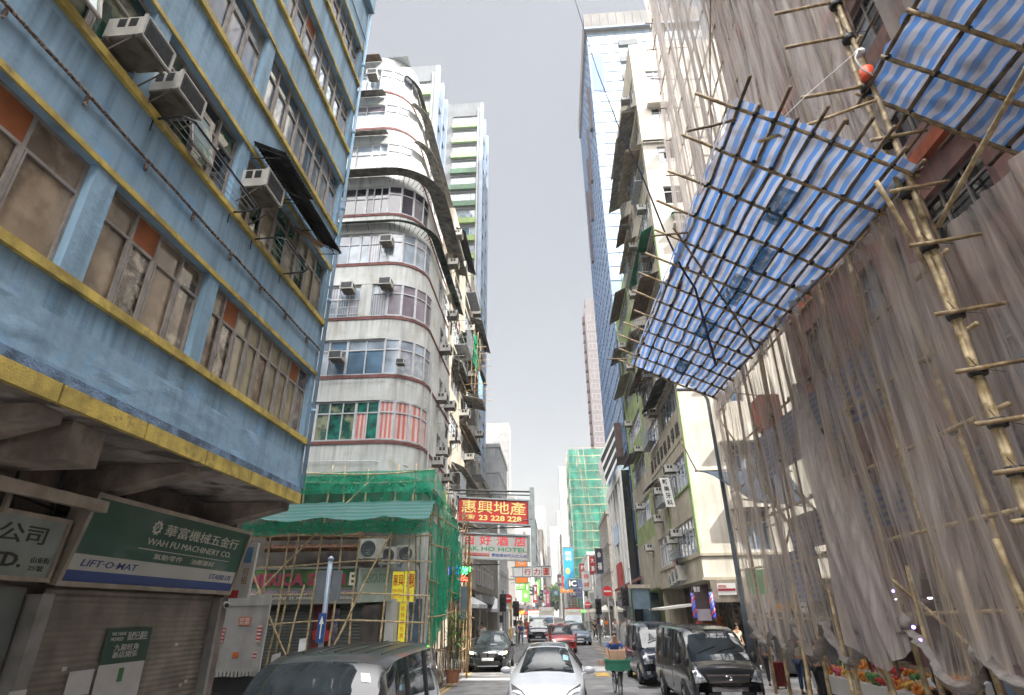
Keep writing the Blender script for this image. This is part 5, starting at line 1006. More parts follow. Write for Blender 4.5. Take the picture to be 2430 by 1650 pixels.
mb = MB(); mb.box(8.2, 8.6, 26.3, 26.5, .13, 2.25); tag(mb.build('stall_panel', M('pale_grey_panel', (.32, .32, .33), .6, var=.1)), 'pale grey upright panel at the side of the dark market stall', 'panel')  # upright side panel belonging to the market stall
# ================================================================ buildings further along the left side
def cell_windows(parent, F, cols, rows, w_, h_, frame, panes, trans=.3, ncol=2, depth=.1, sub=True):
    """one window mesh and its pane, copied to every (a, b); a, b is the lower left corner"""
    r_ = random.Random(len(cols)*7+len(rows)); src = []
    for pm in panes:
        fb = MB(); f0 = Fr((0, 0, 0), F.u, F.n, F.v); t_ = .06
        fb.ob(f0, 0, w_, 0, t_, -depth, .02); fb.ob(f0, 0, w_, h_-t_, h_, -depth, .02); fb.ob(f0, 0, t_, t_, h_-t_, -depth, .02); fb.ob(f0, w_-t_, w_, t_, h_-t_, -depth, .02)
        for i in range(1, ncol): fb.ob(f0, w_*i/ncol-.03, w_*i/ncol+.03, t_, h_-t_, -depth, .01)
        if trans: fb.ob(f0, t_, w_-t_, h_*(1-trans)-.03, h_*(1-trans)+.03, -depth, .005)
        me = fb.build('window', frame, data_only=True); pm_ = MB().quad(f0(0, 0, -.03), f0(w_, 0, -.03), f0(w_, h_, -.03), f0(0, h_, -.03)).build('pane', pm, data_only=True); src.append((me, pm_))
    inv = wmat(parent).inverted()
    for a in cols:
        for b in rows:
            me, pm_ = src[r_.randrange(len(src))]; o = bpy.data.objects.new('window', me); COL.objects.link(o); o.parent = parent; o.matrix_parent_inverse = inv; o.location = F(a, b, .012)
            q = bpy.data.objects.new('pane', pm_); COL.objects.link(q); q.parent = o
BEI = M('grimy_beige_render', (.36, .33, .27), .85, var=.22, scale=.9, stain=.8, stain_col=(.12, .10, .08), bump=.3)
GR1 = M('pale_tower_grey', (.15, .165, .18), .8, var=.15, scale=.5, stain=.5, stain_col=(.2, .2, .2)); GR2 = M('tower_blue_grey', (.20, .26, .35), .5, var=.2, scale=.5); TW = M('tower_white', (.40, .41, .41), .7, var=.08, scale=.5)
b2 = thing('beige_block', 'grimy beige walk-up block with sagging awnings and cages behind the curved building', 'building', (-5.3, 34, 0)); FB2 = Fr((-5.3, 0, 0), (0, 1, 0), (1, 0, 0)); FB2y = Fr((0, 27.62, 0), (1, 0, 0), (0, -1, 0))
hh = [(a, b, 5+k*2.85, 6.5+k*2.85) for k in range(7) for a, b in ((28.6, 31.4), (32.6, 35.4), (36.4, 39.2))]
mb = MB(); wall_mesh(mb, FB2, 27.65, 40.4, 3.8, 25, hh, .2); mb.box(-13, -6.2, 27.7, 40.4, .1, 3.8); mb.quad((-5.3, 27.65, 25), (-5.3, 40.4, 25), (-13, 40.4, 25), (-13, 27.65, 25)); mb.quad((-5.3, 27.65, 3.8), (-13, 27.65, 3.8), (-13, 27.65, 25), (-5.3, 27.65, 25)); mb.quad((-5.3, 27.65, 3.8), (-5.3, 40.4, 3.8), (-8, 40.4, 3.8), (-8, 27.65, 3.8)); mb.quad((-5.3, 40.4, 3.8), (-13, 40.4, 3.8), (-13, 40.4, 25), (-5.3, 40.4, 25)); mb.build('wall', BEI, b2)
for i, h in enumerate(hh): window(b2, FB2, *h, 4, .3, .12, (WFR, ALUD)[i % 2], [GLP, GLB, CURT], .05)
for k, (a, b, d, m_) in enumerate(((28.4, 33, .7, AWN), (29.5, 36, .75, AWN), (32.2, 38.5, .6, AWR), (28.6, 34, .55, AWN), (31, 39.6, .7, AWN), (34.6, 40, .9, AWN), (28.2, 33.2, .6, COR))): corr_awning(b2, FB2, a, b, 6.85+k*2.85, 6.5+k*2.85, d, m_, n=60, wav=.16)
for i, (a, z, l, h, d) in enumerate(((29, 7.7, 2, 1.3, .6), (36.6, 10.6, 2.4, 1.4, .7), (32.7, 13.4, 2.3, 1.3, .6), (28.7, 16.2, 2.2, 1.5, .8), (36.6, 19.3, 2.2, 1.2, .6), (32.4, 21.8, 2.6, 1.3, .7))): cage(b2, FB2, a, a+l, z, z+h, d) if 'cage' in globals() else None
G2 = 'air conditioners on the grimy beige block'
for i, (a, z) in enumerate(((33, 4.9), (29.4, 6.1), (31, 7.8), (37.8, 8.4), (29, 10.6), (34.3, 10.9), (31.8, 12.9), (38.8, 13.7), (30.2, 16.1), (35, 16.7), (33.2, 19.2), (29.2, 21.5), (36.5, 22.2))): put_ac(FB2, a, z, 'air conditioner on the grimy beige block, %s lowest there' % ordn(i+1), G2, .9)
t = thing('bamboo_scaffold', 'small bamboo platform with green net and blue sheet high on the beige block', 'scaffold', (-4.6, 33, 14))
_bc.seed(9)
for y in (31, 32, 33, 34): bamboo(t, (-4.5, y, 14.2), (-4.4, y, 18.6), .025, BAM, n=5); bamboo(t, (-5.3, y, 14.6), (-3.6, y, 14.7), .02, BAM, n=5); bamboo(t, (-5.3, y+.3, 17.2), (-3.7, y+.3, 17.2), .02, BAM, n=5)
for z in (14.3, 15.4, 16.6, 17.8): bamboo(t, (-4.3, 30.6, z), (-4.3, 34.6, z), .022, BAM, n=5)
cloth(t, lambda u, v: (-4.45+.2*nz3(u*4, v*4, 1), 31.2+1.6*u, 16.2+2.0*v), 14, 14, GNET); mb = MB(); mb.grid(lambda u, v: (-4.25+.03*math.sin(u*60), 32+1.9*u, 14.4+1.5*v), 60, 1); mb.build('blue_sheet', M('blue_sheet', (.16, .27, .36), .5, var=.2), t); mb = MB(); mb.grid(lambda u, v: (-5.2+1.2*v, 31.8+2.3*u, 14.3+.03*math.sin(u*60)-.3*v), 60, 1); mb.build('platform_sheet', AWN, t)
washing(-5.3, 28.0, 29.4, 15.2, [CLB, CLB], 'black trousers under the bamboo platform of the beige block', 12, .8)
# slim towers with green bands
GA_ = M('band_dark_green', (.035, .11, .05), .6, var=.15); GB_ = M('band_lime', (.17, .26, .06), .6, var=.15); GC_ = M('band_yellow', (.36, .24, .05), .6, var=.15); GD_ = M('band_pale_green', (.25, .38, .18), .6, var=.15)
def band_tower(label, x0, x1, y0, y1, h, wx0, wx1, st, nb, cols):
    t = thing('residential_tower', label, 'tower', (x1, y0, 0), 0, 'slim grey towers with green bands'); F = Fr((0, y0, 0), (1, 0, 0), (0, -1, 0)); rows = [h-st*1.0-1.35-i*st for i in range(nb)]
    mb = MB(); wall_mesh(mb, F, x0, x1, 0, h, [(wx0, wx1, r_, r_+1.6) for r_ in rows], .3); mb.quad((x0, y0, h), (x1, y0, h), (x1, y1, h), (x0, y1, h)); mb.quad((x0, y0, 0), (x0, y1, 0), (x0, y1, h), (x0, y0, h)); mb.build('wall', GR1, t)
    mb = MB(); mb.quad((x1, y0, 0), (x1, y1, 0), (x1, y1, h), (x1, y0, h)); mb.build('side_wall', GR2, t); Fs = Fr((x1, 0, 0), (0, 1, 0), (1, 0, 0))
    for i, r_ in enumerate(rows):
        window(t, F, wx0, wx1, r_, r_+1.6, [0, .17, .8, 1], 0, .2, TW, [GLB, GLP], .08)
        mb = MB(); mb.ob(F, wx0-.05, wx1+.05, r_-.85, r_-.02, .002, .35); mb.build('band', cols[min(len(cols)-1, i//3)], t)
        mb = MB(); mb.ob(Fs, y0+.6, y1-.6, r_-.9, r_-.7, .0, .3); mb.build('ledge', cols[min(len(cols)-1, i//3)] if i > 8 else GR2, t)
        window(t, Fs, y0+1.0, y1-1.2, r_-.5, r_+1.5, 3, 0, -.03, GR1, [GLD, GLB], .12)
    mb = MB()
    for y in (y0+.3, (y0+y1)/2, y1-.3): mb.ob(Fs, y-.3, y+.3, 0, h, 0, .45)
    mb.build('blue_fin', GR2, t); mb = MB(); mb.ob(F, x1-.35, x1-.2, 2, h-1.2, 0, .1); mb.build('downpipe', TW, t); return t
band_tower('taller slim grey tower with green bands, nearer the curved building', -16.8, -11.5, 45, 50.5, 60, -14.2, -11.95, 2.78, 15, [GD_, GA_, GA_])
band_tower('slim grey tower with dark green, lime and yellow bands, rising beside the strip of sky', -13.9, -8.35, 60, 67, 70.6, -12.3, -8.8, 2.82, 21, [GD_, GA_, GB_, GB_, GC_, GC_, GC_])
# smaller blocks down the street
def block(label, x0, x1, y0, y1, h, wall, side, z0=4.2, st=2.9, panes=None, frame=WFR, name='apartment_building', wy=1.9, wh=1.4, gap=1.1, front=True, fw_=1.6, nmax=100, cat='building', z1=None, roof=None, group=None, ground=None):
    """plain block; side=+1 shows its +x face to the street, side=-1 its -x face"""
    t = thing(name, label, cat, ((x1 if side > 0 else x0), y0, 0), 0, group); panes = panes or [GLB, GLP, GLD]; z1 = z1 or h-1.2
    mb = MB(); mb.box(x0, x1, y0, y1, 0, h); mb.build('wall', wall, t); Fs = Fr((x1, 0, 0), (0, 1, 0), (1, 0, 0)) if side > 0 else Fr((x0, 0, 0), (0, -1, 0)); rows = []
    z = z0
    while z+wh < z1: rows.append(z); z += st
    ca = [y0+.8+i*(wy+gap) for i in range(int((y1-y0-1.4)/(wy+gap)))]; ca = ca if side > 0 else [-c-wy for c in ca]
    nside = len(ca)*len(rows)
    if nside > nmax*.6: step = 1; 
    cell_windows(t, Fs, ca, rows, wy, wh, frame, panes)
    if front:
        Ff = Fr((0, y0, 0), (1, 0, 0), (0, -1, 0)); cf = [x0+.6+i*(fw_+gap) for i in range(int((x1-x0-.8)/(fw_+gap)))]
        cell_windows(t, Ff, cf, rows, fw_, wh, frame, panes)
    mb = MB()
    for r_ in rows[::1]: mb.box(x0-.06, x1+.06, y0-.06, y1+.06, r_-.45, r_-.3)
    mb.box(x0-.1, x1+.1, y0-.1, y1+.1, h, h+.5); mb.build('ledges', roof or wall, t)
    if ground: mb = MB(); mb.box(x0-.5 if side < 0 else x0, x1 if side < 0 else x1+.5, y0, y1, 3.0, 3.5); mb.build('canopy', ground, t)
    return t
GRA = M('grey_paint', (.26, .27, .28), .8, var=.2, scale=1, stain=.5); WH2 = M('bright_render', (.40, .395, .38), .8, var=.12, scale=1, stain=.35, stain_col=(.3, .28, .25)); TANB = M('tan_block', (.26, .235, .20), .8, var=.2, stain=.5); DKB = M('dark_block', (.10, .10, .11), .7, var=.3); PINKT = M('pink_tile', (.13, .115, .12), .7, var=.15, scale=.8)
block('low tan block with shop canopy beside the towers', -13, -5.4, 40.6, 57, 11.5, TANB, 1, ground=GRA)
block('grey four-window-wide block left of the crossing', -15, -6.6, 70.5, 84, 21.5, GRA, 1, ground=BEIGE); block('bright white block with blue vertical characters, down the left side', -13, -5.6, 84.2, 104, 17.5, WH2, 1, ground=DKB)
block('grey-windowed pale tower far down the left side', -22, -14.5, 190, 200, 62, WH2, 1, z0=30, nmax=60)
for i, (x0, x1, y0, y1, h, m_) in enumerate(((-14, -5.2, 105, 122, 15, TANB), (-15, -5, 124, 150, 19, WH2), (-15, -4.8, 152, 180, 24, GRA), (-15, -4.6, 184, 215, 20, WH2), (-16, -4.5, 220, 262, 30, TANB), (-20, -8, 300, 330, 46, WH2), (-12, -4.8, 335, 360, 58, GRA))):
    block('%s block in the row down the left side, between its neighbours of other heights' % ['low tan', 'white', 'mid-grey', 'second white', 'tall tan', 'slender white', 'slender grey'][i], x0, x1, y0, y1, h, m_, 1, wy=2.4 if y0 < 200 else 4, gap=1.2 if y0 < 200 else 3, st=2.9 if y0 < 200 else 3.4, ground=DKB if y0 < 200 else None)
# ================================================================ right side, beyond the corner block
GLASS_T = M('tower_curtain_glass', (.27, .35, .385), .2, 0, var=.10, scale=.25, coat=.6, spec=.7); GLASS_D = M('tower_dark_blue_glass', (.05, .10, .20), .07, .1, var=.35, scale=.3, coat=.8, patch=.3, patch_col=(.16, .22, .28))
gt = thing('glass_tower', 'tall pale blue glass curtain-wall tower with a concrete crown, behind the cream corner block', 'tower', (6.9, 52, 0))
x0, y0, y1, hT = 6.95, 52, 71, 73.2
F = Fr((0, y0, 0), (1, 0, 0), (0, -1, 0)); Fs = Fr((x0, 0, 0), (0, -1, 0))
mb = MB(); mb.quad(F(x0, 8), F(22, 8), F(22, hT), F(x0, hT)); mb.build('front_glazing', GLASS_T, gt); mb = MB(); mb.quad(Fs(-y1, 16), Fs(-y0, 16), Fs(-y0, hT), Fs(-y1, hT)); mb.quad((x0, y1, 0), (22, y1, 0), (22, y1, hT), (x0, y1, hT)); mb.build('side_glazing', GLASS_T, gt)
mb = MB(); mb.quad(F(x0+.02, 0, .3), F(9.4, 0, .3), F(9.4, 27, .3), F(x0+.02, 27, .3)); mb.quad(F(9.4, 0, .3), F(9.4, 0, 0), F(9.4, 27, 0), F(9.4, 27, .3)); mb.build('dark_glazing', GLASS_D, gt)
mb = MB()
for i in range(38): z = 8+i*1.74; mb.ob(F, x0, 22, z, z+.07, 0, .05); mb.ob(Fs, -y1, -y0, z, z+.07, 0, .04) if z > 16 else None
for i in range(12): mb.ob(F, x0+i*1.25, x0+i*1.25+.06, 8, hT, 0, .07)
for i in range(16): mb.ob(Fs, -y1+i*1.25, -y1+i*1.25+.06, 16, hT, 0, .06)
mb.build('blue_mullion', M('blue_mullion', (.09, .16, .30), .5, .1, var=.1), gt)
mb = MB()
for i in range(9): mb.ob(F, x0, 9.45, 1.5+i*3, 1.62+i*3, .3, .38)
mb.build('podium_mullion', STEEL, gt)
mb = MB(); mb.box(6.7, 22, 51.6, 71, 73.3, 76.4); mb.build('concrete_crown', M('crown_concrete', (.17, .165, .155), .8, var=.2, scale=.4, stain=.6), gt); mb = MB()
for i in range(12): mb.ob(F, 6.75+i*1.1, 6.79+i*1.1, 73.3, 76.4, .4, .44)
mb.ob(F, 6.6, 22, 73.2, 73.5, .4, .6); mb.build('crown_joint', GR2, gt)
mb = MB(); mb.ob(F, 7.15, 8.7, 62.2, 68.6, .02, .06); mb.build('dark_blue_opening', M('deep_blue_panel', (.06, .15, .42), .4, var=.15), gt)
for z in (71, 67.9, 64.8): mb = MB(); mb.ob(F, 11, 13.5, z-1.0, z, .0, .28); mb.build('open_vent', GR1, gt)
for y in (54, 58.5, 62, 66): mb = MB(); mb.ob(Fs, -y-.7, -y, 46+(66-y), 58+(66-y)*.6, .0, .35); mb.build('brown_fin', M('brown_fin', (.10, .075, .08), .7), gt)
# striped cladding and louvre box in front of the tower
sb = thing('striped_building', 'black and white striped low building with slanted louvre box, before the glass tower', 'building', (6.4, 53, 0)); x0 = 6.3; Fs = Fr((x0, 0, 0), (0, -1, 0)); mb = MB(); mb.box(x0, 8, 52.6, 51.9+14.4, 0.1, 14.2); mb.build('dark_wall', GLD, sb)
for i in range(6): mb = MB(); mb.ob(Fs, -66.3+i*2.6, -66.3+i*2.6+1.0, 4.5, 14.3, 0, .12); mb.build('white_strip', WHT, sb)
mb = MB(); mb.ob(Fs, -66.3, -52.7, 13.6, 14.6, .12, .2); mb.build('white_band', WHT, sb); mb = MB(); mb.ob(Fs, -62, -57.5, 8.4, 10.2, .12, .2); mb.build('pale_blue_panel', M('pale_blue_panel', (.30, .45, .65), .4), sb)
mb = MB(); mb.ob(Fs, -61, -57, 4.3, 6.6, .12, .3); mb.build('red_panel', CLR, sb)
LB = [Vector((6.3, 55.0, 19.2)), Vector((4.75, 55.2, 16.2)), Vector((5.15, 55.2, 13.7)), Vector((6.3, 55.0, 15.9))]
mb = MB(); mb.ext(LB, (0, 3.5, 0)); mb.build('louvre_box', GLD, sb)
for i in range(4):
    s = i/3.; a = LB[0].lerp(LB[3], s)+Vector((0, -.06, 0)); b_ = LB[1].lerp(LB[2], s)+Vector((0, -.06, 0)); mb = MB(); mb.ext([a, b_, b_+Vector((0, 0, -.38)), a+Vector((0, 0, -.38))], (0, .05, 0)); mb.build('white_slat', WHT, sb)
mb = MB(); mb.box(6.3, 8.2, 54.5, 58, 15.9, 19.3); mb.build('brown_top', M('brown_box', (.09, .055, .05), .7), sb)
mb = MB(); mb.ext([(4.9, 50.2, 3.9), (6.9, 50.0, 4.8), (6.9, 53, 4.8), (4.9, 53, 3.9)], (0, 0, .22)); tag(mb.build('entrance_canopy', M('maroon_canopy', (.16, .06, .05), .7)), 'maroon-edged flat entrance canopy at the foot of the striped building', 'canopy')
# green-walled neighbour of the corner block
gb = thing('lime_block', 'narrow lime-green rendered block between the cream corner block and the glass tower', 'building', (7, 42, 0)); LIME = M('lime_render', (.27, .34, .13), .85, var=.25, scale=1, stain=.7, bump=.2)
Fg = Fr((7.05, 0, 0), (0, -1, 0)); hg = [(-50.5, -43, z, z+1.6) for z in (5.6, 8.6, 12, 15.4, 19, 22.5, 26)]; mb = MB(); wall_mesh(mb, Fg, -51.5, -41.52, 3.8, 29.5, hg, .2); mb.quad((7.05, 51.5, 3.8), (16, 51.5, 3.8), (16, 51.5, 29.5), (7.05, 51.5, 29.5)); mb.quad((7.05, 41.52, 29.5), (16, 41.52, 29.5), (16, 51.5, 29.5), (7.05, 51.5, 29.5)); mb.box(8.3, 12, 41.55, 51.5, .1, 3.8); mb.quad((7.05, 41.52, 3.8), (10, 41.52, 3.8), (10, 51.5, 3.8), (7.05, 51.5, 3.8)); mb.build('wall', LIME, gb)
for i, h in enumerate(hg): window(gb, Fg, *h, 9, .3, .14, WFR, [GLP, GLB, GLP], .06)
mb = MB(); mb.ob(Fg, -51.5, -41.55, 3.9, 7.2, .002, .04); mb.ob(Fg, -51.5, -41.55, 10.3, 11.9, .002, .04); mb.build('tan_panel', TAN_ if 'TAN_' in globals() else BEI, gb)
for k, (a0, a1, z) in enumerate(((-49, -44, 14), (-51, -45, 20.9), (-49, -43, 27.9), (-51, -47, 24.4))): corr_awning(gb, Fg, a0, a1, z, z-.5, 1.0, (AWN, AWC, AWB, AWN)[k] if 'AWC' in globals() else AWN, n=50, wav=.18)
GX = 'air conditioners on the lime-green block'
for i, (a, z) in enumerate(((-43.5, 6.3), (-46, 9.6), (-44, 13.6), (-48, 16.9), (-43.6, 20.4), (-47, 23.9))): put_ac(Fg, a, z, 'air conditioner on the lime-green block, %s lowest there' % ordn(i+1), GX, 1)
# brown tile tower with bay windows
bt = thing('residential_tower', 'slim brown-tiled tower with stacked bay windows behind the glass tower', 'tower', (12, 165, 0)); mb = MB(); mb.box(12.7, 22, 165, 178, 0, 93); mb.box(13.2, 17, 166, 172, 93, 97); mb.build('wall', PINKT, bt); F = Fr((0, 165, 0), (1, 0, 0), (0, -1, 0))
for i in range(17):
    z = 34+i*3.4; mb = MB(); mb.box(11.9, 12.7, 166, 168.6, z, z+2.0); mb.build('bay', M('dark_brown_tile', (.10, .05, .05), .6), bt); o = MB().quad((11.89, 166.1, z+.3), (11.89, 168.4, z+.3), (11.89, 168.4, z+1.8), (11.89, 166.1, z+1.8)).build('bay_pane', GLB, bt)
cell_windows(bt, F, [13.3, 16.4], [34+i*3.4 for i in range(17)], 2.4, 1.9, TW, [GLP, GLB], 0)
# building wrapped in green netting
gs = thing('netted_building', 'whole building wrapped in bright green construction netting over bamboo, far right side', 'building', (4.1, 137, 0)); mb = MB(); mb.box(5.2, 15, 138.5, 160, 0, 37.5); mb.build('wall', WH2, gs)
NG = Mnet('bright_green_netting', (.03, .27, .19), .5, .88, (.35, .35, .12), .5)
Fn = Fr((0, 138.5, 0), (1, 0, 0), (0, -1, 0)); cell_windows(gs, Fn, [6, 9, 12], [8+i*3 for i in range(9)], 2, 1.5, TW, [GLD, GLB])
cloth(gs, lambda u, v: (4.2+10.8*u, 137.2+.5*nz3(u*7, v*12, 1), 7.5+31*v), 50, 60, NG); cloth(gs, lambda u, v: (4.1+.4*nz3(u*5, v*12, 4), 137.2+22*u, 7.5+31*v), 40, 50, NG); cloth(gs, lambda u, v: (4.5+10.8*u, 136.4+.3*nz3(u*7, v*4, 1), .2+5*v), 40, 12, NG)
cloth(gs, lambda u, v: (4.4+10.8*u, 136.8, 5.3+2.4*v), 20, 6, Mnet('purple_netting', (.12, .13, .32), .5, .9, (.5, .5, .5), .5)); cloth(gs, lambda u, v: (4.2-1.3*v, 136.8+14*u, 6.6+1.6*v), 20, 6, Mnet('purple_netting', (0, 0, 0), .5, .9)); cloth(gs, lambda u, v: (4.2+10*u, 136.8-1.6*v, 7.0+1.8*v), 20, 6, Mnet('purple_netting', (0, 0, 0), .5, .9))
_bc.seed(2)
for i in range(9): x = 4.3+i*1.3; bamboo(gs, (x, 137, 0), (x, 137, 38.6), .07, BAM, n=4, kn=9)
for i in range(20): z = 1.8+i*1.95; bamboo(gs, (4.1, 136.95, z), (15, 136.95, z), .09 if i % 3 == 0 else .05, BAML, n=4, kn=9)
for i in range(6): bamboo(gs, (4.05, 138+i*3.6, 0), (4.05, 138+i*3.6, 38.4), .07, BAM, n=4, kn=9)
block('pale grey high-rise with many ledges, just left of the green-netted building', 2.6, 12, 215, 232, 52, WH2, -1, z0=6, st=3.1, wy=2.5, gap=2.2, fw_=2.2, nmax=80)
for i, (x0, x1, y0, y1, h, m_) in enumerate(((6.3, 15, 70.5, 84, 13, TANB), (6.2, 15, 86, 104, 10, GRA), (5.6, 15, 106, 134, 11.5, WH2), (3.9, 14, 164, 190, 17, TANB), (3.6, 14, 194, 213, 13, GRA), (2.2, 12, 236, 262, 30, TANB), (1.6, 10, 268, 300, 44, WH2), (1.2, 9, 330, 350, 38, GRA), (-3, 8, 440, 455, 60, WH2), (-14, -4, 460, 470, 48, TANB))):
    block('%s block in the row down the right side, beyond the crossing' % ['low tan', 'lowest grey', 'long white', 'second tan', 'small grey', 'tall tan', 'tall white', 'tall grey', 'broad white street-end', 'tan street-end'][i], x0, x1, y0, y1, h, m_, -1, wy=2.4 if y0 < 160 else 4, gap=1.3 if y0 < 160 else 3, st=2.9 if y0 < 200 else 3.6, ground=DKB if y0 < 215 else None)
# unseen blocks; the first two added to shade the road and blue building
block('plain tan unseen block added to shade the road by the right side street', 20.5, 36, 2, 21, 22, TANB, -1, front=False)
block('plain unseen block added behind the camera on the right to shade the blue building', 8.6, 22, -16, -4.1, 38, TANB, -1, wy=6, gap=4, st=6)
block('plain grey block on the far side of the right side street', 18.2, 34, 29.6, 50, 30, GRA, 1)
block('pale block at the end of the left side street', -34, -24, 8, 30, 20, TANB, 1)
# ================================================================ vehicles
def pchip(xs, ys, n):
    """smooth, never overshooting curve through control rows ys, n steps to each interval"""
    xs = np.array(xs, float); ys = np.array(ys, float); h = np.diff(xs)[:, None]; d = np.diff(ys, axis=0)/h; m = np.zeros_like(ys)
    m[0] = d[0]; m[-1] = d[-1]
    for i in range(1, len(xs)-1):
        s = (d[i-1]*d[i]) > 0; w1 = 2*h[i]+h[i-1]; w2 = h[i]+2*h[i-1]
        with np.errstate(divide='ignore', invalid='ignore'): q = (w1+w2)/(w1/d[i-1]+w2/d[i])
        m[i] = np.where(s, q, 0)
    out = []
    for i in range(len(xs)-1):
        for k in range(n if i < len(xs)-2 else n+1):
            t = k/n; H = h[i]; out.append((2*t**3-3*t**2+1)*ys[i]+(t**3-2*t**2+t)*H*m[i]+(-2*t**3+3*t**2)*ys[i+1]+(t**3-t**2)*H*m[i+1])
    return np.array(out)
TYRE = M('tyre_rubber', (.015, .015, .015), .85, var=.2); RIM = M('alloy_rim', (.35, .36, .37), .3, .9, var=.1); CHR = M('chrome', (.6, .6, .62), .12, 1, var=.05); HLG = M('headlamp_glass', (.50, .52, .56), .08, .4, var=.5, scale=9, coat=1, patch=.3, patch_col=(.08, .09, .1)); TRIM = M('black_trim', (.015, .015, .016), .45, var=.1)
CGL = M('car_glass', (.018, .024, .028), .03, var=.4, scale=1.2, coat=.2, spec=.6, patch=.3, patch_col=(.09, .11, .11)); CGI = M('car_glass_bright', (.03, .038, .042), .03, var=.5, scale=1.6, coat=0, spec=.55); LITL = M('lit_headlamp', (1, .75, .4), .3, var=0, emit=4); PLATE = M('blurred_plate', (.50, .50, .50), .6, var=.15, scale=6); AMB = M('amber_lens', (.6, .2, .02), .3, coat=.5)
def paint(n, c, met=.3, r=.25): return M('paint_'+n, c, r, met, var=.06, scale=2, coat=.5)
def car(label, name, x, y, rz, st, body, wheels, spec, cat, glass=CGL, group=None, seg=5):
    """st: rows (s along the car from the nose, half width, sill z, belt z, roof-edge half width, roof z, tag for the interval after it)
    tags: 'h' bonnet, 'w' windscreen, 'c' cabin with side glass, 'p' pillar, 'r' rear glass, 'b' boot"""
    t = thing(name, label, cat, (x, y, 0), rz, group)
    F = Fr((x, y, 0), (math.cos(rz), math.sin(rz), 0), (math.sin(rz), -math.cos(rz), 0))     # u = width, n = towards the nose
    rows = []
    for (s, hw, zs, zb, tw, zt, tg) in st:
        dz = zb-zs
        rows.append([s, hw*.90, zs, hw*.975, zs+dz*.12, hw, zs+dz*.42, hw*.995, zs+dz*.75, hw*.955, zb, tw, zt-.06*(zt-zb > .3)-.012, tw*.88, zt-.012, tw*.5, zt+.018, 0, zt+.028])
    rows = np.array(rows); g = pchip(rows[:, 0], rows, seg); ncol = 9; L_ = st[-1][0]
    # section smoothing across: subdivide each strip in two
    def section(r): return [(r[1+2*i], r[2+2*i]) for i in range(ncol)]
    S = [(r[0], section(r)) for r in g]; nrow = len(S)
    parts = {'b': MB(), 'w': MB(), 's': MB(), 'r': MB()}; allb = MB()
    P3 = lambda s, w_, z, sg: F(sg*w_, z, -s)
    for i in range(nrow-1):
        tg = st[min(len(st)-2, i//seg)][6]
        for j in range(ncol-1):
            key = 'b'
            if j == 4 and tg == 'c': key = 's'
            if j >= 5 and tg == 'w' : key = 'w'
            if j >= 5 and tg == 'r': key = 'r'
            if j == 4 and tg in ('q',): key = 's'
            for sg in (-1, 1):
                a, b = S[i][1][j], S[i][1][j+1]; c, d = S[i+1][1][j+1], S[i+1][1][j]; q = [P3(S[i][0], *a, sg), P3(S[i][0], *b, sg), P3(S[i+1][0], *c, sg), P3(S[i+1][0], *d, sg)]
                if sg > 0: q = q[::-1]
                parts[key].quad(*q); allb.quad(*q)
    for i in (0, nrow-1):   # close the nose and tail
        pts = [P3(S[i][0], w_, z, 1) for w_, z in S[i][1]]+[P3(S[i][0], w_, z, -1) for w_, z in S[i][1][-2::-1]]
        c0 = F(0, (S[i][1][0][1]+S[i][1][-1][1])/2, -S[i][0]+(.05 if i == 0 else -.03))
        for k in range(len(pts)): 
            tri = [pts[k], pts[(k+1) % len(pts)], c0]; tri = tri if i else tri[::-1]; parts['b'].poly(tri); allb.poly(tri)
    def merged(mb):
        me = mb; key = {}; nv = []; mp = []
        for v in me.v:
            k = (round(v[0], 4), round(v[1], 4), round(v[2], 4))
            if k not in key: key[k] = len(nv); nv.append(v)
            mp.append(key[k])
        me.v = nv; me.f = [tuple(dict.fromkeys(mp[i] for i in f)) for f in me.f]; ok = [len(f) > 2 for f in me.f]; me.m = [m for m, o in zip(me.m, ok) if o]; me.f = [f for f, o in zip(me.f, ok) if o]; return me
    bo = merged(parts['b']).build('body', body, t, True)
    if parts['w'].f: merged(parts['w']).build('windscreen', spec.get('wglass', glass), t, True)
    if parts['r'].f: merged(parts['r']).build('rear_window', glass, t, True)
    if parts['s'].f:
        so_ = merged(parts['s']).build('side_windows', glass, t, True)
        mb = MB()
        for yv in spec.get('pillars', []):
            r_ = min(S, key=lambda q: abs(q[0]-yv)); a, b = r_[1][4], r_[1][5]
            for sg in (-1, 1): mb.cyl(F(sg*(a[0]+.005), a[1], -yv), F(sg*(b[0]+.005), b[1], -yv), .035, 4)
        if mb.v: mb.build('door_pillars', TRIM, t)
    bvh = BVHTree.FromPolygons([Vector(v) for v in allb.v], allb.f)
    def onto(a, z, off, face='f', s=0):
        if face == 'f': o = F(a, z, 2.5); d = -F.n
        elif face == 'k': o = F(a, z, -L_-2.5); d = F.n
        elif face == 't': o = F(a, 4, -z); d = Vector((0, 0, -1))
        else: o = F(s*3, z, -a); d = -F.u*s
        h = bvh.ray_cast(o, d)[0]
        return (h-d*off) if h is not None else (F(a, z, off) if face == 'f' else F(s*st[2][1], z, -a))
    def patch(nm, quads, mat, off=.012, face='f', n=6, s=0, lab=None):
        mb = MB()
        for q in quads:
            q = [Vector((p[0], p[1], 0)) for p in q]
            mb.grid(lambda u, v: onto(*(q[0].lerp(q[1], u).lerp(q[3].lerp(q[2], u), v))[:2], off, face, s), n, n)
        o = mb.build(nm, mat, t, True)
        if lab: o['label'] = lab
        return o
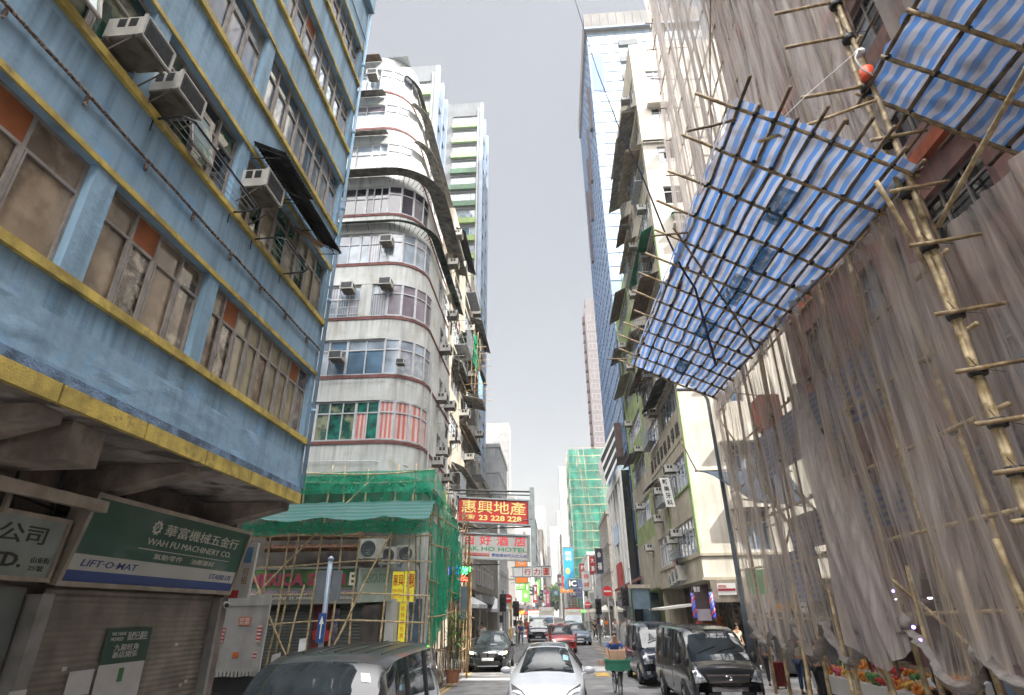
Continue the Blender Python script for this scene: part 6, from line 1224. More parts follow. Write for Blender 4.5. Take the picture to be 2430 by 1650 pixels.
    for (s, r_, wd) in wheels:
        for sg in (-1, 1):
            hw = np.interp(s, [q[0] for q in st], [q[1] for q in st])
            mb = MB(); mb.grid(lambda u, v: onto(s+(r_+.06)*v*math.cos(u*2*math.pi), max(.1, r_+(r_+.06)*v*math.sin(u*2*math.pi)), .006, 's', sg), 20, 3); mb.build('wheel_arch', TRIM, t)
            mb = MB(); c = F(sg*(hw-wd+.03), r_, -s); mb.lathe(c, F.u*sg, [(0, r_*.8), (.02, r_*.97), (.05, r_), (wd-.05, r_), (wd-.02, r_*.97), (wd, r_*.72), (wd-.02, r_*.66)], 24); wo = mb.build('wheel', TYRE, t, True)
            mb = MB(); c2 = F(sg*(hw+.012), r_, -s); mb.lathe(c2, F.u*sg, [(-.05, r_*.66), (-.005, r_*.66), (-.01, r_*.58), (-.035, r_*.56)], 20)
            for k in range(5):
                a = k*2*math.pi/5; e = F.n*math.cos(a)+Vector((0, 0, 1))*math.sin(a); p = e.cross(F.u); mb.hexa([c2+p*.05, c2+e*r_*.6+p*.03, c2+e*r_*.6-p*.03, c2-p*.05]+[q+F.u*sg*.01 for q in (c2+p*.05, c2+e*r_*.6+p*.03, c2+e*r_*.6-p*.03, c2-p*.05)])
            mb.lathe(c2, F.u*sg, [(-.01, .07), (.015, .06)], 12); mb.build('rim', RIM, wo)
    mz, ms, mw = spec.get('mirror', (.95, 1.2, .2))
    for sg in (-1, 1):
        hw = np.interp(ms, [q[0] for q in st], [q[1] for q in st]); mb = MB(); f = Fr(F(sg*(hw+.02+mw*.5), mz, -ms), F.u, F.n)
        def ell(u, v): a = u*2*math.pi; b = (v-.5)*math.pi; return f(math.cos(a)*math.cos(b)*mw*.55, math.sin(b)*spec.get('mh', .085), math.sin(a)*math.cos(b)*.06)
        mb.grid(ell, 14, 8); mb.cyl(f(-sg*mw*.3, -.05), F(sg*(hw-.08), mz-.1, -ms), .02, 5); mb.build('mirror', spec.get('mirmat', body), t, True)
    spec['dress'](t, F, patch, onto, L_); return t
def mirror2(q): return [[(-a, b) for a, b in q][::-1]]
# --- pearl white saloon in the middle of the road
def dress_white(t, F, patch, onto, L_):
    for sg, q in ((1, [(.42, .58), (.86, .70), (.90, .86), (.56, .72)]),):
        patch('headlight', [q], TRIM, .008); patch('headlight', mirror2(q), TRIM, .008)
        q2 = [(.50, .62), (.80, .70), (.84, .80), (.60, .70)]; patch('headlight_lens', [q2], HLG, .02); patch('headlight_lens', mirror2(q2), HLG, .02)
    patch('lower_grille', [[(-.55, .22), (.55, .22), (.6, .34), (-.6, .34)]], TRIM); patch('badge', [[(-.03, .74), (.03, .74), (.04, .80), (-.04, .80)]], CHR, .012)
    patch('number_plate', [[(-.26, .40), (.26, .40), (.26, .51), (-.26, .51)]], PLATE, .02)
    for x in (-.35, .1): a = onto(x, 1.02, .015, 't'); b = onto(x+.52, 1.10, .015, 't'); mb = MB(); mb.cyl(a, b, .011, 4); mb.build('wiper', TRIM, t)
    patch('roof_glass', [[(-.5, 1.95), (.5, 1.95), (.46, 3.2), (-.46, 3.2)]], CGL, .004, 't', 8)
    patch('parking_permit', [[(.42, 1.40), (.56, 1.40), (.56, 1.55), (.42, 1.55)]], M('blue_sticker', (.25, .55, .65), .5), .006, 't', 2)
W_ST = [(0, .62, .30, .52, .50, .56, 'h'), (.08, .80, .24, .64, .62, .68, 'h'), (.32, .91, .20, .80, .70, .83, 'h'), (.65, .945, .20, .90, .72, .93, 'h'), (1.0, .955, .22, .97, .70, 1.02, 'w'), (1.85, .955, .22, 1.02, .56, 1.53, 'c'), (2.5, .955, .22, 1.04, .56, 1.62, 'c'), (3.3, .955, .22, 1.05, .54, 1.57, 'c'), (4.0, .95, .25, 1.06, .50, 1.38, 'r'), (4.55, .90, .3, 1.04, .55, 1.10, 'b'), (4.75, .80, .4, .9, .55, .95, 'b')]
car('pearl white electric car driving towards the camera in the middle of the road', 'car', -.36, 15.6, -.025, W_ST, paint('pearl_white', (.46, .48, .51), .1), [(.88, .35, .24), (3.75, .35, .24)], dict(pillars=[2.75], mirror=(1.03, 1.55, .25), dress=dress_white, wglass=CGI), 'car')
# --- dark hatchback SUV, headlights lit
def dress_suv(t, F, patch, onto, L_):
    for q in ([(.46, .70), (.84, .74), (.86, .86), (.50, .80)],):
        patch('headlight', [q], HLG, .012); patch('headlight', mirror2(q), HLG, .012); q2 = [(.66, .73), (.84, .75), (.85, .84), (.68, .82)]; patch('daylight_lamp', [q2], LITL, .02); patch('daylight_lamp', mirror2(q2), LITL, .02)
    for q in ([(.03, .60), (.33, .62), (.36, .78), (.05, .80)],): patch('kidney_grille', [q], TRIM, .02); patch('kidney_grille', mirror2(q), TRIM, .02); patch('grille_rim', [[(.01, .78), (.36, .78), (.38, .81), (.03, .82)]], CHR, .022); patch('grille_rim', mirror2([(.01, .78), (.36, .78), (.38, .81), (.03, .82)]), CHR, .022)
    patch('lower_grille', [[(-.5, .30), (.5, .30), (.56, .46), (-.56, .46)]], TRIM, .01); patch('skid_plate', [[(-.45, .24), (.45, .24), (.48, .28), (-.48, .28)]], STEEL, .02)
    for sg in (1, -1): q = [(.62*sg, .36), (.86*sg, .38), (.84*sg, .54), (.66*sg, .5)]; q = q if sg > 0 else q[::-1]; patch('air_intake', [q], TRIM, .01); q = [(.70*sg, .56), (.76*sg, .56), (.76*sg, .61), (.70*sg, .61)]; q = q if sg > 0 else q[::-1]; patch('fog_lamp', [q], HLG, .02, n=3)
    patch('number_plate', [[(-.27, .47), (.27, .47), (.27, .59), (-.27, .59)]], PLATE, .035); patch('bonnet_scoop', [[(.0, .75), (.35, .75), (.3, 1.0), (.05, 1.0)]], STEEL, .012, 't')
    for sg in (-1, 1): mb = MB(); mb.tube([F(sg*.60, 1.52, -1.9), F(sg*.60, 1.62, -2.2), F(sg*.60, 1.62, -3.6), F(sg*.58, 1.52, -3.9)], .018, 5); mb.build('roof_rail', TRIM, t)
SUV_ST = [(0, .70, .30, .66, .55, .74, 'h'), (.06, .82, .24, .78, .64, .84, 'h'), (.3, .90, .22, .92, .70, .95, 'h'), (.7, .92, .22, .98, .72, 1.03, 'h'), (1.05, .92, .24, 1.02, .70, 1.07, 'w'), (1.8, .92, .24, 1.04, .60, 1.52, 'c'), (2.4, .92, .24, 1.06, .60, 1.60, 'c'), (3.4, .92, .24, 1.08, .58, 1.58, 'c'), (3.9, .90, .26, 1.1, .56, 1.50, 'r'), (4.35, .84, .35, 1.05, .6, 1.1, 'b'), (4.45, .8, .4, .95, .6, 1.0, 'b')]
DKG = paint('dark_green_grey', (.022, .03, .032), .5, .22)
car('dark green-grey SUV with both headlights glowing, waiting by the left kerb', 'car', -3.2, 28.8, .0, SUV_ST, DKG, [(.85, .35, .23), (3.55, .35, .23)], dict(pillars=[2.65], mirror=(1.05, 1.5, .2), dress=dress_suv, wglass=CGI), 'car')
# --- vans
def dress_van(dk=False):
    def f(t, F, patch, onto, L_):
        q = [(.56, .74), (.86, .70), (.88, .98), (.74, 1.0)]; patch('headlight', [q], HLG, .02); patch('headlight', mirror2(q), HLG, .02)
        patch('grille', [[(-.52, .70), (.52, .70), (.56, .86), (-.56, .86)]], TRIM, .012); patch('chrome_bar', [[(-.54, .86), (.54, .86), (.56, .90), (-.56, .90)]], CHR, .03); patch('chrome_bar', [[(-.5, .71), (.5, .71), (.52, .76), (-.52, .76)]], CHR, .03)
        patch('bumper_chrome', [[(-.46, .52), (.46, .52), (.46, .62), (-.46, .62)]], CHR, .02); patch('air_intake', [[(-.6, .34), (.6, .34), (.56, .5), (-.56, .5)]], TRIM, .012)
        for sg in (1, -1): q = [(.66*sg, .40), (.80*sg, .40), (.80*sg, .50), (.66*sg, .50)]; q = q if sg > 0 else q[::-1]; patch('fog_lamp', [q], HLG, .025, n=3)
        patch('number_plate', [[(-.26, .40), (.26, .40), (.26, .52), (-.26, .52)]], PLATE, .05)
        c = onto(0, .82, .03); mb = MB(); mb.tube([c+F.u*.085*math.cos(a*.35)+Vector((0, 0, .058*math.sin(a*.35))) for a in range(19)], .009, 5); mb.tube([c+F.u*.04*math.cos(a*.35)+Vector((0, 0, .055*math.sin(a*.35))) for a in range(19)], .007, 5); mb.tube([c+F.u*.06*math.cos(a*.35)+Vector((0, 0, .025+.02*math.sin(a*.35))) for a in range(19)], .007, 5); mb.build('oval_badge', CHR, t)
        for x in (-.55, .0): a = onto(x, .62, .02, 't'); b = onto(x+.55, .74, .02, 't'); mb = MB(); mb.tube([a, a.lerp(b, .5)+Vector((0, 0, .01)), b], .012, 4); mb.build('wiper', TRIM, t)
        for s_ in (2.15, 3.35, 4.3):
            for sg in (-1, 1):
                pts = [onto(s_, z, .004, 's', sg) for z in (.45, .8, 1.1)]; mb = MB(); mb.tube(pts, .006, 4); mb.build('door_seam', TRIM, t)
        for sg in (-1, 1): h = onto(1.75, 1.0, .03, 's', sg); mb = MB(); mb.cyl(h-F.n*.07, h+F.n*.07, .014, 6); mb.build('door_handle', CHR, t)
        for k in range(7): a = onto(-.6+k*.2, 1.6, .006, 't'); b = onto(-.6+k*.2, 4.3, .006, 't'); mb = MB(); m_ = onto(-.6+k*.2, 2.6, .006, 't'); mb.tube([a, m_, b], .012, 4); mb.build('roof_rib', spec_body[0], t)
        patch('licence_sticker', [[(.55, .98), (.66, .98), (.62, 1.06), (.51, 1.06)]], WHT, .006, 't', 2)
    return f
spec_body = [None]
VAN_ST = [(0, .80, .28, .66, .70, .84, 'h'), (.05, .90, .24, .86, .76, .96, 'h'), (.20, .93, .24, 1.00, .78, 1.08, 'h'), (.42, .94, .24, 1.06, .80, 1.17, 'w'), (1.22, .94, .24, 1.12, .76, 1.90, 'c'), (1.7, .94, .24, 1.12, .78, 1.98, 'c'), (3.0, .94, .24, 1.12, .78, 2.0, 'c'), (4.2, .94, .24, 1.12, .77, 1.99, 'c'), (4.55, .92, .26, 1.12, .75, 1.95, 'b'), (4.7, .88, .3, 1.05, .72, 1.88, 'b')]
VBLK = paint('van_black', (.010, .011, .013), .0, .2); VNAV = paint('van_navy', (.012, .016, .03), .0, .2); VCHR = paint('van_charcoal', (.010, .011, .014), .0, .35)
def van(label, x, y, rz, b, gl=CGI, h=1.0):
    spec_body[0] = b; car(label, 'van', x, y, rz, [(s, a, c, d, e, f*h, g) for s, a, c, d, e, f, g in VAN_ST], b, [(.95, .34, .2), (3.6, .34, .2)], dict(pillars=[2.15, 3.35], mirror=(1.22, .85, .16), mh=.14, mirmat=TRIM, dress=dress_van(), wglass=gl), 'van', CGL)
van('glossy black van with chrome grille and oval badge parked nearest on the right', 4.35, 17.3, .06, VBLK)
van('dark navy van parked behind the glossy black van on the right', 3.85, 23.2, .04, VNAV)
van('charcoal van with ribbed roof in the near left foreground, only its upper half in view', -2.78, 6.3, .02, VCHR, h=.985)
# --- red taxi
def dress_taxi(t, F, patch, onto, L_):
    q = [(.5, .66), (.82, .70), (.84, .84), (.6, .80)]; patch('headlight', [q], HLG, .012); patch('headlight', mirror2(q), HLG, .012); patch('grille', [[(-.4, .62), (.4, .62), (.42, .74), (-.42, .74)]], TRIM, .012); patch('number_plate', [[(-.26, .42), (.26, .42), (.26, .53), (-.26, .53)]], PLATE, .02)
    a = onto(0, 2.0, 0, 't'); f = Fr(a, F.u, F.n); mb = MB(); mb.ob(f, -.2, .2, 0, .12, -.08, .08); mb.build('roof_sign', WHT, t); text(t, 'TAXI', Fr(a+F.n*.085, F.u, F.n), -.15, .15, .02, .1, CLR)
TAXI_R = paint('taxi_red', (.33, .02, .02), .1); SILV = paint('taxi_silver', (.42, .43, .45), .5)
MPV_ST = [(0, .66, .30, .60, .55, .66, 'h'), (.07, .80, .24, .76, .62, .80, 'h'), (.35, .86, .22, .90, .68, .95, 'h'), (.8, .87, .22, .98, .70, 1.05, 'w'), (1.75, .87, .22, 1.04, .60, 1.60, 'c'), (2.4, .87, .22, 1.05, .62, 1.69, 'c'), (3.5, .87, .22, 1.06, .60, 1.67, 'c'), (4.1, .86, .24, 1.08, .57, 1.60, 'b'), (4.4, .82, .3, 1.0, .55, 1.3, 'b')]
car('red taxi with silver roof passing through the sunny crossing', 'taxi', .35, 41.5, .10, MPV_ST, TAXI_R, [(.8, .32, .2), (3.5, .32, .2)], dict(pillars=[1.9, 2.9], mirror=(1.05, 1.4, .18), dress=dress_taxi, wglass=CGI), 'taxi')
def dress_plain(t, F, patch, onto, L_):
    q = [(.5, .66), (.80, .70), (.82, .82), (.58, .78)]; patch('headlight', [q], HLG, .012); patch('headlight', mirror2(q), HLG, .012); patch('grille', [[(-.42, .58), (.42, .58), (.44, .72), (-.44, .72)]], TRIM, .012); patch('number_plate', [[(-.26, .40), (.26, .40), (.26, .51), (-.26, .51)]], PLATE, .03)
car('dark navy people carrier waiting behind the red taxi on its left', 'car', -1.75, 56, .03, VAN_ST, VNAV, [(.95, .34, .2), (3.6, .34, .2)], dict(pillars=[2.2], mirror=(1.2, .9, .18), dress=dress_plain), 'car')
car('pale blue-grey saloon behind the red taxi on its right', 'car', 1.75, 51, .1, W_ST, paint('blue_grey', (.16, .22, .28), .5), [(.88, .35, .24), (3.75, .35, .24)], dict(pillars=[2.7], mirror=(1.0, 1.5, .2), dress=dress_plain), 'car')
car('dark teal hatchback behind the blue-grey saloon', 'car', 1.3, 63, .05, SUV_ST, paint('teal', (.02, .05, .07), .4), [(.85, .35, .23), (3.55, .35, .23)], dict(pillars=[2.65], mirror=(1.05, 1.5, .2), dress=dress_plain), 'car')
# --- minibuses further up the road
def minibus(label, x, y, h=2.75, roofm=None):
    t = thing('minibus', label, 'minibus', (x, y, 0), 0, 'cream minibuses further up the road'); CRB = paint('minibus_cream', (.60, .57, .48), .0, .3); F = Fr((x, y, 0), (1, 0, 0), (0, -1, 0)); mb = MB()
    pr = [(0, .35), (0, 1.1), (.25, 1.9), (.35, h-.1), (.6, h), (6.2, h), (6.4, h-.2), (6.4, .35)]
    mb.ext([F(-1.0, z, -s) for s, z in pr], F.u*2.0); mb.build('body', CRB, t); mb = MB(); mb.ob(F, -.98, .98, h-.12, h+.06, -6.2, -.35); mb.build('roof', roofm or CLR, t)
    G = Fr(F(0, 1.15, .012), (1, 0, 0), None, (0, .30, 1)); mb = MB(); mb.ob(G, -.88, .88, 0, .95, -.02, .01); mb.build('windscreen', GLB, t); mb = MB(); mb.ob(F, -.7, .7, h-.42, h-.14, -.34, -.26); mb.build('route_sign', WHT, t)
    for a in (-.85, .6): mb = MB(); mb.ob(F, a, a+.25, .65, .82, .0, .03); mb.build('headlight', HLG, t)
    mb = MB(); mb.ob(F, -.5, .5, .62, .84, 0, .02); mb.build('grille', TRIM, t)
    for sg in (-1, 1): 
        for i in range(4): mb = MB(); a, b = sorted((sg*1.0, sg*1.012)); mb.ob(F, a, b, 1.3, 2.05, -2.1-i*1.1, -1.15-i*1.1); mb.build('side_window', GLB, t)
        for s_ in (1.1, 5): mb = MB(); mb.lathe(F(sg*.8, .36, -s_), F.u*sg, [(0, .3), (.03, .36), (.2, .36), (.23, .3)], 14); mb.build('wheel', TYRE, t, True)
minibus('cream minibus with red roof edge in the left lane, third vehicle back', -3.3, 92); minibus('cream minibus with tall roof sign beyond the navy people carrier', -1.5, 84, 3.0, WHT); minibus('broad cream minibus with red roof on the right behind the teal hatchback', 1.9, 76, 2.85)
# ================================================================ signs over the street, poles, lights, railings
GALV = M('galvanised_post', (.30, .32, .33), .45, .6, var=.2, scale=5); DGRN = M('post_green', (.01, .07, .04), .5)
SGR = M('sign_frame_grey', (.22, .25, .26), .5, .4, var=.2, scale=3)
def hang_sign(label, A, B, z0a, z1a, z0b, z1b, panels, th=.22):
    F = Fr((A[0], A[1], z0a), (B[0]-A[0], B[1]-A[1], z0b-z0a)); W_ = (Vector((B[0], B[1], z0b))-Vector((A[0], A[1], z0a))).length; H_ = ((z1a-z0a)+(z1b-z0b))/2
    F = Fr((A[0], A[1], z0a), (B[0]-A[0], B[1]-A[1], z0b-z0a), None); t = thing('hanging_sign', label, 'sign', F(0, 0)); b = MB(); b.ob(F, 0, W_, 0, H_, -th, -.01); b.ob(F, -.07, 0, -.07, H_+.07, -th, .04); b.ob(F, W_, W_+.07, -.07, H_+.07, -th, .04); b.ob(F, 0, W_, -.07, 0, -th, .04); b.ob(F, 0, W_, H_, H_+.07, -th, .04); b.build('frame', SGR, t)
    for (a0, a1, b0, b1, m_) in panels: b = MB(); b.ob(F, a0*W_, a1*W_, b0*H_, b1*H_, -.01, .004); b.build('panel', m_, t)
    return t, F, W_, H_
REDP = M('sign_red_panel', (.30, .018, .018), .45, var=.06); YLW = M('sign_yellow_letters', (.50, .40, .14), .5, var=0); WPN = M('sign_pale_panel', (.25, .245, .24), .5, var=.08, stain=.3)
t, F, W_, H_ = hang_sign('red hanging sign with four big yellow characters and a phone number, over the road', (-4.58, 28), (-1.2, 28), 6.44, 7.52, 6.2, 7.28, [(0, 1, 0, 1, REDP)])
text(t, '惠興地產', F, .04*W_, .96*W_, .37*H_, .94*H_, YLW, bold=.006); text(t, '23 228 228', F, .29*W_, .9*W_, .08*H_, .31*H_, YLW, bold=.03); text(t, '☎', F, .11*W_, .24*W_, .08*H_, .31*H_, YLW, bold=.02)
t, F, W_, H_ = hang_sign('pale hotel sign with red characters and green English name, below the red sign', (-4.42, 28), (-1.22, 28), 4.80, 5.85, 4.62, 5.67, [(0, 1, 0, 1, WPN)])
RDL = M('hotel_red', (.42, .02, .03), .5, var=0)
for ch, a0 in (('百', .04), ('好', .28), ('酒', .53), ('店', .79)): text(t, ch, F, a0*W_, (a0+.17)*W_, .55*H_, .96*H_, RDL, bold=.012)
GLT_ = M('hotel_green', (.01, .14, .06), .5, var=0); text(t, 'PAK HO HOTEL', F, .02*W_, .97*W_, .31*H_, .48*H_, GLT_, bold=.012); b = MB(); b.poly([F(.03*W_, .14*H_, .012), F(.09*W_, .06*H_, .012), F(.09*W_, .22*H_, .012)]); b.ob(F, .09*W_, .42*W_, .08*H_, .2*H_, .004, .01); b.build('red_arrow', REDP, t); text(t, 'TEL:26255608', F, .12*W_, .41*W_, .1*H_, .18*H_, WPN, c=.014); text(t, '歡迎自由行人士入住', F, .46*W_, .97*W_, .08*H_, .21*H_, SBL, bold=.01)
t = thing('sign_gantry', 'steel cantilever frame with an upright box column carrying the red and pale hanging signs', 'sign frame', (-5.3, 28, 6)); b = MB(); b.box(-1.12, -.90, 28.0, 28.2, 4.3, 7.95); b.build('column', SGR, t); b = MB(); b.cyl((-5.3, 28.1, 7.95), (-1.0, 28.1, 7.75), .045, 6); b.cyl((-5.3, 28.2, 7.78), (-1.0, 28.2, 7.6), .03, 6); b.cyl((-5.3, 28.1, 6.05), (-1.0, 28.1, 6.1), .03, 6); b.cyl((-4.9, 28.1, 6.4), (-3.6, 28.1, 6.08), .025, 6); b.cyl((-5.3, 28.1, 4.45), (-2.6, 28.1, 4.45), .025, 6); b.cyl((-5.3, 28.1, 7.0), (-4.6, 28.1, 6.9), .04, 6); b.build('rail', BLK, t); b = MB(); b.cyl((-5.2, 28, 5.6), (-1.0, 27.98, 6.5), .01, 4); b.build('stay_wire', STEEL, t)
# LED sign
t = thing('led_sign', 'small glowing red, green and blue dot-matrix sign behind the bamboo', 'sign', (-4.6, 26.5, 4)); F = Fr((-4.75, 26.8, 3.65), (1, 0, 0)); b = MB(); b.ob(F, 0, .95, 0, .62, -.08, 0); b.build('panel', BLK, t); r_ = random.Random(5)
for nm, c, zz in (('blue_dots', (.05, .08, 1), (.3, .6, 0, .45)), ('green_dots', (.05, 1, .15), (.3, .6, .42, .95)), ('red_dots', (1, .06, .03), (.03, .27, .02, .9))):
    b = MB()
    for i in range(60): a = r_.uniform(zz[2], zz[3]); z = r_.uniform(zz[0], zz[1]); b.ob(F, a, a+.035, z, z+.035, 0, .01)
    o = b.build(nm, M('led_'+nm, c, .5, var=0, emit=2.5), t)
# further street signs
def street_sign(label, x0, x1, y, z0, z1, panel, texts, bracket=None, name='hanging_sign', group=None):
    t = thing(name, label, 'sign', (x0, y, z0), 0, group); F = Fr((x0, y, z0), (1, 0, 0)); b = MB(); b.ob(F, 0, x1-x0, 0, z1-z0, -.25, 0); b.build('panel', panel, t); b = MB(); b.ob(F, -.08, x1-x0+.08, z1-z0, z1-z0+.1, -.28, .04); b.ob(F, -.08, x1-x0+.08, -.1, 0, -.28, .04); b.ob(F, -.08, 0, 0, z1-z0, -.28, .04); b.ob(F, x1-x0, x1-x0+.08, 0, z1-z0, -.28, .04); b.build('frame', SGR, t)
    for s, a0, a1, b0, b1, m_ in texts: text(t, s, F, a0*(x1-x0), a1*(x1-x0), b0*(z1-z0), b1*(z1-z0), m_, c=.01, depth=.01, bold=.02)
    if bracket: b = MB(); b.cyl((bracket, y, z1), (x1 if bracket < x0 else x0, y, z1+.15), .04, 5); b.cyl((bracket, y, z0), (x1 if bracket < x0 else x0, y, z0-.1), .04, 5); b.build('bracket', SGR, t)
    return t, F
a = P(1165, 1309, y=75); b_ = P(1250, 1287, y=75)
t, F = street_sign('wide white sign of four framed panels with red characters, over the road beyond the crossing', a.x, b_.x, 75, a.z, b_.z, WHT, [('行', .29, .47, .15, .85, CLR), ('力', .54, .72, .15, .85, CLR), ('圖', .80, .96, .1, .9, CLR)], -5.6)
b = MB(); W_ = b_.x-a.x; [b.ob(F, k*W_-.04, k*W_+.04, 0, b_.z-a.z, 0, .03) for k in (.25, .51, .76)]; b.build('divider', SGR, t)
LGS = M('lime_sign', (.12, .50, .05), .5, var=.05, emit=.15); BLS = M('cyan_sign', (.02, .26, .42), .5, var=.08); ORS = M('orange_sign', (.75, .20, .03), .5, var=.05, emit=.1)
a = P(1164, 1338, y=85); b_ = P(1193, 1320, y=85); street_sign('bright lime green sign with white characters under the white panel sign', a.x, b_.x, 85, a.z, b_.z, LGS, [('藥房', .1, .9, .1, .7, WHT), ('大眾', .2, .8, .75, .95, WHT)], -5.2)
a = P(1282, 1337, y=110); b_ = P(1300, 1243, y=110); street_sign('tall cyan-blue vertical sign with white patch, right side beyond the crossing', a.x, b_.x, 110, a.z, b_.z, BLS, [('眼', .2, .8, .8, .9, WHT), ('科', .2, .8, .68, .78, WHT), ('●', .15, .6, .35, .5, YLW)], 5.0)
a = P(1290, 1334, y=106); b_ = P(1311, 1315, y=106); street_sign('navy square sign with white letters at the foot of the cyan-blue sign', a.x, b_.x, 106, a.z, b_.z, M('navy_sign', (.02, .025, .05), .5), [('IC', .1, .85, .15, .85, WHT)], 5.0)
for i, (x0, y0, x1, y1, m_, s, lab) in enumerate(((1272, 1345, 1300, 1334, ORS, '海鮮', 'orange banner sign under the cyan-blue sign'), (1276, 1333, 1289, 1308, REDP, '金', 'red vertical sign left of the cyan-blue sign'), (1266, 1330, 1276, 1305, M('purple_sign', (.12, .05, .10), .5), '麻', 'dark purple vertical sign left of the red one'), (1205, 1390, 1216, 1376, REDP, '福', 'small red sign on the left side, far down the street'), (1174, 1395, 1186, 1372, WPN, '米', 'small white sign on the left pavement past the lime sign'), (1208, 1368, 1222, 1360, REDP, '大', 'low red sign over the left lane far away'), (1195, 1388, 1204, 1350, M('maroon_sign', (.22, .03, .05), .5), '旺', 'maroon vertical sign far down the left side'), (1240, 1378, 1247, 1340, M('magenta_sign', (.5, .04, .15), .5), '街', 'magenta vertical sign far down the right side'), (1255, 1352, 1268, 1340, BLS, '電', 'small blue sign far down the right side'))):
    yy = 120+i*14; a = P(x0, y0, y=yy); b_ = P(x1, y1, y=yy); street_sign(lab, a.x, b_.x, yy, a.z, b_.z, m_, [(s, .2, .8, .2, .8, YLW if m_ is REDP else WHT if m_ is not WPN else CLR)], -4.9 if i in (3, 4, 5, 6) else 5)
# posts and traffic lights
def no_entry(label, x, y, z, r_, top, group='no-entry signs'):
    t = thing('no_entry_sign', label, 'road sign', (x, y, 0), 0, group); b = MB(); b.cyl((x, y, 0), (x, y, z-r_), .045, 8); b.cyl((x, y, z-r_), (x, y, top), .04, 8); b.build('post', M('white_post', (.60, .60, .58), .5), t)
    b = MB(); b.lathe((x, y-.05, z), (0, -1, 0), [(0, r_), (.02, r_)], 28); b.build('red_disc', M('road_sign_red', (.66, .03, .04), .4), t); b = MB(); b.box(x-r_*.75, x+r_*.75, y-.085, y-.07, z-r_*.15, z+r_*.15); b.build('white_bar', WHT, t)
no_entry('large no-entry sign on a white post at the right kerb before the crossing', 3.42, 42, 3.66, .33, 4.0); no_entry('no-entry sign turned partly away on the left white post by the traffic lights', -3.55, 45.2, 3.35, .3, 5.4); no_entry('small no-entry sign beyond the crossing on the right', 3.6, 74, 3.2, .32, 3.6)
def tlight(label, x, y, zt, mat=BLK, side=-1, group='traffic lights'):
    t = thing('traffic_light', label, 'traffic light', (x, y, 0), 0, group); b = MB(); b.cyl((x, y, 0), (x, y, zt+.3), .055, 8); b.build('post', GALV, t)
    b = MB(); b.box(x-.17, x+.17, y-.25, y-.04, zt-1.0, zt); b.box(x-.24, x+.24, y-.04, y-.03, zt-1.06, zt+.06)
    for k in range(3): b.lathe((x, y-.25, zt-.18-k*.32), (0, -1, -.15), [(0, .12), (.16, .125)], 12)
    b.build('signal_head', BLK, t)
    for k, c in enumerate(((.5, .02, .02), (.25, .15, .01), (.02, .25, .08))): b = MB(); b.lathe((x, y-.255, zt-.18-k*.32), (0, -1, -.1), [(0, .1), (.01, .1)], 12); b.build('lens', M('signal_lens_%d' % k, c, .3, var=0), t)
    b = MB(); b.box(x+side*.1-.12, x+side*.1+.12, y-.25, y-.05, zt-1.75, zt-1.3); b.build('pedestrian_signal', BLK, t)
tlight('traffic light with pedestrian signal at the left kerb beside the tall white pole', -3.78, 43.5, 3.55); tlight('traffic light at the right kerb, left of the large no-entry sign', 2.92+.35, 50, 3.3); tlight('traffic light at the right kerb, right of the large no-entry sign', 4.55, 42, 3.8); tlight('second traffic light seen behind the left no-entry sign', -3.3, 50, 3.2)
for i, (x, y, h, r_, lab) in enumerate(((-4.05, 43, 9.0, .075, 'tall thin white pole at the left kerb before the crossing'), (4.9, 41, 5.0, .07, 'grey pole right of the right traffic lights'), (3.55, 56, 5.6, .05, 'thin grey pole near the right corner of the crossing'), (4.1, 44.5, 3.8, .05, 'white pole between the right signs'), (3.0, 71, 4.6, .05, 'thin pole past the crossing on the right'), (-5.0, 35.5, 3.4, .04, 'thin white pole on the left pavement by the tent'))):
    b = MB(); b.cyl((x, y, 0), (x, y, h), r_, 8); b.cyl((x, y, 0), (x, y, .25), r_*1.6, 8); b.cyl((x, y, h), (x, y, h+.05), r_*1.2, 8); tag(b.build('pole', M('white_post', (0,)*3) if i in (0, 3, 5) else GALV, None, True), lab, 'pole')
b = MB(); b.cyl((-3.35, 45.3, 1.5), (-3.35, 45.3, 3.6), .05, 8); b.cyl((-3.35, 45.3, .0), (-3.35, 45.3, 1.5), .06, 8); tag(b.build('bollard_pole', M('mustard_post', (.6, .35, .05), .5), None, True), 'mustard yellow post by the left no-entry sign', 'pole')
# tall street lamp on the right, in front of the nets
t = thing('street_lamp', 'tall slate-grey street lamp with a stepped base and short arm, right pavement', 'street lamp', (6.2, 21, 0)); SLT = M('slate_post', (.15, .18, .21), .5, .3, var=.2, scale=4)
b = MB(); b.tube([(6.16, 21, .13), (6.15, 21, 2.35), (6.15, 21, 2.42), (6.12, 21, 2.6), (6.05, 21, 9.7), (5.95, 21, 9.95), (5.6, 21, 10.12)], .1, 10, 0, True, [.15, .14, .145, .095, .06, .055, .05]); b.build('post', SLT, t, True); b = MB(); b.tube([(5.7, 21, 10.1), (5.45, 21, 10.16), (5.0, 21, 10.18), (4.92, 21, 10.15)], .07, 8, 0, True, [.05, .08, .09, .05]); b.build('lamp_head', M('lamp_head_grey', (.3, .33, .35), .4, .3), t, True)
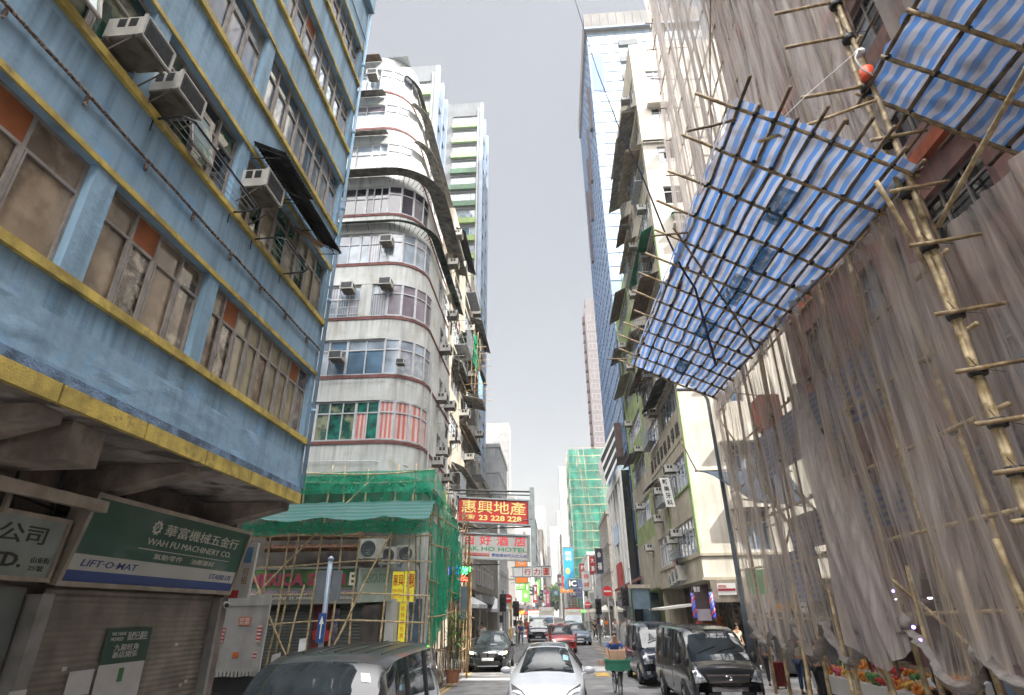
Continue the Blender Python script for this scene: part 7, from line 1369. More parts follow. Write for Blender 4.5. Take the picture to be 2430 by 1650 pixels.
# information boards on the right corner
t = thing('notice_board', 'double grey-blue notice board on posts under the cream corner block', 'notice board', (5.3, 33, 0)); a = P(1437, 1383, y=33); b_ = P(1472, 1336, y=33); b = MB(); b.box(a.x, b_.x, 33, 33.12, a.z, b_.z); b.build('panel', M('board_blue_grey', (.11, .16, .20), .5), t); b = MB(); b.box(a.x-.15, b_.x+.05, 32.9, 33.3, b_.z+.02, b_.z+.2); b.build('hood', TAN_, t); b = MB(); b.cyl((a.x-.02, 33, 0), (a.x-.02, 33, b_.z), .04, 6); b.cyl((b_.x+.02, 33, 0), (b_.x+.02, 33, b_.z), .04, 6); b.build('post', DGRN, t)
t = thing('notice_board', 'tall narrow blue-grey notice board among the bamboo on the left', 'notice board', (-4.3, 25.6, 0)); b = MB(); b.box(-4.22, -3.85, 26.4, 26.5, 2.55, 3.45); b.box(-4.2, -3.87, 26.4, 26.5, 2.2, 2.5); b.build('panel', M('board_blue_grey', (0,)*3), t); b = MB(); b.cyl((-3.8, 26.45, 0), (-3.8, 26.45, 5.6), .045, 6); b.build('post', M('brown_post', (.22, .12, .03), .5), t)
# railings
def railing(label, x, y0, y1, h=1.05, mat=None, pitch=.14, z=.13):
    t = thing('railing', label, 'railing', (x, y0, z), 0, 'pedestrian railings'); n = int((y1-y0)/1.8); mat = mat or GALV
    for i in range(n+1): y = y0+(y1-y0)*i/n; b = MB(); b.cyl((x, y, z), (x, y, z+h+.03), .03, 6); b.build('post', mat, t)
    b = MB(); b.cyl((x, y0, z+h), (x, y1, z+h), .025, 6); b.cyl((x, y0, z+.15), (x, y1, z+.15), .02, 6); b.build('rail', mat, t); b = MB(); k = int((y1-y0)/pitch)
    for i in range(k): b.cyl((x, y0+i*pitch, z+.15), (x, y0+i*pitch, z+h), .008, 4)
    tag(b.build('bars', mat, t), kind='stuff')
RLD = M('dark_railing', (.06, .065, .07), .5, .3); railing('dark grey railing along the left kerb beside the bamboo', -4.52, 21.5, 37.5, mat=RLD); railing('pale railing at the left corner of the crossing', -3.95, 47, 56, mat=M('white_post', (0,)*3)); railing('grey railing at the right corner before the crossing', 5.0, 44, 56, mat=GALV)
b = MB(); b.box(4.35, 4.8, 45, 45.4, .13, 1.35); tag(b.build('utility_box', M('utility_grey', (.38, .38, .37), .6, var=.1)), 'pale grey utility box beside the right kerb poles', 'utility box')
b = MB(); b.box(-3.3, -2.8, 66, 66.5, .0, 1.5); tag(b.build('litter_bin', M('bin_red', (.6, .05, .03), .5)), 'bright red box at the left edge of the sunny crossing', 'box')
# tents and awnings
def tent(label, x0, x1, y0, y1, z, h, mat):
    t = thing('market_tent', label, 'tent', ((x0+x1)/2, y0, 0)); c = ((x0+x1)/2, (y0+y1)/2, z+h); b = MB(); q = [(x0, y0, z), (x1, y0, z), (x1, y1, z), (x0, y1, z)]
    for i in range(4): b.poly([q[i], q[(i+1) % 4], c]); b.quad((q[i][0], q[i][1], z-.22), (q[(i+1) % 4][0], q[(i+1) % 4][1], z-.22), q[(i+1) % 4], q[i])
    b.build('canopy', mat, t)
    for p in q: b = MB(); b.cyl((p[0], p[1], .1), (p[0], p[1], z), .03, 5); b.build('leg', GALV, t)
tent('white pointed market tent on the left pavement', -7.4, -4.6, 37, 41, 2.9, .8, CLW); tent('second white market tent past the left traffic light', -6.2, -3.9, 47, 52, 2.7, .9, CLW); tent('cream market tent on the right pavement past the crossing', 4.9, 7.2, 72, 80, 2.6, .7, CREAM)
b = MB(); b.ext([(5.2, 31.5, 2.45), (7.9, 31.5, 2.75), (7.9, 36, 2.75), (5.2, 36, 2.45)], (0, 0, .1)); tag(b.build('shop_awning', M('white_red_awning', (.62, .60, .55), .6)), 'white flat shop awning beside the barber pole on the right pavement', 'awning')
b = MB(); b.box(6.75, 6.95, 31.4, 31.6, .13, 2.5); tag(b.build('shop_post', CLR), 'bright red post under the white flat shop awning', 'post')
b = MB(); b.box(7.2, 8.2, 32.0, 32.1, .13, 2.2); tag(b.build('mural', M('orange_mural', (.55, .14, .03), .6, var=.8, scale=3, patch=.5, patch_col=(.03, .02, .02))), 'orange and black mural panel in the open shop on the right', 'mural')
for i, (x, y, w_, h, z, m_, lab) in enumerate(((-5.6, 88, 1.2, 1.0, 2.2, ORS, 'orange stall front past the crossing on the left'), (-5.4, 96, 1.5, .8, 2.1, REDP, 'red stall front far on the left pavement'), (-5.2, 108, 1.4, .7, 2.2, WHT, 'white stall roof far on the left pavement'), (-5.3, 118, 1.6, .9, 2.2, BLS, 'blue stall roof far on the left pavement'), (5.2, 90, 1.6, .6, 2.3, BEIGE, 'beige stall awning past the crossing on the right'), (4.9, 100, 1.5, .7, 2.3, LGS, 'green stall awning far on the right pavement'), (4.6, 112, 1.3, .6, 2.4, CLR, 'red stall awning far on the right pavement'))):
    t = thing('stall', lab, 'stall', (x, y, 0)); b = MB(); b.ext([(x-w_*.7, y, z), (x+w_*.7, y, z), (x+w_*.7, y+3, z+.4), (x-w_*.7, y+3, z+.4)], (0, 0, .08)); b.build('roof', m_, t); b = MB(); b.box(x-w_*.6, x+w_*.6, y+.3, y+2.6, .13, .95); b.build('counter', M('mixed_packets', (0,)*3), t); 
    for q in ((x-w_*.65, y+.1), (x+w_*.65, y+.1)): b = MB(); b.cyl((q[0], q[1], 0.1), (q[0], q[1], z), .03, 5); b.build('leg', GALV, t)
# overhead cable across the strip of sky
b = MB(); b.tube([P(1305, 0, x=4.0), P(1355, 160, x=3.9), P(1405, 290, x=3.8), P(1460, 405, x=3.7), P(1510, 530, x=3.55), P(1548, 610, x=3.5), P(1578, 655, x=3.45), P(1625, 830, x=3.4)], .028, 5); tag(b.build('overhead_cable', M('cable_rubber', (.015, .015, .03), 1, var=0, spec=0)), 'thin dark cable slanting down across the sky to the near striped canopy', 'cable')
# potted plant and trees
LF = M('leaf_green', (.045, .11, .025), .6, var=.5, scale=1.5, trans=.3); LF2 = M('leaf_light_green', (.10, .20, .04), .55, var=.4, scale=2, trans=.35); BARK = M('bark', (.10, .08, .06), .9, var=.3, bump=.6)
def leaf(mb, p, d, L_, w_, rnd):
    d = d.normalized(); s = d.cross(Vector((rnd.uniform(-1, 1), rnd.uniform(-1, 1), rnd.uniform(.2, 1)))).normalized(); q = p+d*L_*.5+s*w_; r_ = p+d*L_*.5-s*w_; mb.poly([p, q, p+d*L_, r_])
def tree(label, x, y, h, cr, seed, n=2600, mat=LF, group=None, z0=None, ls=.28):
    t = thing('tree', label, 'tree', (x, y, 0), 0, group); r_ = random.Random(seed); tr = MB(); tr.tube([(x, y, 0), (x+.1, y, h*.3), (x-.05, y+.1, h*.6), (x, y, h*.85)], .2, 8, 0, True, [.2, .16, .11, .04]); cl = []
    for i in range(9):
        a = r_.uniform(0, 6.28); zz = h*r_.uniform(.32, .7); e = Vector((x+math.cos(a)*cr*r_.uniform(.5, .95), y+math.sin(a)*cr*r_.uniform(.5, .95), zz+h*r_.uniform(.08, .25))); tr.tube([(x, y, zz), Vector((x, y, zz)).lerp(e, .5)+Vector((0, 0, .1)), e], .06, 5, 0, True, [.08, .05, .02]); cl.append((e, cr*r_.uniform(.3, .5)))
    for i in range(7): cl.append((Vector((x+r_.uniform(-.5, .5)*cr, y+r_.uniform(-.5, .5)*cr, h*r_.uniform(.6, .98))), cr*r_.uniform(.25, .45)))
    tr.build('trunk', BARK, t, True); mb = MB()
    for i in range(n):
        c, q = cl[r_.randrange(len(cl))]; v = Vector((r_.gauss(0, 1), r_.gauss(0, 1), r_.gauss(0, .8))).normalized()*q*r_.random()**.4; leaf(mb, c+v, v+Vector((r_.uniform(-.5, .5), r_.uniform(-.5, .5), -.2)), ls*r_.uniform(.6, 1.3), ls*.35, r_)
    mb.build('crown', mat, t)
tree('leafy green street tree in front of the netted building, right side', 8.9, 112, 11, 3.0, 4, 5200, ls=.42); tree('small tree far down the street at its end', 1, 330, 16, 6, 8, 1800, LF2, ls=1.2); tree('second small tree far down the street, left of the other', -4, 345, 13, 5, 9, 1500, LF2, ls=1.2)
t = thing('potted_plant', 'clump of long pale green leaves growing behind the railing beside the green net', 'plant', (-4.0, 23.8, 0)); mb = MB(); r_ = random.Random(3)
for i in range(90):
    c = Vector((-3.9+r_.uniform(-.2, .3), 23.6+r_.uniform(-.5, .7), 1.5+r_.uniform(-.2, .9))); a = r_.uniform(0, 6.28); d = Vector((math.cos(a), math.sin(a), r_.uniform(-.1, .8))).normalized(); L_ = r_.uniform(.3, .5); s = d.cross(Vector((0, 0, 1))).normalized()*.05; m_ = c+d*L_*.5; e = c+d*L_-Vector((0, 0, L_*.4)); mb.poly([c, m_+s, m_-s]); mb.poly([m_+s, e, m_-s])
mb.build('leaves', LF2, t); mb = MB(); [mb.cyl((-3.9+r_.uniform(-.1, .1), 23.6+r_.uniform(-.4, .4), .5), (-3.85+r_.uniform(-.2, .3), 23.6+r_.uniform(-.5, .6), 1.9), .015, 4) for i in range(9)]; mb.build('stem', LF, t); mb = MB(); mb.lathe((-3.9, 23.6, .13), (0, 0, 1), [(0, .2), (.4, .28), (.42, .3)], 14); mb.build('pot', M('clay_pot', (.25, .1, .05), .8), t)
# fruit stall under the nets
t = thing('fruit_stall', 'long fruit stall with white and red front behind the bamboo poles', 'stall', (8, 15.5, 0)); b = MB(); b.box(7.0, 8.3, 13.3, 18.6, .13, .72); b.build('counter', CLR, t); b = MB(); b.box(6.93, 7.0, 13.3, 18.6, .45, .86); b.build('white_rail', WHT, t); b = MB(); b.ext([(7.0, 13.3, .72), (8.3, 13.3, 1.1), (8.3, 13.3, .72)], (0, 5.3, 0)); b.build('sloping_top', WHT, t)
gi = 0
def ball(mb, c, r_, n=9, k=6):
    mb.grid(lambda u, v: (c[0]+r_*math.sin(v*math.pi)*math.cos(u*6.2832), c[1]+r_*math.sin(v*math.pi)*math.sin(u*6.2832), c[2]+r_*math.cos(v*math.pi)), n, k)
r_ = random.Random(12); FRU = [('orange', (.75, .26, .02), 'orange'), ('apple', (.50, .03, .03), 'red apple'), ('mango', (.72, .42, .06), 'yellow mango'), ('melon', (.10, .26, .06), 'green melon'), ('dragon_fruit', (.60, .07, .15), 'pink dragon fruit')]
for i in range(20):   # heaps of fruit: one object per heap of a kind, counted as goods on the stall
    k = (0, 2, 0, 1, 3, 0, 2, 4, 0, 1, 0, 2, 3, 0, 1, 2, 4, 0, 2, 3)[i]; yy = 13.5+(i % 10)*.52; xx = 7.2+.6*(i//10); zb = .78+.3*(xx-7)/1.3; mb = MB(); R0 = .05 if k != 3 else .085
    for q in range(26 if k != 3 else 9): ball(mb, (xx+r_.uniform(-.2, .24), yy+r_.uniform(-.22, .22), zb+.06+r_.uniform(0, .13)), R0*r_.uniform(.85, 1.1), 7, 5)
    tag(mb.build('heap_of_'+FRU[k][0]+'s', M('fruit_'+FRU[k][0], FRU[k][1], .4, var=.2, scale=8), None, True), 'heap of %ss, %s from the near end of the stall, %s row' % (FRU[k][2], ordn(i % 10+1), ('front', 'back')[i//10]), 'fruit', 'heaps of fruit on the stall', 'stuff')
# suitcase, bicycle
t = thing('suitcase', 'dark red upright suitcase standing on the right pavement by the bamboo', 'suitcase', (7.0, 21.6, .13)); b = MB(); b.box(6.85, 7.2, 21.4, 21.65, .2, .88); b.build('shell', M('suitcase_red', (.22, .015, .02), .35, var=.15, coat=.4), t); b = MB(); [b.box(6.87+i*.085, 6.9+i*.085, 21.38, 21.40, .24, .84) for i in range(4)]; b.build('rib', M('suitcase_dark_red', (.12, .01, .012), .4), t); b = MB(); b.tube([(6.93, 21.6, .88), (6.93, 21.6, 1.1), (7.12, 21.6, 1.1), (7.12, 21.6, .88)], .012, 5); b.build('handle', STEEL, t)
for dx in (6.9, 7.15): b = MB(); b.cyl((dx-.02, 21.5, .16), (dx+.02, 21.5, .16), .035, 8); b.build('wheel', BLK, t)
r_ = random.Random(21); SGC = [REDP, WPN, BLS, LGS, M('maroon_sign', (0,)*3), YLW, M('white_sign', (.45, .45, .44), .5), M('navy_sign', (0,)*3), ORS]; SGN = ['red', 'pale grey', 'blue', 'lime', 'maroon', 'yellow', 'white', 'navy', 'orange']; CHS = '金旺大福祥興和發永昌利源華美新'
for i in range(34):
    side = -1 if i % 2 else 1; y = 72+i*7.2 if side < 0 else 76+i*7.2; w_ = r_.uniform(.7, 1.6); h_ = r_.uniform(1.2, 3.6); z = r_.uniform(3.6, 8.5); k = r_.randrange(9); x = (-5.3-(0 if y < 120 else -.5)+.1) if side < 0 else (5.9 if y < 120 else 4.3); x0 = x if side < 0 else x-w_
    street_sign('%s vertical sign, %s small sign past the crossing on the %s side' % (SGN[k], ordn(i//2+1), 'left' if side < 0 else 'right'), x0, x0+w_, y, z, z+h_, SGC[k], [(CHS[i % 15], .2, .8, .62, .9, WHT if k not in (1, 5, 6) else CLR), (CHS[(i*4+3) % 15], .2, .8, .15, .45, WHT if k not in (1, 5, 6) else CLR)], x-.7*1 if side < 0 else x+.7, name='vertical_sign', group='small vertical signs down the street')

for i in range(7):
    t = thing('price_card', 'white price card stuck in the fruit, %s from the near end of the stall' % ordn(i+1), 'price card', (7.1, 13.7+i*.7, 1), 0, 'price cards on the fruit stall'); F = Fr((7.15+.1*(i % 2), 13.7+i*.7, .98+.03*(i % 3)), (.25, 1, 0), (-1, .25, 0)); mb = MB(); mb.ob(F, 0, .16, 0, .12, -.003, .003); mb.build('card', WHT, t); mb = MB(); mb.cyl(F(.08, 0), F(.08, -.2), .004, 4); mb.build('stick', STEEL, t)
for i in range(4):
    mb = MB(); x, y, z = 8.0+.02*i, 13.6+i*1.35, 1.02; mb.box(x, x+.45, y, y+.6, z, z+.015); mb.box(x, x+.02, y, y+.6, z+.015, z+.2); mb.box(x+.43, x+.45, y, y+.6, z+.015, z+.2); mb.box(x+.02, x+.43, y, y+.02, z+.015, z+.2); mb.box(x+.02, x+.43, y+.58, y+.6, z+.015, z+.2); tag(mb.build('fruit_box', M('fruit_carton', (.45, .36, .24), .85, var=.3, scale=4)), 'open fruit carton at the back of the stall, %s from its near end' % ordn(i+1), 'box', 'cartons on the fruit stall')
# ================================================================ people and bicycles
SKN = M('skin', (.42, .24, .16), .55, var=.08); SKN2 = M('skin_tanned', (.30, .16, .10), .55, var=.08); HAIRB = M('hair_black', (.012, .01, .01), .6, var=.2); HAIRG = M('hair_grey', (.09, .08, .075), .7, var=.2); SHOE = M('shoe_dark', (.03, .028, .026), .6)
def skin(name, verts, edges, radii, mat, parent, lvl=1, root=0):
    me = bpy.data.meshes.new(name); me.from_pydata([tuple(v) for v in verts], edges, []); me.materials.append(mat); o = bpy.data.objects.new(name, me); COL.objects.link(o); o.parent = parent
    m_ = o.modifiers.new('skin', 'SKIN'); m_.use_smooth_shade = True; m_.branch_smoothing = .6
    d = me.skin_vertices[0].data
    for i, r_ in enumerate(radii): d[i].radius = r_ if hasattr(r_, '__len__') else (r_, r_); d[i].use_root = (i == root)
    s = o.modifiers.new('sub', 'SUBSURF'); s.levels = lvl; s.render_levels = lvl; return o
def person(label, x, y, z, rz, shirt, pants, h=1.7, pose='stand', hair=HAIRB, sk=SKN, sleeves='short', seed=0, group=None, fingers=False, hat=None, lean=0, long_hair=False, legs=None, arms=None):
    """front of the body is local -Y"""
    k = h/1.7; t = thing('person', label, 'person', (x, y, z), rz, group); r_ = random.Random(seed); V = lambda a, b, c: Vector((a, b, c))*k
    st = r_.uniform(.08, .28) if pose == 'walk' else .03
    hip = V(0, 0, .92); ch = V(0, -lean*.35, 1.30); nk = V(0, -lean*.5, 1.44); hd = V(0, -lean*.55-.015, 1.575)
    def leg(s):
        if legs: return [V(*q) for q in legs[0 if s > 0 else 1]]
        f = st*s; return [V(.09*s, 0, .88), V(.10*s, -f*.5-.03, .48), V(.10*s, -f*.9+.02 if f > 0 else -f*1.1+.02, .09), V(.11*s, -f*.9-.12 if f > 0 else -f*1.1-.10, .035)]
    def arm(s):
        if arms: return [V(*q) for q in arms[0 if s > 0 else 1]]
        f = -st*s*.7; b = .06+.1*r_.random()
        return [V(.185*s, -lean*.42, 1.39), V(.23*s, -lean*.42-f*.4+.02, 1.12), V(.24*s, -lean*.42-f-b, .88), V(.24*s, -lean*.42-f-b-.03, .80)]
    vs = [hip, (hip+ch)*.5, ch, nk, hd-V(0, .0, .03), hd+V(0, .01, .06)]; ed = [(0, 1), (1, 2), (2, 3), (3, 4), (4, 5)]; rd = [(.135*k, .095*k), (.12*k, .085*k), (.145*k, .095*k), (.052*k, .055*k), (.075*k, .085*k), (.072*k, .088*k)]
    i = len(vs); vs += [hd+V(0, -.105, -.01)]; ed += [(4, i)]; rd += [(.015*k, .018*k)]
    pl = {}
    for s in (1, -1):
        L_ = leg(s); A = arm(s); pl[s] = (L_, A); b = len(vs)
        vs += L_; ed += [(0, b), (b, b+1), (b+1, b+2), (b+2, b+3)]; rd += [.085*k, .055*k, .036*k, .033*k]
        b = len(vs); vs += A; ed += [(2, b), (b, b+1), (b+1, b+2), (b+2, b+3)]; rd += [.052*k, .040*k, .027*k, (.018*k, .036*k)]
        if fingers:
            hand = b+3; d = (A[3]-A[2]).normalized(); sd_ = d.cross(Vector((0, 0, 1))) ; sd_ = sd_.normalized() if sd_.length > .1 else Vector((0, 1, 0)); dn = Vector((0, 0, -1))
            for q in range(4):
                b2 = len(vs); o = A[3]+sd_*(.03-.02*q)*k+d*.03*k; fl_ = (.035, .042, .038, .03)[q]*k; vs += [o, o+d*fl_+dn*.008, o+d*fl_*1.5+dn*.03*k]; ed += [(hand, b2), (b2, b2+1), (b2+1, b2+2)]; rd += [.010*k, .009*k, .008*k]
            b2 = len(vs); o = A[3]+sd_*.038*k; vs += [o, o+sd_*.018*k+d*.03*k+dn*.02]; ed += [(hand, b2), (b2, b2+1)]; rd += [.011*k, .009*k]
    skin('body', vs, ed, rd, sk, t, 1)
    # shirt: torso and sleeves, a little outside the body
    vs = [hip+V(0, 0, .02), (hip+ch)*.5, ch, nk-V(0, 0, .06)]; ed = [(0, 1), (1, 2), (2, 3)]; rd = [(.155*k, .115*k), (.145*k, .11*k), (.165*k, .118*k), (.075*k, .072*k)]
    for s in (1, -1):
        A = pl[s][1]; e = A[0].lerp(A[1], .75) if sleeves == 'short' else A[2]; b = len(vs)
        if sleeves == 'short': vs += [A[0], e]; ed += [(2, b), (b, b+1)]; rd += [.07*k, .062*k]
        else: vs += [A[0], A[1], e]; ed += [(2, b), (b, b+1), (b+1, b+2)]; rd += [.07*k, .055*k, .042*k]
    skin('shirt', vs, ed, rd, shirt, t, 1)
    vs = [hip+V(0, 0, .04)]; ed = []; rd = [(.145*k, .108*k)]
    for s in (1, -1): L_ = pl[s][0]; b = len(vs); vs += [L_[0], L_[1], L_[1].lerp(L_[2], .9)]; ed += [(0, b), (b, b+1), (b+1, b+2)]; rd += [.105*k, .072*k, .055*k]
    skin('trousers', vs, ed, rd, pants, t, 1)
    for s in (1, -1): L_ = pl[s][0]; a = L_[3].copy(); c = L_[2].copy(); c.z = max(c.z-.04*k, .045*k) if not legs else c.z-.04*k; skin('shoe', [c+V(0, .04, 0), c.lerp(a, .6), a+V(0, -.03, 0)], [(0, 1), (1, 2)], [(.042*k, .04*k), (.045*k, .038*k), (.035*k, .028*k)], SHOE, t, 1)
    mb = MB(); hc = hd+V(0, .018, .055)
    mb.grid(lambda u, v: hc+V(.088*math.sin(v*1.9)*math.cos(u*6.2832), .102*math.sin(v*1.9)*math.sin(u*6.2832)+.01, .105*math.cos(v*1.9)+(.03*math.sin(u*6.2832) if v > .6 else 0)*-1), 14, 7); o = mb.build('hair', hair, None, True); o.parent = t
    if long_hair: mb = MB(); mb.grid(lambda u, v: hc+V(.09*math.cos(math.pi*u), .06+.05*math.sin(math.pi*u), .02-.3*v), 8, 4); o = mb.build('long_hair', hair, None, True); o.parent = t
    if hat: mb = MB(); mb.lathe(hc+V(0, 0, .02), (0, 0, 1), [(0, .13*k), (.01, .1*k), (.09*k, .08*k), (.1*k, .03*k)], 14); o = mb.build('hat', hat, None, True); o.parent = t
    return t
WHC = M('white_tee', (.62, .62, .62), .85); DEN = M('denim', (.05, .08, .16), .85, var=.2); DRK = M('dark_trousers', (.03, .03, .035), .85); KHA = M('khaki_trousers', (.22, .18, .12), .85); CRM = M('cream_tee', (.50, .45, .34), .85, var=.15); NVT = M('navy_tee', (.02, .06, .22), .85, var=.15); OLV = M('olive_shirt', (.10, .12, .07), .85)
# bicycle
def bicycle(label, x, y, rz, frame, basket=False, sc=1):
    """front wheel towards local -Y"""
    t = thing('bicycle', label, 'bicycle', (x, y, 0), rz); W = .33
    def add(nm, mb, mt, p=t, sm=True): o = mb.build(nm, mt, None, sm); o.parent = p; return o
    for yy in (-.52, .52):
        mb = MB(); mb.tube([(0, yy+W*math.cos(a*.2618), W+W*math.sin(a*.2618)) for a in range(25)], .02, 6, cap=False); wo = add('wheel', mb, TYRE); mb = MB(); mb.tube([(0, yy+(W-.03)*math.cos(a*.2618), W+(W-.03)*math.sin(a*.2618)) for a in range(25)], .009, 5, cap=False)
        for q in range(16): a = q*.3927; mb.cyl((0, yy, W), (0, yy+(W-.03)*math.cos(a), W+(W-.03)*math.sin(a)), .0025, 3)
        mb.cyl((-.05, yy, W), (.05, yy, W), .022, 8); add('rim', mb, STEEL, wo)
    mb = MB(); bbk = (0, .08, .28); st = (0, .22, .78); hdt = (0, -.36, .82); hdb = (0, -.40, .66)
    for a, b, r_ in ((bbk, st, .016), (bbk, hdb, .018), (st, hdt, .016), (hdt, hdb, .02), (bbk, (.04, .52, W), .01), (bbk, (-.04, .52, W), .01), (st, (.04, .52, W), .009), (st, (-.04, .52, W), .009), (hdb, (.045, -.52, W), .012), (hdb, (-.045, -.52, W), .012)): mb.cyl(a, b, r_, 7)
    add('frame', mb, frame); mb = MB(); mb.tube([(-.28, -.22, .99), (-.2, -.3, 1.0), (0, -.38, .97), (.2, -.3, 1.0), (.28, -.22, .99)], .012, 6); mb.cyl((0, -.36, .8), (0, -.38, .97), .013, 6); add('handlebar', mb, STEEL)
    mb = MB(); mb.lathe((0, .25, .83), (0, 0, 1), [(-.02, .04), (0, .09), (.03, .08), (.04, .03)], 10); add('saddle', mb, BLK); mb = MB(); mb.lathe((.05, .08, .28), (1, 0, 0), [(0, .09), (.01, .09)], 16); mb.cyl((.06, .08, .28), (.06, .08, .12), .01, 5); mb.cyl((-.06, .08, .28), (-.06, .08, .44), .01, 5); mb.box(.06, .15, .03, .13, .1, .125); mb.box(-.15, -.06, .03, .13, .43, .455); add('crank', mb, STEEL)
    mb = MB(); mb.box(-.14, .14, -.78, -.40, .70, .73); mb.cyl((-.1, -.68, .72), (-.045, -.53, W), .008, 5); mb.cyl((.1, -.68, .72), (.045, -.53, W), .008, 5); add('front_carrier', mb, STEEL); return t
BX, BY = 1.83, 21.35
bicycle('black delivery bicycle ridden towards the camera on the right of the white car', BX, BY, .08, BLK)
CRT = M('green_crate_plastic', (.015, .15, .09), .5, var=.15)
t = thing('crate', 'open green plastic crate on the front carrier of the delivery bicycle', 'crate', (BX, BY-.56, .73), .05)
def loc(nm, mb, mt, p, sm=False): o = mb.build(nm, mt, None, sm); o.parent = p; return o
mb = MB(); a, b, h_ = .37, .24, .30
mb.box(-a, a, -b, b, 0, .015); 
for (x0, x1, y0, y1) in ((-a, a, -b, -b+.015), (-a, a, b-.015, b), (-a, -a+.015, -b, b), (a-.015, a, -b, b)): mb.box(x0, x1, y0, y1, .015, h_-.03)
loc('walls', mb, CRT, t); mb = MB(); mb.box(-a-.03, a+.03, -b-.03, -b+.0, h_-.05, h_); mb.box(-a-.03, a+.03, b, b+.03, h_-.05, h_); mb.box(-a-.03, -a, -b, b, h_-.05, h_); mb.box(a, a+.03, -b, b, h_-.05, h_); mb.box(-a-.01, a+.01, -b-.012, -b, .1, .12); [mb.box(x-.012, x+.012, -b-.012, -b, .12, .25) for x in (-.2, 0, .2)]; loc('rim', mb, CRT, t)
CARD = M('cardboard', (.40, .24, .15), .85, var=.12)
t = thing('cardboard_box', 'brown cardboard box riding on top inside the green crate', 'box', (BX, BY-.55, .97), .05); mb = MB(); mb.box(-.24, .24, -.15, .15, 0, .32); loc('carton', mb, CARD, t); mb = MB(); mb.box(-.212, .212, -.03, .03, .299, .303); mb.box(-.03, .03, -.152, -.149, 0, .3); loc('tape', mb, BEIGE, t)
t = thing('cardboard_box', 'small pinkish carton sticking out at the left of the green crate', 'box', (BX-.44, BY-.38, .86), .2); mb = MB(); mb.box(-.13, .13, -.12, .12, 0, .14); loc('carton', mb, M('pink_cardboard', (.42, .27, .22), .85), t); mb = MB(); mb.box(-.132, .132, -.02, .02, .139, .143); loc('tape', mb, BEIGE, t)
person('grey-haired person in a blue T-shirt riding the delivery bicycle', BX, BY+.22, .08, .05, NVT, DRK, 1.72, 'cycle', HAIRG, SKN2, fingers=True, lean=.45,
       legs=([(.10, -.02, .88), (.13, -.40, .66), (.12, -.22, .24), (.12, -.34, .17)], [(-.10, -.02, .88), (-.14, -.42, .80), (-.12, -.20, .50), (-.12, -.32, .44)]),
       arms=([(.185, -.19, 1.38), (.29, -.30, 1.16), (.27, -.43, 1.02), (.26, -.48, 1.01)], [(-.185, -.19, 1.38), (-.29, -.30, 1.16), (-.27, -.43, 1.02), (-.26, -.48, 1.01)]))
bicycle('bicycle parked against the railing at the far right corner', 4.35, 62, 1.3, RLD)
PE = [
 ('person in a white T-shirt and dark shorts walking away on the left pavement', -4.9, 40.5, 3.1, WHC, DRK, 1.75), ('person in a dark top beside the white T-shirt on the left pavement', -5.4, 42, 2.8, CLN, DRK, 1.68), ('person in blue by the left traffic light', -3.1, 52.5, .3, NVT, DEN, 1.72), ('person in a pale shirt at the left edge of the crossing', -3.6, 56, 2.9, WHC, KHA, 1.7),
 ('person in pink and grey on the left pavement by the bamboo', -5.1, 35, 3.0, CLP, DRK, 1.6), ('person crossing the road in a light top far on the left', -2.9, 75, .4, CRM, DRK, 1.7), ('person in dark clothes past the crossing on the left kerb', -4.6, 78, 3.0, DRK, DRK, 1.72), ('person in teal past the crossing on the left', -5.1, 82, .1, M('teal_shirt', (.03, .22, .22), .8), DEN, 1.65),
 ('person in red far on the left pavement', -5.3, 90, .2, CLR, DRK, 1.65), ('person in white far on the left pavement', -4.9, 98, 3, WHC, DEN, 1.7), ('person in olive far on the left pavement', -5.5, 105, 3, OLV, DRK, 1.7),
 ('person in black standing beside the parked bicycle at the right corner', 3.5, 60.5, .5, DRK, DRK, 1.72), ('person in a white shirt on the right pavement by the poles', 5.1, 57, .2, WHC, DRK, 1.7), ('person in pale blue on the right pavement past the crossing', 4.8, 71, 0, M('pale_blue_shirt', (.25, .36, .5), .8), DRK, 1.68), ('person in orange on the right pavement past the crossing', 5.6, 74, 3, ORS, KHA, 1.62), ('person in maroon on the right pavement under the netted building', 5.0, 84, .1, M('maroon_shirt', (.2, .03, .05), .8), DRK, 1.7), ('person in grey on the right pavement far away', 4.9, 95, 3, GRA, DRK, 1.7),
 ('person in navy by the utility box on the right corner', 5.6, 48, .3, CLN, DRK, 1.74), ('bald person in cream standing between the racks of the right shop', 8.2, 29.9, .4, CRM, KHA, 1.72), ('person in white by the red post on the right pavement', 6.1, 37.5, .2, WHC, DRK, 1.68), ('person in coral by the mural in the open shop', 6.9, 33.2, 1.5, M('coral_shirt', (.6, .2, .12), .8), DRK, 1.66),
 ('person pushing through the crowd in lime at the left tents', -5.6, 47, 3, CLG, DRK, 1.62), ('person in yellow at the far left crossing corner', -5.9, 60, 2.0, YLW, DEN, 1.7), ('person in black at the far left crossing corner', -6.6, 64, 1.0, DRK, DRK, 1.74)]
for i, (lab, x, y, rz, s, p_, h) in enumerate(PE): person(lab, x, y, .13 if abs(x) > 4.4 else .01, rz, s, p_, h, 'walk', HAIRB if i % 5 else HAIRG, SKN if i % 2 else SKN2, seed=i, group='people on the pavements down the street')
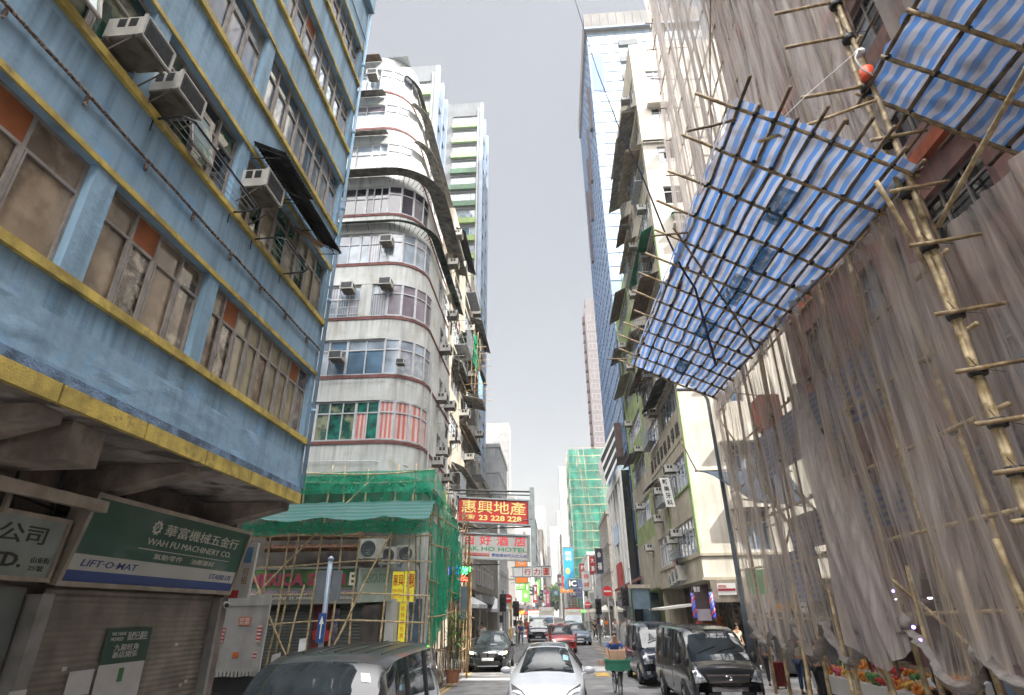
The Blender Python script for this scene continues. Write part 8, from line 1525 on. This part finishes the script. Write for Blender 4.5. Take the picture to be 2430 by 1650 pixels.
# at the fruit stall, behind the poles
person('person in a cream T-shirt and dark jeans at the far end of the fruit stall', 7.15, 19.9, .13, 2.2, CRM, DEN, 1.68, 'stand', HAIRB, SKN, seed=31, fingers=True)
person('person in a pink top beside the cream T-shirt at the fruit stall', 7.55, 19.35, .13, 1.7, CLP, DRK, 1.6, 'stand', HAIRB, SKN, seed=32, long_hair=True, fingers=True)
person('stooping person in an olive top looking over the fruit', 6.75, 17.6, .13, 1.9, OLV, DRK, 1.66, 'stand', HAIRG, SKN, seed=33, lean=.35, fingers=True)
person('person in a dark striped top and cap passing close to the fruit stall', 6.9, 12.5, .13, .9, CLN, DRK, 1.66, 'walk', HAIRB, SKN2, seed=34, hat=M('cap_grey', (.12, .11, .12), .8), fingers=True)
person('person in a pale blue top and face mask near the red shutter', 7.4, 11.4, .13, 1.2, M('pale_blue_shirt', (0,)*3), DRK, 1.6, 'walk', HAIRB, SKN, seed=35, fingers=True)
person('person reaching from behind the bamboo beside the red suitcase', 6.95, 22.1, .13, 2.6, M('grey_plaid', (.25, .25, .26), .8, var=.6, scale=18), DRK, 1.62, 'stand', HAIRB, SKN, seed=36, fingers=True)
# small fittings along the fronts
t = thing('paper_lantern', 'white paper tag hanging from the bamboo in front of the grey shutter', 'tag', (-8, 19.4, 1.5)); F = Fr((-8.05, 19.35, 1.35), (1, 0, .1)); mb = MB(); mb.ob(F, 0, .22, 0, .38, -.004, .004); mb.build('paper', WHC, t); mb = MB(); mb.cyl(F(.1, .38), F(.1, .6), .003, 3); mb.build('string', BLK, t)
t = thing('paper_tag', 'white paper tied low on the slanting bamboo pole', 'tag', (-7.6, 19.2, .9)); F = Fr((-8.75, 19.1, 1.0), (1, 0, .3)); mb = MB(); mb.ob(F, 0, .28, 0, .3, -.004, .004); mb.build('paper', WHC, t)
# ================================================================ the air down the street
hz = MB().box(-70, 70, -62, 620, -1.05, 112); hm = bpy.data.materials.new('haze'); hm.use_nodes = True; hm.node_tree.nodes.clear()
_v = hm.node_tree.nodes.new('ShaderNodeVolumePrincipled'); _v.inputs['Density'].default_value = .00045; _v.inputs['Color'].default_value = (.93, .94, .95, 1); _v.inputs['Anisotropy'].default_value = .2
_o = hm.node_tree.nodes.new('ShaderNodeOutputMaterial'); hm.node_tree.links.new(_v.outputs[0], _o.inputs['Volume'])
ho = hz.build('haze', hm); ho['kind'] = 'stuff'; ho['label'] = 'thin pale haze filling the street'
